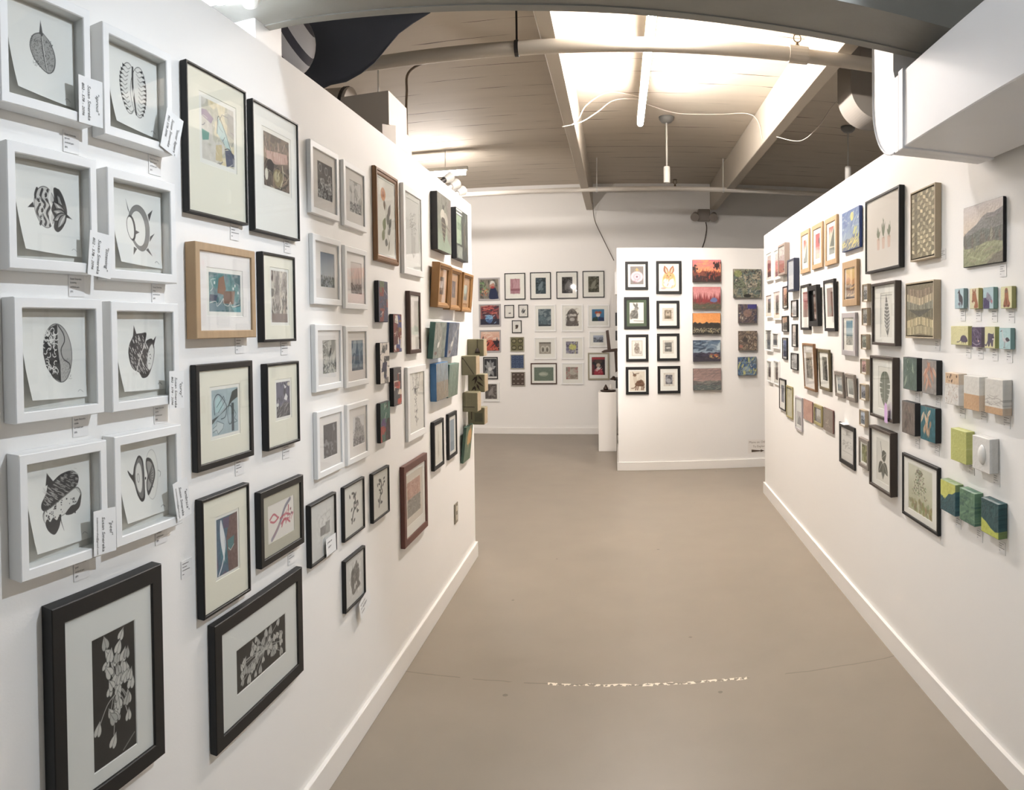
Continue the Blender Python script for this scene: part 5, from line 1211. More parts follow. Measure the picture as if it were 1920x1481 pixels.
def place(key, name, label, cat, group=None):
    w, u, z, ww, hh, d, lean = ROWS[key]
    M = on_wall(w, u, z, out=hh * .5 * math.sin(lean) + .0008, lean=lean)
    return thing(name, label, cat, group=group, M=M), M, ww, hh, d

def framed(key, fr, b, win, art, label, name='framed_print', cat='framed picture', group=None, m='w', margin=.0, paper=(240, 237, 228), rec=.007, glass=True, prof=None, mat_on=True):
    """win: picture area as fractions of the outer size (x0, y0, x1, y1), or None for the measured table; margin: paper shown round it."""
    r, M, w, h, d = place(key, name, label, cat, group)
    frame_mesh(w, h, d, b, rec, prof(w, h, d, b, rec) if prof else None).build('frame', fmat(fr), r)
    iw, ih, zf = w - 2 * b, h - 2 * b, d - rec
    if win is None:
        cx, cy, pw, ph = WIN[key]
        x0, y0, x1, y1 = cx - pw / 2, cy - ph / 2, cx + pw / 2, cy + ph / 2
    else:
        x0, y0, x1, y1 = (win[0] - .5) * w, (win[1] - .5) * h, (win[2] - .5) * w, (win[3] - .5) * h
    k = .0006
    if mat_on:
        X0, Y0_, X1, Y1 = max(x0 - margin, -iw / 2 + .001), max(y0 - margin, -ih / 2 + .001), min(x1 + margin, iw / 2 - .001), min(y1 + margin, ih / 2 - .001)
        ring(MB(), iw + k, ih + k, zf + .001, X0, Y0_, X1, Y1, .0016).build('mat_board', mat('mat board ' + m, MATS[m], .85, noise=.02), r)
        zs = zf - .0003
    else:
        X0, Y0_, X1, Y1 = -iw / 2, -ih / 2, iw / 2, ih / 2
        zs = zf
    cv = Cv((X1 - X0) / (Y1 - Y0_), rows_for(M, Y1 - Y0_), paper)
    cv.sub((x0 - X0) / (X1 - X0), (y0 - Y0_) / (Y1 - Y0_), (x1 - X0) / (X1 - X0), (y1 - Y0_) / (Y1 - Y0_))
    art(cv)
    s = sheet(cv, 'print', X1 - X0, Y1 - Y0_, zs, r, M_PAPER)
    s.location.x, s.location.y = (X0 + X1) / 2, (Y0_ + Y1) / 2
    if glass:
        MB().box(-iw / 2, -ih / 2, zf + .003, iw / 2, ih / 2, zf + .0045).build('glass_pane', M_GLASS, r)
    return r

def canvas(key, side, art, label, name='canvas_painting', cat='painting', group=None, wrap=False, c=.0015):
    r, M, w, h, d = place(key, name, label, cat, group)
    cv = Cv(w / h, rows_for(M, h), side)
    art(cv)
    if wrap:
        MB().box(-w / 2 + .001, -h / 2 + .001, .001, w / 2 - .001, h / 2 - .001, d - .002).build('wood_panel', mat('plywood back', (170, 146, 116), .7, noise=.1), r)
        sheet(cv, 'painted_face', w, h, d, r, M_OIL, sides=d - .001)
    else:
        MB().box(-w / 2, -h / 2, .001, w / 2, h / 2, d - .0004, c=c).build('stretched_canvas', mat('canvas side %d %d %d' % side, side, .6, noise=.06, nscale=30), r)
        sheet(cv, 'painted_face', w - 2 * c, h - 2 * c, d, r, M_OIL)
    return r

def fit(key, w=None, h=None, u=None, z=None):
    q = list(ROWS[key])
    if u is not None: q[1] = u
    if z is not None: q[2] = z
    if w is not None: q[3] = w
    if h is not None: q[4] = h
    ROWS[key] = tuple(q)
for k, u, w in (('T1', 3.80, .27), ('T2', 4.088, .27), ('T3', 4.40, .29), ('b1', -4.87, .26), ('b2', -4.585, .25)): fit(k, w=w, u=u)

# ---- left wall: white shadow boxes with curling ink drawings
G_SH = 'white shadow boxes with ink seed drawings'
def shadow_box(key, art, img, label):
    r, M, w, h, d = place(key, 'shadow_box_frame', label, 'framed picture', G_SH)
    b, rec = .021, .027
    frame_mesh(w, h, d, b, rec).build('frame', fmat('white'), r)
    iw, ih, zf = w - 2 * b, h - 2 * b, d - rec
    MB().box(-iw / 2, -ih / 2, zf - .003, iw / 2, ih / 2, zf).build('backing_board', mat('backing card', (214, 212, 205), .85), r)
    pw, ph = iw * .90, ih * .90
    cv = Cv(pw / ph, rows_for(M, ph), (242, 241, 236))
    cv.sub(*img)
    art(cv)
    cv.sub(0, 0, 1, 1)
    cv.line([(.84, .07), (.88, .09), (.93, .06)], .006, (170, 168, 166), curve=3)
    s = sheet(cv, 'ink_drawing', pw, ph, zf + .003, r, M_PAPER, curl=.016)
    s.location.x, s.location.y = iw * .015, ih * .02
    MB().box(-iw / 2, -ih / 2, d - .006, iw / 2, ih / 2, d - .0045).build('glass_pane', M_GLASS, r)
    return r
for key, art, img, what in (('A1', seed_split, (.06, .16, .96, .90), 'pointed grey seed split down the middle'), ('A2', seed_ribs, (.20, .12, .82, .94), 'oval seed edged with dark ribs'),
                            ('B1', fruit_swirl, (.16, .20, .88, .86), 'round fruit half swirled and half petalled'), ('B2', ring_thorns, (.18, .14, .86, .86), 'grey thorny ring'),
                            ('C1', seed_maze, (.22, .16, .88, .90), 'oval seed, maze pattern on its left half'), ('C2', seed_dashes, (.20, .14, .84, .86), 'dark horned pod with white dashes'),
                            ('D1', seed_acorn, (.18, .14, .88, .88), 'hatched cap over pale dotted lobes'), ('D2', seed_halves, (.18, .18, .86, .90), 'dark seed half beside a pale half')):
    shadow_box(key, art, img, 'white shadow box, ink drawing of a ' + what)

# ---- left wall: black and wood frames
framed('E1', 'black', .036, None, vine_black, 'large black frame at the bottom, heart-shaped leaves on a tall black panel', m='i', margin=.002)
framed('F1', 'black', .006, None, pastel_iris, 'tall thin black frame with a pastel abstract print of cream and pale teal', m='c', margin=.012)
framed('F2', 'black', .006, None, brown_collage, 'tall thin black frame with a brown abstract print, right beside the pastel one', m='w', margin=.012)
framed('F3', 'oak', .021, None, teal_blocks, 'deep pale oak frame holding a teal and brown abstract print', m='p', margin=.012)
framed('F4', 'black', .008, None, birch_streaks, 'black frame with a narrow grey-brown streaked print, beside the oak frame', m='c', margin=.010)
framed('F5', 'black', .017, None, blue_knots, 'black frame with a pale blue print crossed by a dark diagonal band', m='c', margin=.010)
framed('F6', 'black', .008, None, night_splash, 'black frame with a small purple-grey print splashed with white', m='c', margin=.010)
framed('F7', 'black', .008, None, feather, 'tall black frame with a white feather over blue and brown', m='c', margin=.008)
framed('F8', 'black', .021, None, red_calligraphy, 'black frame with red and grey brush strokes in a grey mat', m='g', margin=.001, paper=(236, 230, 222))
framed('F9', 'black', .036, None, lambda c: vine_black(c, 6, 46, False), 'wide heavy black frame with a crowded leaf pattern on black', m='i', margin=.002)

# ---- left wall: eight white frames in two columns
G_W = 'white frames in two columns on the left wall'
for key, art, what in (('W11', floral_dark, 'dark floral print, topmost of the near column'), ('W12', lambda c: heron_reeds(c, (228, 225, 222)), 'pale print of grey reeds, beside the gold frame'),
                       ('W21', lambda c: heron_reeds(c, (170, 176, 184), (84, 88, 86), 4, ((112, 128, 150), (176, 184, 192))), 'blue-grey sky over grasses'),
                       ('W22', lambda c: heron_reeds(c, (206, 196, 190), (96, 86, 84), 9, ((214, 202, 196), (222, 208, 200)), 1.3), 'pinkish grey ruined townscape'),
                       ('W31', bird_print, 'small dark bird among foliage'), ('W32', blue_wash, 'slate blue washed figure'),
                       ('W41', dusk_weeds, 'dark grey field of faint weeds'), ('W42', ice_tree, 'leaning grey frosted tree on white')):
    framed(key, 'white', .022, None, art, 'white frame with a print of a ' + what, group=G_W, m='p', margin=.0)

# ---- left wall: black frames low down, mixed frames towards the far end
G_G = 'thin black frames low on the left wall'
framed('G1', 'black', .008, (.28, .24, .84, .80), ghost_house, 'thin black frame with a faint grey house print and a note card tucked in', group=G_G, m='i', mat_on=False, paper=(224, 223, 220))
framed('G2', 'black', .008, (.26, .20, .80, .84), cutpaper(3), 'thin black frame with dark grey curling leaf shapes, its left end nearest', group=G_G, mat_on=False, paper=(230, 228, 221))
framed('G3', 'black', .008, (.26, .20, .78, .84), cutpaper(11), 'thin black frame with scattered grey leaf shapes, closest to the red-brown frame', group=G_G, mat_on=False, paper=(230, 228, 221))
framed('G4', 'black', .008, (.24, .16, .84, .84), bark_rubbing, 'thin black frame with a rough grey bark shape, lowest of its cluster', group=G_G, mat_on=False, paper=(222, 220, 216))
gold_prof = lambda w, h, d, b, rec: [(0, .001), (0, d * .7), (b * .18, d), (b * .45, d), (b * .55, d * .82), (b * .85, d * .80), (b, d * .7), (b, d - rec - .002)]
framed('H1', 'gold', .030, (.20, .14, .82, .86), poppy, 'tall old gold frame with an orange poppy and leaves', m='i', margin=.018, paper=(234, 231, 222), prof=gold_prof, rec=.009, name='framed_botanical')
framed('H2', 'white', .032, (.22, .20, .78, .82), pale_tower, 'large white frame with a faint grey pencil drawing, beside the gold frame', m='i', margin=.02, paper=(228, 227, 223), name='framed_drawing')
canvas('H3', (52, 52, 52), bee, 'dark-sided panel painted with a big bee on grey-green, near the wall top')
canvas('H4', (34, 38, 46), pond_night, 'glossy dark green panel with pale window shapes at the end of the wall top')
box_prof = lambda w, h, d, b, rec: [(0, .001), (0, d - .004), (.004, d), (b * .5, d), (b * .6, d - .004), (b - .003, d - .008), (b, d - .012), (b, d - rec - .002)]
G_T = 'three honey wood frames with tiny pictures'
for key, art, what in (('T1', dark_figure(3, (120, 96, 80)), 'nearest of the three, tiny dusky scene'), ('T2', dark_figure(5, (92, 74, 76)), 'middle of the three, tiny dark scene'), ('T3', land(((206, 206, 188), (160, 190, 190)), (150, 136, 110), (96, 100, 96), 3), 'last before the wall end, tiny pale seascape')):
    framed(key, 'honey', .030, (.34, .30, .66, .70), art, 'honey wood frame with tan mat, ' + what, group=G_T, m='t', prof=box_prof, rec=.018, name='framed_miniature')
G_I = 'narrow collage blocks with black sides'
for key, pal, sd, what in (('I1', [(70, 72, 96), (206, 210, 200), (132, 62, 50), (96, 110, 72), (60, 60, 78)], 2, 'pale top over purple and rust'), ('I2', [(120, 52, 42), (60, 66, 128), (214, 208, 196), (140, 108, 48), (96, 44, 40)], 5, 'ochre top over red and blue'),
                           ('I3', [(222, 214, 202), (52, 48, 74), (120, 116, 108), (80, 80, 76)], 8, 'cream centre with black windows'), ('I4', [(78, 76, 78), (196, 78, 54), (222, 210, 190), (84, 108, 100), (140, 60, 48)], 9, 'orange and slate with a white wedge'), ('I5', [(60, 104, 88), (122, 40, 66), (88, 60, 110), (160, 62, 50), (54, 42, 36)], 4, 'green top over crimson and violet')):
    canvas(key, (24, 23, 25), collage(pal, sd), 'narrow black-sided collage block, ' + what, name='collage_block', cat='artwork', group=G_I)
framed('J1', 'brown', .020, (.15, .12, .85, .88), land(((236, 228, 222), (232, 224, 216)), (206, 214, 200), (232, 226, 214), 4, .42, .03), 'narrow dark brown frame with a very pale green landscape', mat_on=False, paper=(236, 229, 220))
framed('J2', 'white', .034, (.2, .1, .8, .92), ink_drip, 'white frame with a dripping ink drawing shaped like a funnel', mat_on=False, paper=(238, 234, 226), name='framed_drawing')
G_K = 'four small heron and marsh canvases'
canvas('K1', (74, 108, 100), lambda c: heron_pond(c), 'small grey-green canvas with a white bird and a teal side', group=G_K)
canvas('K2', (84, 112, 156), lambda c: heron_pond(c, ((150, 150, 154), (110, 118, 134), (90, 98, 112)), 7), 'small blue-grey canvas with white splashes and a blue side', group=G_K)
canvas('K3', (76, 122, 168), lambda c: (c.grad((140, 158, 170), (126, 136, 140), .4, 1), c.rect(0, 0, 1, .5, (142, 130, 112)), c.strokes(40, 4, [(160, 140, 112), (116, 116, 108), (150, 160, 160)], .03, .3, 1.2), c.tex(12, 12, 2)), 'small canvas of grey sky over tan marsh with a bright blue side', group=G_K)
canvas('K4', (100, 128, 118), lambda c: (c.grad((118, 142, 130), (104, 122, 104)), c.strokes(60, 5, [(150, 166, 140), (84, 104, 88), (130, 150, 130)], .02, .4, 1.5), c.tex(10, 12, 3)), 'small canvas of streaky green reeds next to the clay blocks', group=G_K)
framed('M1', 'black', .022, (.3, .14, .72, .86), pale_figure, 'dark frame with a faint beige figure on cream, first of a low pair', m='w', margin=.03, paper=(234, 228, 214))
framed('M2', 'black', .022, (.26, .14, .74, .84), lambda c: (c.bgd((150, 172, 190)), c.rect(0, 0, 1, .3, (128, 152, 174)), c.tex(8, 10, 2)), 'dark frame with a plain powder blue print, second of a low pair', m='w')
canvas('M3', (66, 92, 80), lambda c: (c.patches([(84, 112, 86), (104, 128, 98), (72, 98, 80)], 3, 2), c.blob([(.3, .5), (.35, .8), (.7, .92), (.9, .7), (.7, .5)], (206, 166, 84)), c.strokes(12, 3, [(214, 130, 84), (196, 150, 90)], .05, .2, 1.2, (.3, .45, .9, .95)), c.tex(12, 12, 4)), 'leaning green canvas with an orange patch at the end of the left wall')
framed('N1', 'mahog', .034, (.14, .30, .74, .78), brick_split, 'large red-brown frame with a print split salmon above and grey below', m='w', margin=.03, paper=(232, 222, 210))

# ---- back wall
G_B = 'pictures on the far back wall'
def bw(k, *a, **kw): framed(k, *a, group=G_B, **kw)
fullp = (.07, .07, .93, .93)
bw('V1', 'lilac', .016, fullp, hooded_reader, 'square grey frame on the back wall, person in navy beside flowers', mat_on=False, paper=(180, 174, 168), name='framed_photo')
bw('V2', 'lilac', .016, fullp, red_stage, 'square grey frame on the back wall, blue shape under a red glow', mat_on=False, paper=(180, 174, 168), name='framed_photo')
bw('V3', 'lilac', .016, fullp, red_road, 'square grey frame on the back wall, red rays over a dark street', mat_on=False, paper=(180, 174, 168), name='framed_photo')
bw('V4', 'black', .014, (.08, .07, .92, .93), flowers_bw, 'black frame on the back wall, grey lily shape, behind the clay blocks', mat_on=False, paper=(226, 222, 216), name='framed_photo')
bw('V5', 'white', .02, (.12, .14, .84, .92), dark_figure(9, (104, 96, 92)), 'white frame lowest of the back wall column, dark grey print', m='w')
bw('X1', 'black', .014, (.26, .20, .76, .80), pink_press, 'black frame on the back wall with a pink block print', m='w')
bw('X2', 'black', .014, (.26, .20, .76, .80), dark_figure(2, (70, 86, 94)), 'black frame on the back wall with a dark teal print, next right of the pink', m='w')
bw('X3', 'black', .014, (.26, .20, .76, .80), dark_figure(6, (74, 70, 68)), 'black frame on the back wall with a near-black figure, third in the top row', m='w')
bw('X4', 'black', .014, (.26, .20, .76, .80), dark_figure(12, (92, 90, 74)), 'black frame on the back wall with an olive print, next to the freestanding wall', m='w')
bw('Y1', 'black', .012, (.2, .16, .8, .84), lambda c: (c.poly([(.35, .3), (.7, .36), (.8, .26), (.5, .22)], (70, 66, 66)), c.line([(.7, .4), (.68, .9)], .01, (190, 186, 182))), 'tiny black frame with a small dark bird and much white', mat_on=False, paper=(240, 236, 230))
bw('Y2', 'black', .012, (.2, .16, .8, .84), lambda c: (c.leaf((.2, .3), (.6, .8), .1, (120, 118, 116)), c.leaf((.4, .2), (.9, .7), .1, (88, 86, 86)), c.line([(.3, .8), (.9, .1)], .02, (70, 68, 68))), 'tiny black frame with grey slanting leaf strokes', mat_on=False, paper=(240, 236, 230))
bw('Y3', 'black', .012, (.2, .16, .8, .84), lambda c: (c.blob([(.3, .4), (.4, .7), (.7, .66), (.66, .36), (.45, .25)], (124, 96, 76)), c.speck(14, 2, (70, 60, 54), .06, (.3, .3, .7, .65))), 'tiny black frame with a brown leaf, below the pair of tiny frames', mat_on=False, paper=(240, 236, 230))
bw('Z1', 'silver', .006, (.04, .04, .96, .96), tile4([(110, 106, 70), (66, 64, 48), (168, 160, 120)], 3, 2), 'olive square tile print on the back wall, top of three squares', mat_on=False, glass=False, name='tile_print')
bw('Z2', 'silver', .006, (.04, .04, .96, .96), tile4([(58, 74, 104), (84, 104, 134), (44, 58, 88)], 5, 3), 'blue square tile print on the back wall, middle of three squares', mat_on=False, glass=False, name='tile_print')
bw('Z3', 'silver', .006, (.04, .04, .96, .96), tile4([(86, 72, 62), (64, 54, 48), (176, 162, 146)], 7, 3), 'brown square tile print on the back wall, bottom of three squares', mat_on=False, glass=False, name='tile_print')
bw('U1', 'white', .02, (.18, .20, .78, .84), lambda c: (c.patches([(104, 122, 130), (84, 100, 108), (130, 144, 148)], 5, 3), c.tex(20, 22, 3), c.rect(0, 0, 1, .1, (60, 66, 70))), 'white frame on the back wall with a blue-grey mottled print', m='w')
bw('U2', 'white', .02, (.2, .2, .8, .86), lambda c: (c.blob([(.06, .02), (.1, .3), (.12, .7), (.3, .9), (.5, .97), (.7, .9), (.9, .7), (.9, .3), (.95, .02)], (106, 98, 92)), c.rect(.2, .55, .82, .68, (206, 200, 194)), c.ell(.5, .38, .14, .1, (190, 184, 178)), c.strokes(20, 3, [(70, 66, 64), (170, 164, 158)], .03, .2), c.tex(16, 20, 4)), 'white frame on the back wall with a grey carved doorway shape', m='w')
bw('U3', 'white', .02, (.2, .26, .76, .80), portrait_masked, 'white frame on the back wall, red-haired head on bright blue', m='w')
bw('U4', 'white', .02, (.22, .25, .76, .78), lambda c: (c.bgd((168, 160, 146)), c.ell(.32, .4, .2, .3, (206, 200, 186)), c.ell(.68, .4, .2, .3, (206, 200, 186)), c.ell(.32, .36, .1, .2, (120, 112, 100)), c.ell(.68, .36, .1, .2, (120, 112, 100)), c.rect(0, .86, 1, 1, (124, 116, 104)), c.tex(14, 18, 3)), 'white frame on the back wall with two pale arches', m='w')
bw('U5', 'white', .02, (.2, .25, .74, .80), lambda c: (c.patches([(130, 126, 150), (176, 172, 186), (104, 98, 120)], 6, 3), c.ell(.55, .55, .3, .24, (206, 204, 110)), c.strokes(20, 5, [(226, 224, 150), (120, 110, 130)], .04, .2)), 'white frame on the back wall with a yellow and violet print', m='w')
bw('U6', 'white', .02, (.24, .30, .78, .74), bw_scene(3, (.86, .9, 1)), 'small white frame on the back wall with a narrow grey photo', m='w')
bw('U7', 'white', .02, (.2, .24, .74, .80), lambda c: (c.patches([(150, 136, 124), (176, 164, 150), (176, 120, 118)], 4, 6), c.ell(.6, .6, .3, .26, (196, 192, 180), 0, .7), c.tex(16, 20, 3)), 'white frame on the back wall with a dusty rose and grey print', m='w')
bw('O3', 'brown', .018, (.13, .16, .87, .80), lambda c: (c.bgd((116, 130, 114)), c.ell(.48, .5, .34, .16, (172, 178, 160)), c.ell(.48, .5, .26, .10, (120, 132, 118)), c.leaf((.25, .5), (.7, .5), .08, (190, 194, 176)), c.tex(10, 14, 2)), 'wide brown frame on the back wall with a sage green print', m='w')
bw('O4', 'silver', .024, (.18, .18, .80, .84), red_hat, 'silver frame on the back wall, person in a wide dark hat on red', m='w')

# ---- free-standing wall: black frames in two columns, oil sketches, encaustic squares
G_P = 'black framed animal prints on the freestanding wall'
def pf(k, win, art, what, m='w', margin=.0, paper=(238, 232, 222)): framed(k, 'black', .030, win, art, 'wide black frame on the freestanding wall, ' + what, group=G_P, m=m, margin=margin, paper=paper)
pf('P11', (.22, .19, .80, .83), pink_onion, 'round pink flower head on grey')
pf('P12', (.13, .12, .88, .90), orange_rabbit, 'orange and white rabbit')
pf('P21', (.22, .18, .78, .83), sitting_hare, 'grey sitting hare in a green mat', m='d', paper=(236, 230, 222))
pf('P22', (.30, .30, .70, .70), tiny_engraving((160, 140, 116), 3, 0), 'tiny tan engraving of a hooded figure', margin=.012, paper=(226, 216, 202))
pf('P31', (.25, .2, .74, .78), sitting_cat, 'small sitting cat drawing', paper=(236, 230, 220))
pf('P32', (.30, .30, .70, .72), tiny_engraving((146, 142, 136), 6, 1), 'tiny grey engraving of a boat on water', margin=.012, paper=(226, 218, 206))
pf('P41', (.17, .12, .84, .84), sphinx, 'brown winged creature with horns', margin=.0, paper=(232, 220, 202))
pf('P42', (.30, .30, .70, .72), tiny_engraving((120, 118, 124), 9, 2), 'tiny dark engraving of a curled moon', margin=.012, paper=(228, 220, 208))
G_Q = 'oil landscape sketches in a column'
canvas('Q1', (78, 52, 46), land(((224, 120, 132), (240, 156, 84)), (120, 62, 44), (52, 34, 34), 2, .46, .06, None, sun_trees), 'unframed oil sketch of dark trees against an orange sunset', group=G_Q)
canvas('Q2', (92, 80, 70), land(((206, 128, 128), (220, 158, 156)), (124, 60, 58), (84, 84, 66), 5, .42, .05, None, woods), 'unframed oil sketch of red woods with a small blue tent', group=G_Q)
canvas('Q3', (60, 46, 40), land(((232, 150, 70), (238, 160, 84)), (54, 50, 44), (48, 46, 42), 8, .55, .05, None, meadow_dots), 'unframed oil sketch of orange sky over a black hill and dotted field', group=G_Q)
canvas('Q4', (70, 72, 84), land(((84, 108, 132), (150, 168, 180)), (66, 62, 80), (62, 58, 68), 3, .42, .03, None, storm), 'unframed oil sketch of stormy blue sky with an orange glow', group=G_Q)
canvas('Q5', (96, 88, 84), land(((146, 122, 116), (172, 142, 134)), (110, 106, 104), (98, 108, 106), 6, .42, .03, None, mauve_marsh), 'unframed oil sketch of a mauve sky over a grey marsh, lowest in its column', group=G_Q)
G_S = 'crusty encaustic squares in a column'
canvas('S1', (104, 96, 82), lambda c: (crusty([(112, 120, 96), (140, 136, 116), (96, 110, 104), (164, 154, 132)], 3)(c), c.ell(.16, .84, .14, .12, (150, 158, 84), 0, .7), c.ell(.5, .06, .14, .06, (40, 40, 36))), 'largest crusty square, grey-green, top of its column', cat='painting', group=G_S)
canvas('S2', (90, 84, 80), lambda c: (crusty([(92, 80, 82), (120, 104, 96), (70, 70, 92)], 6)(c), c.rect(.5, .76, 1, 1, (66, 66, 132)), c.ell(.5, .52, .22, .2, (160, 124, 108), 0, .7)), 'crusty brown square with a violet blue corner', group=G_S)
canvas('S3', (104, 92, 82), lambda c: (crusty([(128, 110, 94), (104, 92, 82), (150, 132, 110)], 9)(c), c.ell(.36, .55, .14, .13, (70, 64, 60)), c.ell(.12, .2, .1, .08, (190, 120, 104), 0, .7)), 'crusty tan square with a dark round spot', group=G_S)
canvas('S4', (80, 84, 90), lambda c: (crusty([(66, 92, 140), (84, 120, 150), (120, 140, 150)], 12)(c), c.strokes(16, 3, [(196, 196, 84), (220, 208, 110)], .06, .2, 1.3, (.0, .0, 1, .95), .8), c.ell(.45, .35, .2, .14, (160, 176, 184), 0, .6)), 'crusty blue square with yellow streaks, bottom of its column', group=G_S)

# ---- right wall, far part
G_R = 'small frames at the far end of the right wall'
def rw(k, fr, b, win, art, label, **kw): framed(k, fr, b, win, art, label, group=G_R, **kw)
rw('a1', 'white', .012, (.22, .14, .80, .88), strata(((.3, (70, 52, 54)), (.35, (150, 84, 88)), (.35, (170, 150, 146))), 2), 'white frame with a dark red banded photo, nearest the far end, top row', m='w')
rw('a2', 'white', .012, (.22, .10, .80, .86), strata(((.3, (150, 100, 104)), (.35, (190, 130, 134)), (.35, (200, 186, 182))), 3), 'white frame with a pink banded photo, half behind the grey-brown frame', m='w')
rw('a3', 'greige', .018, (.08, .06, .92, .94), strata(((.35, (110, 80, 82)), (.3, (150, 124, 122)), (.35, (190, 184, 178))), 5), 'deep grey-brown frame with a hazy mauve picture', mat_on=False, paper=(160, 150, 146))
rw('a4', 'navy', .016, (.08, .06, .92, .94), strata(((.5, (176, 182, 190)), (.5, (150, 158, 170))), 7), 'deep navy frame with a pale misty picture', mat_on=False, paper=(180, 184, 190))
rw('a5', 'oak', .032, (.30, .24, .72, .78), geo_print(2), 'oak frame with a pink and grey geometric print, far one of three', m='w')
rw('a6', 'oak', .032, (.30, .22, .72, .78), lambda c: (c.bgd((196, 96, 100)), c.rect(0, 0, 1, .48, (222, 154, 146)), c.rect(.2, 0, .9, .2, (196, 176, 150)), c.ell(.86, .7, .14, .12, (90, 60, 66)), c.tex(8, 12, 2)), 'oak frame with a red and rose geometric print, middle of three', m='w')
rw('a7', 'oak', .032, (.30, .22, .76, .80), lambda c: (c.bgd((226, 216, 196)), c.poly([(.1, .3), (.9, .98), (.95, .26)], (112, 118, 106)), c.poly([(0, .7), (.4, 1), (0, 1)], (206, 120, 104)), c.poly([(.4, .75), (.8, 1), (.4, 1)], (214, 96, 92)), c.rect(0, 0, 1, .24, (124, 132, 122)), c.tex(8, 12, 2)), 'oak frame with a dark triangle print, nearest of three', m='w')
canvas('a8', (52, 74, 130), moon_sky, 'blue-sided canvas, pale yellow moon above golden fields')
rw('a9', 'oak', .040, (.20, .16, .80, .84), desert, 'wide oak frame with a golden desert scene, under the moon canvas', m='p', margin=.012)
rw('b1', 'black', .018, (.22, .28, .86, .84), lambda c: (c.bgd((176, 120, 116)), c.rect(0, .62, 1, .74, (150, 60, 66)), c.rect(0, .0, 1, .3, (160, 132, 122)), c.tex(10, 12, 3)), 'dark frame with a red and rose striped print, left of the deep black box', m='w')
rw('b2', 'black', .034, (.30, .14, .76, .84), lambda c: (c.bgd((84, 60, 56)), c.rect(.2, .1, .8, .9, (120, 84, 74)), c.rect(.3, .05, .7, .2, (190, 160, 150)), c.tex(12, 14, 3)), 'deep black box frame with a dim brown scene inside', m='b', rec=.022)
rw('b3', 'black', .020, (.24, .28, .80, .84), lambda c: (c.bgd((132, 96, 82)), c.ell(.5, .24, .2, .14, (112, 106, 92)), c.rect(0, .8, 1, 1, (120, 84, 70)), c.tex(10, 12, 5)), 'leaning dark frame with a rust brown print, right of the deep black box', m='w')
G_C = 'little black framed photos on the right wall'
for k, sd, tint, what in (('c1', 3, (1, .82, .66), 'warm orange print, uppermost left'), ('c2', 4, (1, 1, 1.02), 'pale grey print, tilted edge below the navy frame'), ('c3', 6, (.8, .76, .72), 'dark grey print in the left column'), ('c4', 8, (1, .92, .88), 'pinkish print beside the black trio'), ('c5', 9, (.62, .66, .86), 'dark blue print in the left column'), ('c6', 12, (.95, .95, .95), 'grey landscape print, lowest right')):
    framed(k, 'black', .008, (.12, .12, .88, .88), bw_scene(sd, tint), 'little black frame, ' + what, group=G_C, mat_on=False, paper=(232, 230, 226), name='framed_photo')
G_D = 'small white framed photos in two columns at the far right'
for k, win, sd, what in (('d1', (.3, .2, .72, .80), 2, 'second row, far column'), ('d2', (.3, .18, .72, .84), 3, 'second row, near column'), ('d3', (.22, .08, .74, .92), 5, 'third row, far column'), ('d4', (.1, .22, .68, .88), 6, 'third row, near column'), ('d5', (.24, .22, .72, .88), 8, 'bottom row, far column'), ('d6', (.26, .2, .74, .90), 9, 'bottom row, near column')):
    framed(k, 'white', .012, win, bw_scene(sd, (.72, .70, .68)), 'white frame with a narrow dark photo, ' + what + ' at the right wall end', group=G_D, m='w', name='framed_photo')
rw('e1', 'black', .010, (.28, .24, .74, .80), lambda c: (c.bgd((96, 100, 120)), c.tex(14, 14, 3), c.rect(0, .7, 1, 1, (130, 130, 140))), 'thin black frame with a narrow blue-grey print, start of the lowest row', m='w')
rw('e2', 'olive', .014, (.14, .14, .86, .88), lambda c: (c.bgd((204, 198, 164)), c.tex(10, 14, 3)), 'dull gold frame with a pale olive print', mat_on=False, paper=(206, 200, 168))
rw('e3', 'lilac', .016, (.2, .16, .8, .56), lambda c: (c.bgd((186, 182, 184)), c.poly([(0, 0), (.2, .4), (.6, .7), (1, .5), (1, 0)], (124, 124, 124)), c.tex(12, 14, 3)), 'pale silver frame with a grey hill, lowest row', m='i')
canvas('f1', (120, 84, 76), lambda c: (c.bgd((176, 134, 116)), c.tex(14, 8, 3), c.strokes(14, 3, [(196, 150, 130), (150, 110, 96)], .02, .3, 1.4)), 'unframed terracotta panel, left of a trio of squares')
rw('f2', 'olive', .022, (.24, .18, .78, .80), land(((206, 206, 204), (196, 196, 192)), (160, 152, 140), (130, 124, 116), 4), 'olive wood frame with a small pale seascape, middle of a trio of squares', m='b')
canvas('f3', (116, 84, 80), lambda c: (c.bgd((134, 122, 110)), c.tex(12, 8, 3), c.strokes(6, 3, [(206, 190, 170)], .03, .16, .4, (.2, .2, .7, .5))), 'unframed grey-brown panel with a pale bird, right of a trio of squares')
rw('g1', 'gold', .016, (.26, .26, .76, .78), bw_scene(4, (.86, .78, .68), .5), 'leaning light gold frame with a faded sepia print', m='p', margin=.01, paper=(226, 216, 200))
rw('g2', 'darkgreen', .020, (.30, .24, .76, .82), bw_scene(7, (.66, .64, .58), .5), 'leaning dark olive frame with a narrow dark print', m='w')
G_H = 'pair of grey stained frames'
rw('h1', 'grey', .022, (.26, .22, .78, .76), land(((206, 206, 204), (190, 196, 198)), (90, 112, 122), (110, 120, 112), 5), 'grey stained frame with a blue lake scene, left of a pair', m='w')
rw('h2', 'grey', .022, (.24, .24, .76, .78), land(((176, 178, 172), (150, 154, 148)), (124, 128, 120), (110, 114, 108), 6), 'grey stained frame with a grey-green scene, right of a pair', m='w')
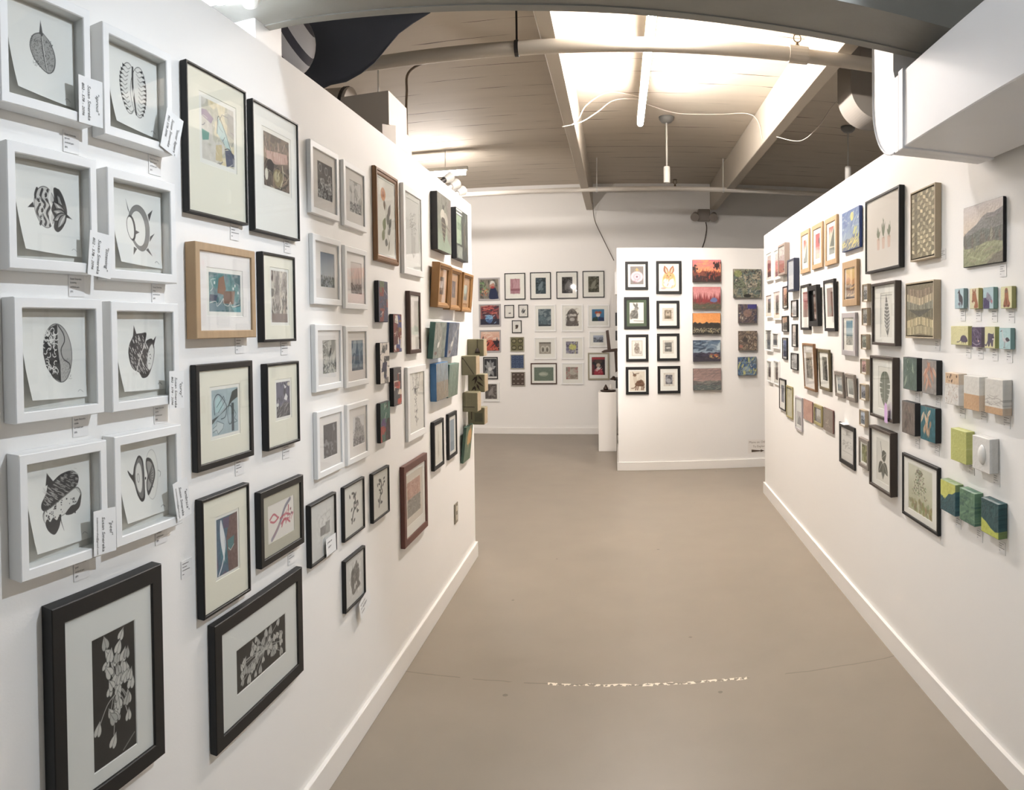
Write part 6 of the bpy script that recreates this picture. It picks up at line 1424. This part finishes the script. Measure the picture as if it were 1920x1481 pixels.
rw('i1', 'black', .026, (.16, .2, .84, .80), lambda c: (c.bgd((230, 228, 224)), c.strokes(40, 3, [(150, 148, 146), (180, 178, 176)], .02, .2, .1, (.05, .35, .95, .65)), c.line([(.05, .2), (.95, .2)], .02, (176, 174, 170)), c.line([(.05, .86), (.9, .86)], .02, (190, 188, 184))), 'black frame with a grey pencil sketch and a paper slip on top', mat_on=False, paper=(226, 224, 220), name='framed_drawing')
rw('i2', 'grey', .020, (.24, .2, .78, .80), lambda c: (c.patches([(140, 142, 92), (170, 168, 120), (110, 112, 76)], 4, 3), c.tex(12, 16, 2)), 'small grey frame with a yellow-green garden print, half hidden', m='w')
rw('j1', 'lilac', .030, (.28, .24, .76, .82), beach, 'pale grey frame with a blue sky beach photo', m='w', name='framed_photo')
G_KK = 'stack of little white framed photo blocks'
for n_, k in enumerate(('k0', 'k1', 'k2', 'k3', 'k4', 'k5')):
    what = ('first from the top, grey figures', 'second from the top, dark tree', 'third from the top, leafy scene', 'fourth from the top, red and white scene', 'fifth from the top, grey bridge', 'lowest one, pale blue winter scene')[n_]
    tint = ((.9, .9, .88), (.8, .8, .76), (.78, .82, .74), (1, .8, .76), (.82, .84, .88), (.92, .98, 1.04))[n_]
    framed(k, 'sand', .004, (.14, .14, .86, .86), bw_scene(20 + n_, tint), 'little tan-sided photo block, ' + what, group=G_KK, mat_on=False, paper=(232, 228, 220), name='framed_photo', glass=False)

# ---- right wall, near part
framed('l1', 'black', .012, (.2, .14, .86, .86), pots, 'large thin black frame with three potted plants drawn small', mat_on=False, paper=(234, 226, 218), name='framed_drawing')
floater = lambda w, h, d, b, rec: [(0, .001), (0, d - .001), (.001, d), (b - .001, d), (b, d - .001), (b, .004), (b + .0001, .003)]
def floater_panel(key, art, label):
    r, M, w, h, d = place(key, 'woven_panel', label, 'artwork', 'woven panels in sandy floater frames')
    frame_mesh(w, h, d, .007, .02, floater(w, h, d, .007, .02)).build('frame', fmat('sand'), r)
    cv = Cv((w - .024) / (h - .024), rows_for(M, h), (120, 110, 88)); art(cv)
    MB().box(-w / 2 + .012, -h / 2 + .012, .004, w / 2 - .012, h / 2 - .012, d - .006).build('backing_board', mat('dark linen', (70, 62, 50), .8), r)
    sheet(cv, 'weaving', w - .024, h - .024, d - .003, r, M_PAPER)
floater_panel('l2', lambda c: weave(c, 0), 'sandy framed panel woven in a tan checker of strips')
floater_panel('l5', lambda c: weave(c, 1), 'sandy framed panel with hanging rows of pale strips in chevrons')
canvas('l3', (28, 26, 26), mountain, 'canvas of a misty green mountain and meadow with a black side')
framed('l4', 'walnut', .014, (.32, .14, .78, .82), quill, 'dark walnut frame with a grey feather-shaped leaf, topmost of three', m='w', margin=.004, rec=.012, name='framed_botanical')
framed('v1', 'walnut', .014, (.34, .20, .80, .80), monstera, 'dark walnut frame with a split grey-green leaf and a purple sticky note', m='w', margin=.012, rec=.012, name='framed_botanical')
framed('v2', 'walnut', .014, (.32, .18, .80, .80), fern_stem, 'dark walnut frame with three small striped leaves on a stem', m='w', margin=.012, rec=.012, name='framed_botanical')
framed('v3', 'black', .014, (.17, .16, .82, .86), tree_wash, 'large black frame with a green ink-wash tree', m='w', margin=.004, paper=(234, 234, 218), name='framed_drawing')
G_SM = 'tiny animal canvases in two rows'
BL, YE, PU = (176, 204, 210), (222, 216, 160), (84, 68, 98)
for k, kind, col, sd, what in (('s1', 'crow', BL, (128, 152, 156), 'crow on pale blue'), ('s2', 'squirrel', (226, 218, 178), (176, 168, 104), 'red squirrel on cream'), ('s3', 'vulture', BL, (128, 160, 154), 'grey bird and purple block on pale blue'), ('s4', 'otter', (226, 222, 170), (160, 158, 104), 'brown otter standing on cream'),
                              ('s5', 'armadillo', (222, 216, 158), (186, 182, 120), 'purple armadillo on wide yellow'), ('s6', 'opossum', PU, (126, 114, 132), 'close furry face in purple'), ('s7', 'raccoon', (224, 218, 164), (162, 166, 104), 'purple raccoon on yellow'), ('s8', 'goose', (178, 212, 212), (126, 158, 154), 'long-legged grey bird on pale aqua')):
    canvas(k, sd, critter(kind, col), 'tiny canvas of a ' + what, group=G_SM, c=.001)
G_M = 'four leaf panels with black sides'
canvas('m1', (30, 29, 29), leafage([(112, 136, 116), (150, 168, 148), (76, 100, 88)], (88, 108, 100), 3), 'black-sided panel of grey-green hanging leaves', group=G_M)
canvas('m2', (30, 29, 29), leafage([(206, 150, 122), (222, 178, 152), (170, 106, 84)], (150, 144, 138), 5), 'black-sided panel of salmon leaves on grey', group=G_M)
canvas('m3', (30, 29, 29), leafage([(136, 118, 106), (112, 96, 88), (84, 74, 70)], (116, 106, 98), 7), 'black-sided panel of dusky brown leaves', group=G_M)
canvas('m4', (30, 29, 29), leafage([(214, 182, 146), (226, 202, 172), (176, 140, 108)], (34, 104, 116), 9), 'black-sided panel of cream leaves on teal', group=G_M)
G_N = 'thick painted wood blocks on the right wall'
def block(k, art, label): return canvas(k, (200, 190, 170), art, label, name='painted_block', cat='artwork', group=G_N, wrap=True)
block('n1', dapple, 'thick block with a tan top over white crackle')
block('n2', lambda c: (c.bgd((226, 222, 212)), c.rect(0, 0, 1, .46, (206, 166, 124)), c.tex(8, 12, 3)), 'thick block, white above and tan below')
block('n3', sand_lines, 'thick white block with fine grey lines above a tan foot')
block('o1', lambda c: (c.bgd((192, 196, 106)), c.tex(9, 60, 3), c.speck(60, 3, (214, 216, 140), .012)), 'thick speckled lime yellow block')
r_ = block('o2', lambda c: c.bgd((226, 224, 218)), 'thick white block with a raised smooth oval')
w_, h_, d_ = ROWS['o2'][3:6]
MB().lathe([(.0001, .014), (.012, .0125), (.022, .008), (.027, .002), (.028, 0)][::-1], 24, (.012, .0, d_ + .0002)).build('raised_oval', mat('glazed white clay', (232, 230, 224), .3), r_, smooth=True).scale = (.95, 1.3, 1)
block('q1', hills_gl((206, 208, 96), (52, 96, 104), 3), 'thick block, lime slope over dark teal')
block('q2', green_bands, 'thick block of rippled sea green bands')
block('q3', hills_gl((46, 88, 92), (196, 204, 78), 5, True), 'thick block, dark teal over a lime foot')
# ---------------------------------------------------------------- ducts and pipes
DUCT = mat('white painted duct', (232, 231, 232), .45, noise=.02)
t = thing('rectangular_duct', 'white rectangular duct along the top of the right wall, elbow turning up', 'duct', (.91, 2.15, 2.18)); t.rotation_euler.z = -.0241
x0d, x1d = 0, .352
MB().box(x0d, -4.0, .002, x1d - .02, 0, .25, c=.003).build('straight_run', DUCT, t)
outer = [(.03 + .215 * math.sin(a), .225 - .225 * math.cos(a)) for a in [math.pi / 2 * k / 10 for k in range(11)]]
poly = [(0, 0)] + outer + [(.245, .66), (.045, .66), (.045, .28), (.03, .25), (0, .25)]
Mx = Matrix(((0, 0, 1, 0), (1, 0, 0, 0), (0, 1, 0, 0), (0, 0, 0, 1)))
MB().prism(poly, x0d, x1d - .02, Mx).build('elbow', DUCT, t)
MB().box(x0d - .006, -.055, -.004, x1d - .018, -.015, .256, c=.002).build('flange', DUCT, t)
# beading on the elbow's curved edge
MB().tube([(x0d - .001, q_[0], q_[1]) for q_ in outer] + [(x0d - .001, .245, .66)], .004, 6).build('edge_bead', DUCT, t)

t = thing('elbow_duct', 'rounded white duct elbow near the ceiling behind the right wall', 'duct', (1.73, 5.0, 3.16)); t.scale = (.8, .8, .84)
poly2 = [(0, .70), (0, .30)] + [(.28 - .28 * math.cos(a), .30 - .28 * math.sin(a)) for a in [math.pi / 2 * k / 20 for k in range(1, 21)]] + [(1.3, .02), (1.3, .44), (.34, .44), (.34, .70)]
MB().prism(poly2[::-1], 0, .4, Matrix(((1, 0, 0, 0), (0, 0, 1, 0), (0, 1, 0, 0), (0, 0, 0, 1)))).build('bend', mat('dull white duct', (150, 144, 136), .5, noise=.05), t)  # greyer tone than the corridor duct's white
MB().box(.10, -.012, .44, .34, 0, .62).build('access_panel', mat('dull white duct', (150, 144, 136), .5), t)

t = thing('round_duct', 'round white duct with seams joining a box above the left wall', 'duct', (-1.71, 4.6, 3.08))
DD = mat('painted old duct', (176, 168, 158), .5, noise=.06, nscale=5)
MB().tube([(-1.6, -.05, .16), (-.10, 0, .05)], .175, 28).build('round_run', DD, t, smooth=False)
for k, xx in enumerate((-.52, -.13)):
    f_ = (xx + 1.6) / 1.5
    MB().tube([(xx - .012, -.05 + .05 * f_, .161 - .11 * f_), (xx + .012, -.05 + .05 * f_, .159 - .11 * f_)], .181, 28).build('seam_band', DARK if k else DD, t)
MB().prism([(-.10, -.2), (.24, -.2), (.24, .2), (-.10, .2)], -.12, .10).build('plenum_box', DD, t)
for xx in (-1.2, .1): MB().tube([(xx, 0, .1), (xx, 0, ZC - 3.08)], .006, 6).build('hanger_rod', METAL, t)
MB().prism([(-.2, -.22), (.20, -.22), (.27, -.15), (.28, .18), (-.2, .18)], -.34, -.12).build('lower_box', DD, t)

def pipe_thing(pts, r, m, label):
    t = thing('sprinkler_pipe', label, 'pipe')
    MB().tube(pts, r, 16).build('pipe_run', m, t, smooth=True)
    return t
def sprinkler(t, x, y, z):
    br = mat('aged brass', (94, 76, 52), .4, metal=.7)
    mb = MB().lathe([(.014, -.01), (.014, .012), (.009, .016), (.009, .03)], 12, (x, y, z))
    for s in (-1, 1): mb.tube(smooth_path([(x, y, z + .028), (x + s * .020, y, z + .04), (x + s * .021, y, z + .065), (x + s * .006, y, z + .085)], 4), .0035, 6)
    mb.lathe([(.004, .08), (.028, .084), (.028, .088), (.004, .095)], 16, (x, y, z)).build('sprinkler_head', br, t)
def clip(t, x, y, z, r, m):
    MB().tube([(x, y, z + r), (x, y, ZC)], .007, 6).tube([(x - .012, y, z), (x + .012, y, z)], r, 14).build('pipe_hanger', m, t)
near_pipe = pipe_thing([(-3.2, 4.27, 3.33), (-1.67, 4.27, 3.318), (.25, 4.27, 3.309), (1.62, 4.27, 3.288), (5.5, 4.27, 3.27)], .043, CREAM, 'thick painted sprinkler pipe crossing under the beams, nearer one')
far_pipe = pipe_thing([(-5.9, 8.9, 3.33), (-1.75, 8.9, 3.343), (.66, 8.9, 3.358), (2.4, 8.9, 3.345), (5.5, 8.9, 3.33)], .030, mat('bright pipe paint', (222, 216, 206), .4), 'thin pale pipe running along the back wall below the ceiling')
sprinkler(near_pipe, 1.125, 4.27, 3.345); sprinkler(far_pipe, .742, 8.9, 3.385)
MB().tube([(1.07, 4.27, 3.298), (1.19, 4.27, 3.297)], .054, 16).build('coupling', CREAM, near_pipe)
clip(near_pipe, -.60, 4.27, 3.312, .049, DARK); clip(near_pipe, 1.95, 4.27, 3.285, .049, METAL); clip(far_pipe, -.25, 8.9, 3.351, .036, METAL); clip(far_pipe, 1.36, 8.9, 3.352, .036, METAL)
# small hooks clamped along the girder's lower edge
for i, px in enumerate((-.83, -.45, -.24, .04, .21, .37, .53, .68, .84)):
    z = 2.55 - .09 * (px + .1) if px < .4 else 2.52 - .06 * (px - .4)
    zz = next(za + (zb - za) * (px - xa) / (xb - xa) for (xa, za), (xb, zb) in zip(gx[:-1], gx[1:]) if xa <= px <= xb)
    t = thing('girder_clip', ('dark clip on the girder edge above the dark sail', 'second dark clip on the girder edge from the left', 'dark clip on the girder edge left of the beam', 'dark clip on the girder edge left of the tube lamp', 'dark clip on the girder edge just right of the tube lamp', 'fifth clip on the girder edge, right of the tube lamp', 'dark clip on the girder edge left of the right beam', 'dark clip on the girder edge over the brass sprinkler', 'last dark clip on the girder edge beside the duct elbow')[i], 'clip', (px, 2.127, zz), 'dark clips along the girder')
    MB().box(-.003, .0, .004, .003, .004, .05).build('clip_plate', DARK, t)
    MB().tube([(-.014, .006, .004), (.012, .006, .002)], .0025, 6).build('hook', DARK, t)

def cable(pts, r, m, label, n=8, name='cable'):
    return tag(MB().tube(smooth_path(pts, n), r, 6).build(name, m, smooth=True), label, 'cable')
WC = mat('white cable', (222, 214, 202), .5)
cable([(.25, 6.55, 3.735), (-.05, 6.35, 3.72), (-.25, 6.15, 3.55), (-.32, 6.05, 3.40), (-.38, 6.0, 3.33)], .0045, WC, 'white cable looping from the tube lamp down to the left beam, upper loop')
cable([(.30, 6.6, 3.735), (.0, 6.5, 3.70), (-.16, 6.2, 3.50), (-.30, 6.05, 3.37), (-.46, 6.02, 3.325)], .0045, WC, 'white cable looping below the first one to the left beam')
cable([(.30, 6.75, 3.735), (.6, 6.9, 3.70), (1.0, 6.95, 3.715), (1.30, 6.9, 3.72), (1.38, 6.75, 3.60), (1.39, 6.6, 3.38)], .004, WC, 'white cable from the tube lamp across to the right beam')
cable([(1.46, 6.3, 3.34), (1.66, 6.2, 3.29), (1.80, 6.1, 3.40), (1.92, 6.0, 3.58), (2.1, 5.8, 3.73)], .004, WC, 'slack white cable hanging from the right beam up to the ceiling')
cable([(-.34, 9.9, 3.36), (-.33, 10.44, 3.2), (-.22, 10.46, 2.95), (-.05, 10.47, 2.6)], .006, mat('grey cable', (120, 112, 104), .6), 'grey cable running down the back wall from the left beam')
cable([(1.33, 10.46, 3.17), (1.34, 10.46, 3.05), (1.28, 10.47, 2.8), (1.10, 10.47, 2.5), (1.0, 10.47, 2.2)], .008, mat('dark cable', (72, 62, 54), .6), 'dark cable hanging from the emergency light down the back wall')
cable([(-1.62, 5.3, 3.10), (-1.62, 5.3, 3.45), (-1.55, 5.3, 3.66), (-1.0, 5.3, 3.735), (-.46, 5.3, 3.735)], .010, mat('brown conduit', (120, 104, 86), .5), 'thin conduit bending up from the left wall to the ceiling', name='conduit')
t = thing('emergency_light', 'grey twin-head emergency light on the back wall near the right beam', 'emergency light', (1.33, 10.5, 3.30))
MB().box(-.12, -.09, -.12, .06, -.001, .06, c=.01).build('battery_box', mat('grey lamp housing', (150, 142, 134), .5), t)
for xx in (-.16, .12):
    MB().tube([(xx, -.08, -.02), (xx - .02, -.17, -.08)], [.04, .065], 16).build('lamp_head', mat('grey lamp housing', (150, 142, 134), .5), t)

# track heads peeking over the far end of the left wall
for i, (x, y, z, lab) in enumerate(((-1.09, 4.36, 2.555, 'black-backed white spotlight over the left wall end, rear one'), (-1.08, 4.50, 2.54, 'white spotlight over the left wall end, middle one'), (-1.07, 4.64, 2.52, 'white spotlight over the left wall end, front one'))):
    t = thing('track_spotlight', lab, 'spotlight', (x, y, z), 'spotlights clamped on the left wall top')
    MB().tube([(0, 0, 0), (.03, .05, .03)], [.022, .034], 16).build('lamp_head', METAL, t)
    MB().tube([(0, 0, 0), (-.018, -.03, -.018)], [.018, .014], 12).build('rear_cap', DARK if i == 0 else METAL, t)
    MB().tube([(0, 0, 0), (0, 0, H - z)], .006, 6).build('stem', METAL, t)
    if i == 2:
        L = bpy.data.lights.new('bulb', 'SPOT'); L.energy = 150; L.color = C_WARM; L.spot_size = math.radians(64); L.spot_blend = .8; L.shadow_soft_size = .03
        o = bpy.data.objects.new('bulb', L); COL.objects.link(o); o.parent = t; o.location = (.035, .058, .035); o.rotation_euler = (Vector((-.9, 10.5, 1.1)) - Vector((x, y, z))).to_track_quat('-Z', 'Y').to_euler()

# ---------------------------------------------------------------- paper on the walls
PAPER = mat('white card', (238, 238, 236), .7)
INKM = mat('black ink', (44, 42, 42), .6)
def text_mesh(lines, parent, name, font_shear=.0, m=INKM, spacing=1.0):
    """lines: (text, x, y, size, angle); one flat mesh of real lettering lying just above its card."""
    mb = MB()
    for txt, x, y, size, ang in lines:
        cu = bpy.data.curves.new('lettering', 'FONT'); cu.body = txt; cu.size = size; cu.shear = font_shear; cu.resolution_u = 2; cu.space_character = spacing
        ob = bpy.data.objects.new('lettering', cu); COL.objects.link(ob)
        me = bpy.data.meshes.new_from_object(ob.evaluated_get(bpy.context.evaluated_depsgraph_get()))
        ca, sa = math.cos(ang), math.sin(ang)
        mb.add([(x + v.co.x * ca - v.co.y * sa, y + v.co.x * sa + v.co.y * ca, 0) for v in me.vertices], [tuple(p.vertices) for p in me.polygons])
        bpy.data.objects.remove(ob); bpy.data.curves.remove(cu); bpy.data.meshes.remove(me)
    return mb.build(name, m, parent)

def bars(rows, parent, name='printed_text', m=mat('grey print', (120, 117, 114), .6), h=.0018):
    mb = MB()
    for x, y, w in rows: mb.add([(x, y, 0), (x + w, y, 0), (x + w, y + h, 0), (x, y + h, 0)], [(0, 1, 2, 3)])
    return mb.build(name, m, parent)

def note(key, lines, label, shear=.25, name='note_card', m=PAPER, bend=.004):
    u, z, w, h, tilt, d = NOTE[key]
    t = thing(name, label, 'note card', group='handwritten note cards tucked into frames', M=on_wall('L', u, z, d + .0012, 0, tilt))
    mb = MB(); n = 8
    v = [(-w / 2 + w * i / n, y, bend * ((i / n) ** 2) + o) for o in (0, .0006) for y in (-h / 2, h / 2) for i in range(n + 1)]
    N1 = n + 1
    f = [(i + 1, i, N1 + i, N1 + i + 1) for i in range(n)] + [(2 * N1 + i, 2 * N1 + i + 1, 3 * N1 + i + 1, 3 * N1 + i) for i in range(n)]
    mb.add(v, f).build('card', m, t)
    tx = text_mesh(lines(w, h), t, 'handwriting', shear)
    for vv in tx.data.vertices:
        vv.co.z = bend * ((vv.co.x / w + .5) ** 2) + .0011
    return t
DN = -math.pi / 2
def contact(title, last, ls=.0098):
    return lambda w, h: [('"%s"' % title, w * .22, h * .22, .0125, DN), ('Susan Smereka', -w * .12, h * .34, .0118, DN), (last, -w * .36, h * .36, ls, DN)]
note('sprout', contact('sprout', '802 - 578 - 2096'), 'white note card lapping the frame corner beside the pointed seed')
note('inner', contact('inner layers', '802 578 2096'), 'tilted white note card on the corner of the ribbed seed frame')
note('listening', contact('listening', '802 - 578 - 2096'), 'white note card between the swirled fruit and the thorny ring')
note('curvy', contact('curvy', '802 - 578 - 2096'), 'upright white note card on the dashed pod frame')
note('peel', contact('peel', 'susansmereka@gmail.com', .0072), 'white note card on the corner of the dotted lobes frame')
note('embrace', contact('embrace', 'susansmereka@gmail.com', .0070), 'white note card hanging off the seed halves frame')
note('ninepaper', lambda w, h: [('print on', -w * .36, h * .18, .011, .05), ('paper', -w * .30, -h * .08, .011, .05)], 'note card tucked into the faint house print')
note('treepaper', lambda w, h: [('bark print', -w * .40, h * .22, .012, .0), ('on rag paper', -w * .40, 0, .012, .0), ('unique', -w * .38, -h * .24, .012, .0)], 'tilted note card under the rough bark print')
SUB = dict(A1='pointed seed', A2='ribbed seed', B1='swirled fruit', B2='thorny ring', C1='maze-patterned seed', C2='dashed pod', D1='dotted lobes', D2='seed halves', F1='tall pastel abstract', F2='tall brown abstract', F3='oak-framed teal abstract', F4='streaked narrow print', F5='pale blue print', F6='purple-grey print', F8='red brush strokes',
           l2='checker weaving', l5='chevron weaving', l3='misty mountain canvas', s1='crow canvas', s2='squirrel canvas', s3='grey bird canvas', s4='otter canvas', s5='armadillo canvas', s6='purple furry face', s7='raccoon canvas', s8='long-legged bird canvas', m1='grey-green leaf panel', m2='salmon leaf panel', m3='dusky brown leaf panel', m4='teal leaf panel', n1='crackle block', n2='white and tan block', n3='fine-lined white block', o1='lime yellow block', o2='raised oval block', q1='lime slope block', q2='sea green block', q3='dark teal block')
TITLE = dict(A1='sprout', A2='inner layers', B1='listening', B2='ring', C1='inside', C2='curvy', D1='peel', D2='embrace')
for k, (u, z) in CAP.items():
    small = k[0] in 's'
    w, h = (.040, .046) if small else (.046, .044)
    lab = 'small white caption card left of the white feather print' if k == 'F7' else 'small white caption card under the ' + SUB[k]
    t = thing('caption_card', lab, 'caption card', group='printed caption cards on the walls', M=on_wall(ROWS[k][0], u, z, .0012))
    MB().box(-w / 2, -h / 2, -.0008, w / 2, h / 2, .0006).build('card', mat('wall label card', (233, 231, 228), .7), t)
    if k in TITLE:
        tx = text_mesh([('Susan Smereka', -w * .42, h * .28, .0055, 0), (TITLE[k], -w * .42, h * .10, .0055, 0), ('archival pen', -w * .42, -h * .10, .0055, 0), ('$95', -w * .42, -h * .32, .0055, 0)], t, 'printed_text')
    else:
        ws = random.Random(k).uniform(.5, .8)
        tx = bars([(-w * .42, h * .30, w * ws), (-w * .42, h * .12, w * .42), (-w * .42, -h * .06, w * (ws + .1)), (-w * .42, -h * .28, w * .16)], t)
    tx.location.z = .0010
# purple sticky note on the split-leaf frame, paper slip on the sketch frame
w_, u_, z_, ww_, hh_, d_, _l = ROWS['v1']
t = tag(MB().add([(-.03, -.05, 0), (.032, -.05, .006), (.034, .04, .010), (-.006, .05, .004), (-.03, .03, 0)], [(0, 1, 2, 3, 4)]).build('sticky_note', mat('lilac paper', (206, 172, 214), .7)), 'lilac paper note stuck on the split-leaf frame', 'note')
t.matrix_world = on_wall('R', u_ + ww_ * .25, z_ - hh_ * .36, d_ + .002)
w_, u_, z_, ww_, hh_, d_, _l = ROWS['i1']
t = tag(MB().box(-.045, -.001, -.006, .045, .0008, .03).build('paper_slip', PAPER), 'white paper slip lying on top of the black sketch frame', 'paper')
t.matrix_world = on_wall('R', u_ - .02, z_ + hh_ / 2 + .003, .004)

# direction lettering low on the free-standing wall
w_, u_, z_, ww_, hh_, d_, _l = ROWS['SIGN']
t = thing('direction_sign', 'black lettering and arrow low on the freestanding wall', 'sign', M=on_wall('P', u_, z_, .001))
MB().box(-.115, -.085, -.0006, .15, .07, .0002).build('backing', mat('clear label film', (234, 230, 224), .6), t)
for line_ in (('More on Other', -.105, .030, .036, .0), ('To Explore', -.06, -.018, .034, .0)):
    tx = text_mesh([line_], t, 'lettering', 0, mat('sign grey ink', (140, 126, 112), .6)); tx.location.z = .001
ar = MB().add([(-.075, -.072, 0), (.03, -.064, 0), (.03, -.054, 0), (-.075, -.042, 0)], [(0, 1, 2, 3)]).add([(.03, -.074, 0), (.075, -.059, 0), (.03, -.044, 0)], [(0, 1, 2)]).build('arrow', mat('sign dark ink', (84, 70, 56), .6), t); ar.location.z = .001

# electrical outlet on the left wall
w_, u_, z_, ww_, hh_, d_, _l = ROWS['OUT']
t = thing('wall_outlet', 'beige double outlet plate low at the far end of the left wall', 'outlet', M=on_wall('L', u_, z_, .0008))
MB().box(-.042, -.062, 0, .042, .062, .006, c=.002).build('cover_plate', mat('metal outlet plate', (150, 142, 126), .4, metal=.3), t)
for s in (-1, 1):
    MB().box(-.017, s * .028 - .016, .005, .017, s * .028 + .016, .0085, c=.002).build('socket', mat('ivory socket', (206, 198, 180), .4), t)

# glazed clay blocks stacked in a stagger at the end of the left wall
CLAY = mat('olive clay', (124, 120, 94), .55, noise=.12, nscale=14, bump=.15)
CLAYF = mat('crackled clay face', (176, 158, 130), .6, noise=.3, nscale=26, bump=.3)
def clay(yn, z, dy, dz, out, label, deco=None):
    t = thing('clay_block', label, 'ceramic block', (-1.0088, yn, z), 'clay blocks on the left wall end')
    MB().box(.001, 0, -dz / 2, out - .002, dy, dz / 2, c=.003).build('block_body', CLAY, t)
    MB().box(out - .0025, .004, -dz / 2 + .003, out, dy - .004, dz / 2 - .003).build('textured_face', CLAYF, t)
    ink = mat('dark iron glaze', (48, 36, 30), .5)
    if deco == 'bell':
        MB().lathe([(.018, -.022), (.014, -.006), (.008, .008), (.0001, .012)], 14, (out * .62, -.004, -dz * .12)).build('bell', ink, t, smooth=True)
        MB().tube([(out * .62, -.003, -dz * .02), (out * .62, -.002, dz * .48)], .0018, 6).build('bell_cord', ink, t)
    if deco == 'string': MB().tube([(out * .10, -.001, dz * .40), (out * .85, -.002, -dz * .46)], .0016, 6).build('string', ink, t); MB().lathe([(.005, -.002), (.005, .0005)], 10, (out * .1, 0, dz * .36), 'Y').build('peg_hole', ink, t)
    if deco == 'leaf':
        mb = MB()
        for bx, bz, ex, ez in ((.55, .40, .22, .12), (.55, .40, .38, -.10), (.60, .44, .88, .12), (.50, .12, .94, -.20), (.5, -.02, .70, -.42), (.42, -.18, .2, -.42), (.36, -.14, .46, -.44)):
            A, B = Vector((bx * out, -.0015, bz * dz)), Vector((ex * out, -.0015, ez * dz)); D = B - A; Nn = Vector((-D.z, 0, D.x)).normalized() * .0075
            mb.add([A, A + D * .4 + Nn, B, A + D * .4 - Nn], [(0, 1, 2, 3)])
        mb.build('leaf_glaze', ink, t)
    if deco == 'line': MB().box(out * .06, -.0015, -dz * .26, out * .8, .001, -dz * .23).build('incised_line', ink, t)
    if deco == 'window':
        MB().box(out * .40, -.0015, -dz * .32, out * .88, .001, dz * .18).build('glazed_panel', mat('grey green glaze', (96, 96, 78), .4, noise=.3, nscale=30), t); MB().box(out * .2, -.0015, -dz * .2, out * .24, .001, dz * .3).build('slot', ink, t)
clay(4.60, 1.475, .11, .115, .115, 'olive clay block with a hanging bell, topmost of its stack', 'bell')
clay(4.42, 1.365, .12, .125, .098, 'olive clay block with a slanting string, second in its stack', 'string')
clay(4.62, 1.235, .12, .12, .115, 'olive clay block with black bamboo leaves, middle of its stack', 'leaf')
clay(4.44, 1.125, .12, .125, .100, 'olive clay block with one incised line, fourth in its stack', 'line')
clay(4.60, 1.015, .11, .115, .115, 'olive clay block with a grey glazed window, lowest of its stack', 'window')

# pedestal with small sculptures, frames and wall sculptures on the return wall
tag(MB().box(-.262, 9.0, 0, -.030, 9.25, .765, c=.004).build('pedestal', mat('white plinth paint', (236, 232, 226), .5)), 'tall white box pedestal beside the freestanding wall', 'pedestal')
BRZ = mat('dark bronze', (58, 44, 36), .45, metal=.5)
t = thing('bronze_group', 'dark bronze figures on an oval base standing on the pedestal', 'sculpture', (-.135, 9.10, .765))
MB().lathe([(.0001, 0), (.085, 0), (.105, .012), (.095, .024), (.0001, .026)], 24).build('oval_base', BRZ, t).scale = (1, .8, 1)
MB().lathe([(.03, .024), (.034, .05), (.022, .06), (.018, .075), (.0001, .1)], 14, (-.03, 0, 0)).build('seated_figure', BRZ, t, smooth=True)
MB().lathe([(.020, .024), (.024, .05), (.012, .07), (.014, .085), (.0001, .098)], 14, (.035, 0, 0)).build('pale_figure', mat('white ceramic', (228, 222, 214), .35), t, smooth=True)
t = thing('wall_sculpture', 'dark steel bracket sculpture jutting left from the freestanding wall', 'sculpture', (-.006, 9.02, 1.30))
MB().prism([(-.21, -.01), (-.17, .012), (-.02, .03), (0, .03), (0, -.008), (-.19, -.022)], -.05, .05, Matrix(((1, 0, 0, 0), (0, 0, 1, 0), (0, 1, 0, 0), (0, 0, 0, 1)))).build('shelf_plate', BRZ, t)
MB().prism([(-.13, .01), (-.085, .01), (-.115, .27), (-.15, .26)], -.03, .03, Matrix(((1, 0, 0, 0), (0, 0, 1, 0), (0, 1, 0, 0), (0, 0, 0, 1)))).build('upright_slab', BRZ, t)
MB().prism([(-.045, .01), (-.004, .01), (-.004, -.26), (-.03, -.28)], -.03, .03, Matrix(((1, 0, 0, 0), (0, 0, 1, 0), (0, 1, 0, 0), (0, 0, 0, 1)))).build('hanging_bar', BRZ, t)
t = thing('wall_sculpture', 'small dark steel bowl on a bracket low on the freestanding wall side', 'sculpture', (-.006, 9.05, .92))
MB().lathe([(.0001, .0), (.04, .004), (.052, .014), (.03, .03), (.012, .05), (.0001, .052)], 16, (-.055, 0, 0)).build('bowl', BRZ, t, smooth=True)
MB().box(-.05, -.008, -.006, 0, .008, .006).build('bracket', BRZ, t)
for i, (y, z, h, lab) in enumerate(((8.35, 2.12, .26, 'white frame seen edge-on high on the freestanding wall side'), (8.6, 1.70, .16, 'dark frame seen edge-on on the freestanding wall side, upper one'), (8.75, 1.50, .12, 'dark frame seen edge-on on the freestanding wall side, middle one'), (8.5, .93, .12, 'dark frame seen edge-on on the freestanding wall side, lowest one'))):
    t = thing('framed_print', lab, 'framed picture', group='frames on the side of the freestanding wall', M=on_wall('E', 7.8 - y, z, .001))
    frame_mesh(.24, h, .025, .02, .008).build('frame', fmat('white' if i == 0 else 'black'), t)
    MB().box(-.1, -h / 2 + .02, .015, .1, h / 2 - .02, .0165).build('print', mat('grey print sheet', (196, 190, 182), .7, noise=.3, nscale=30), t)
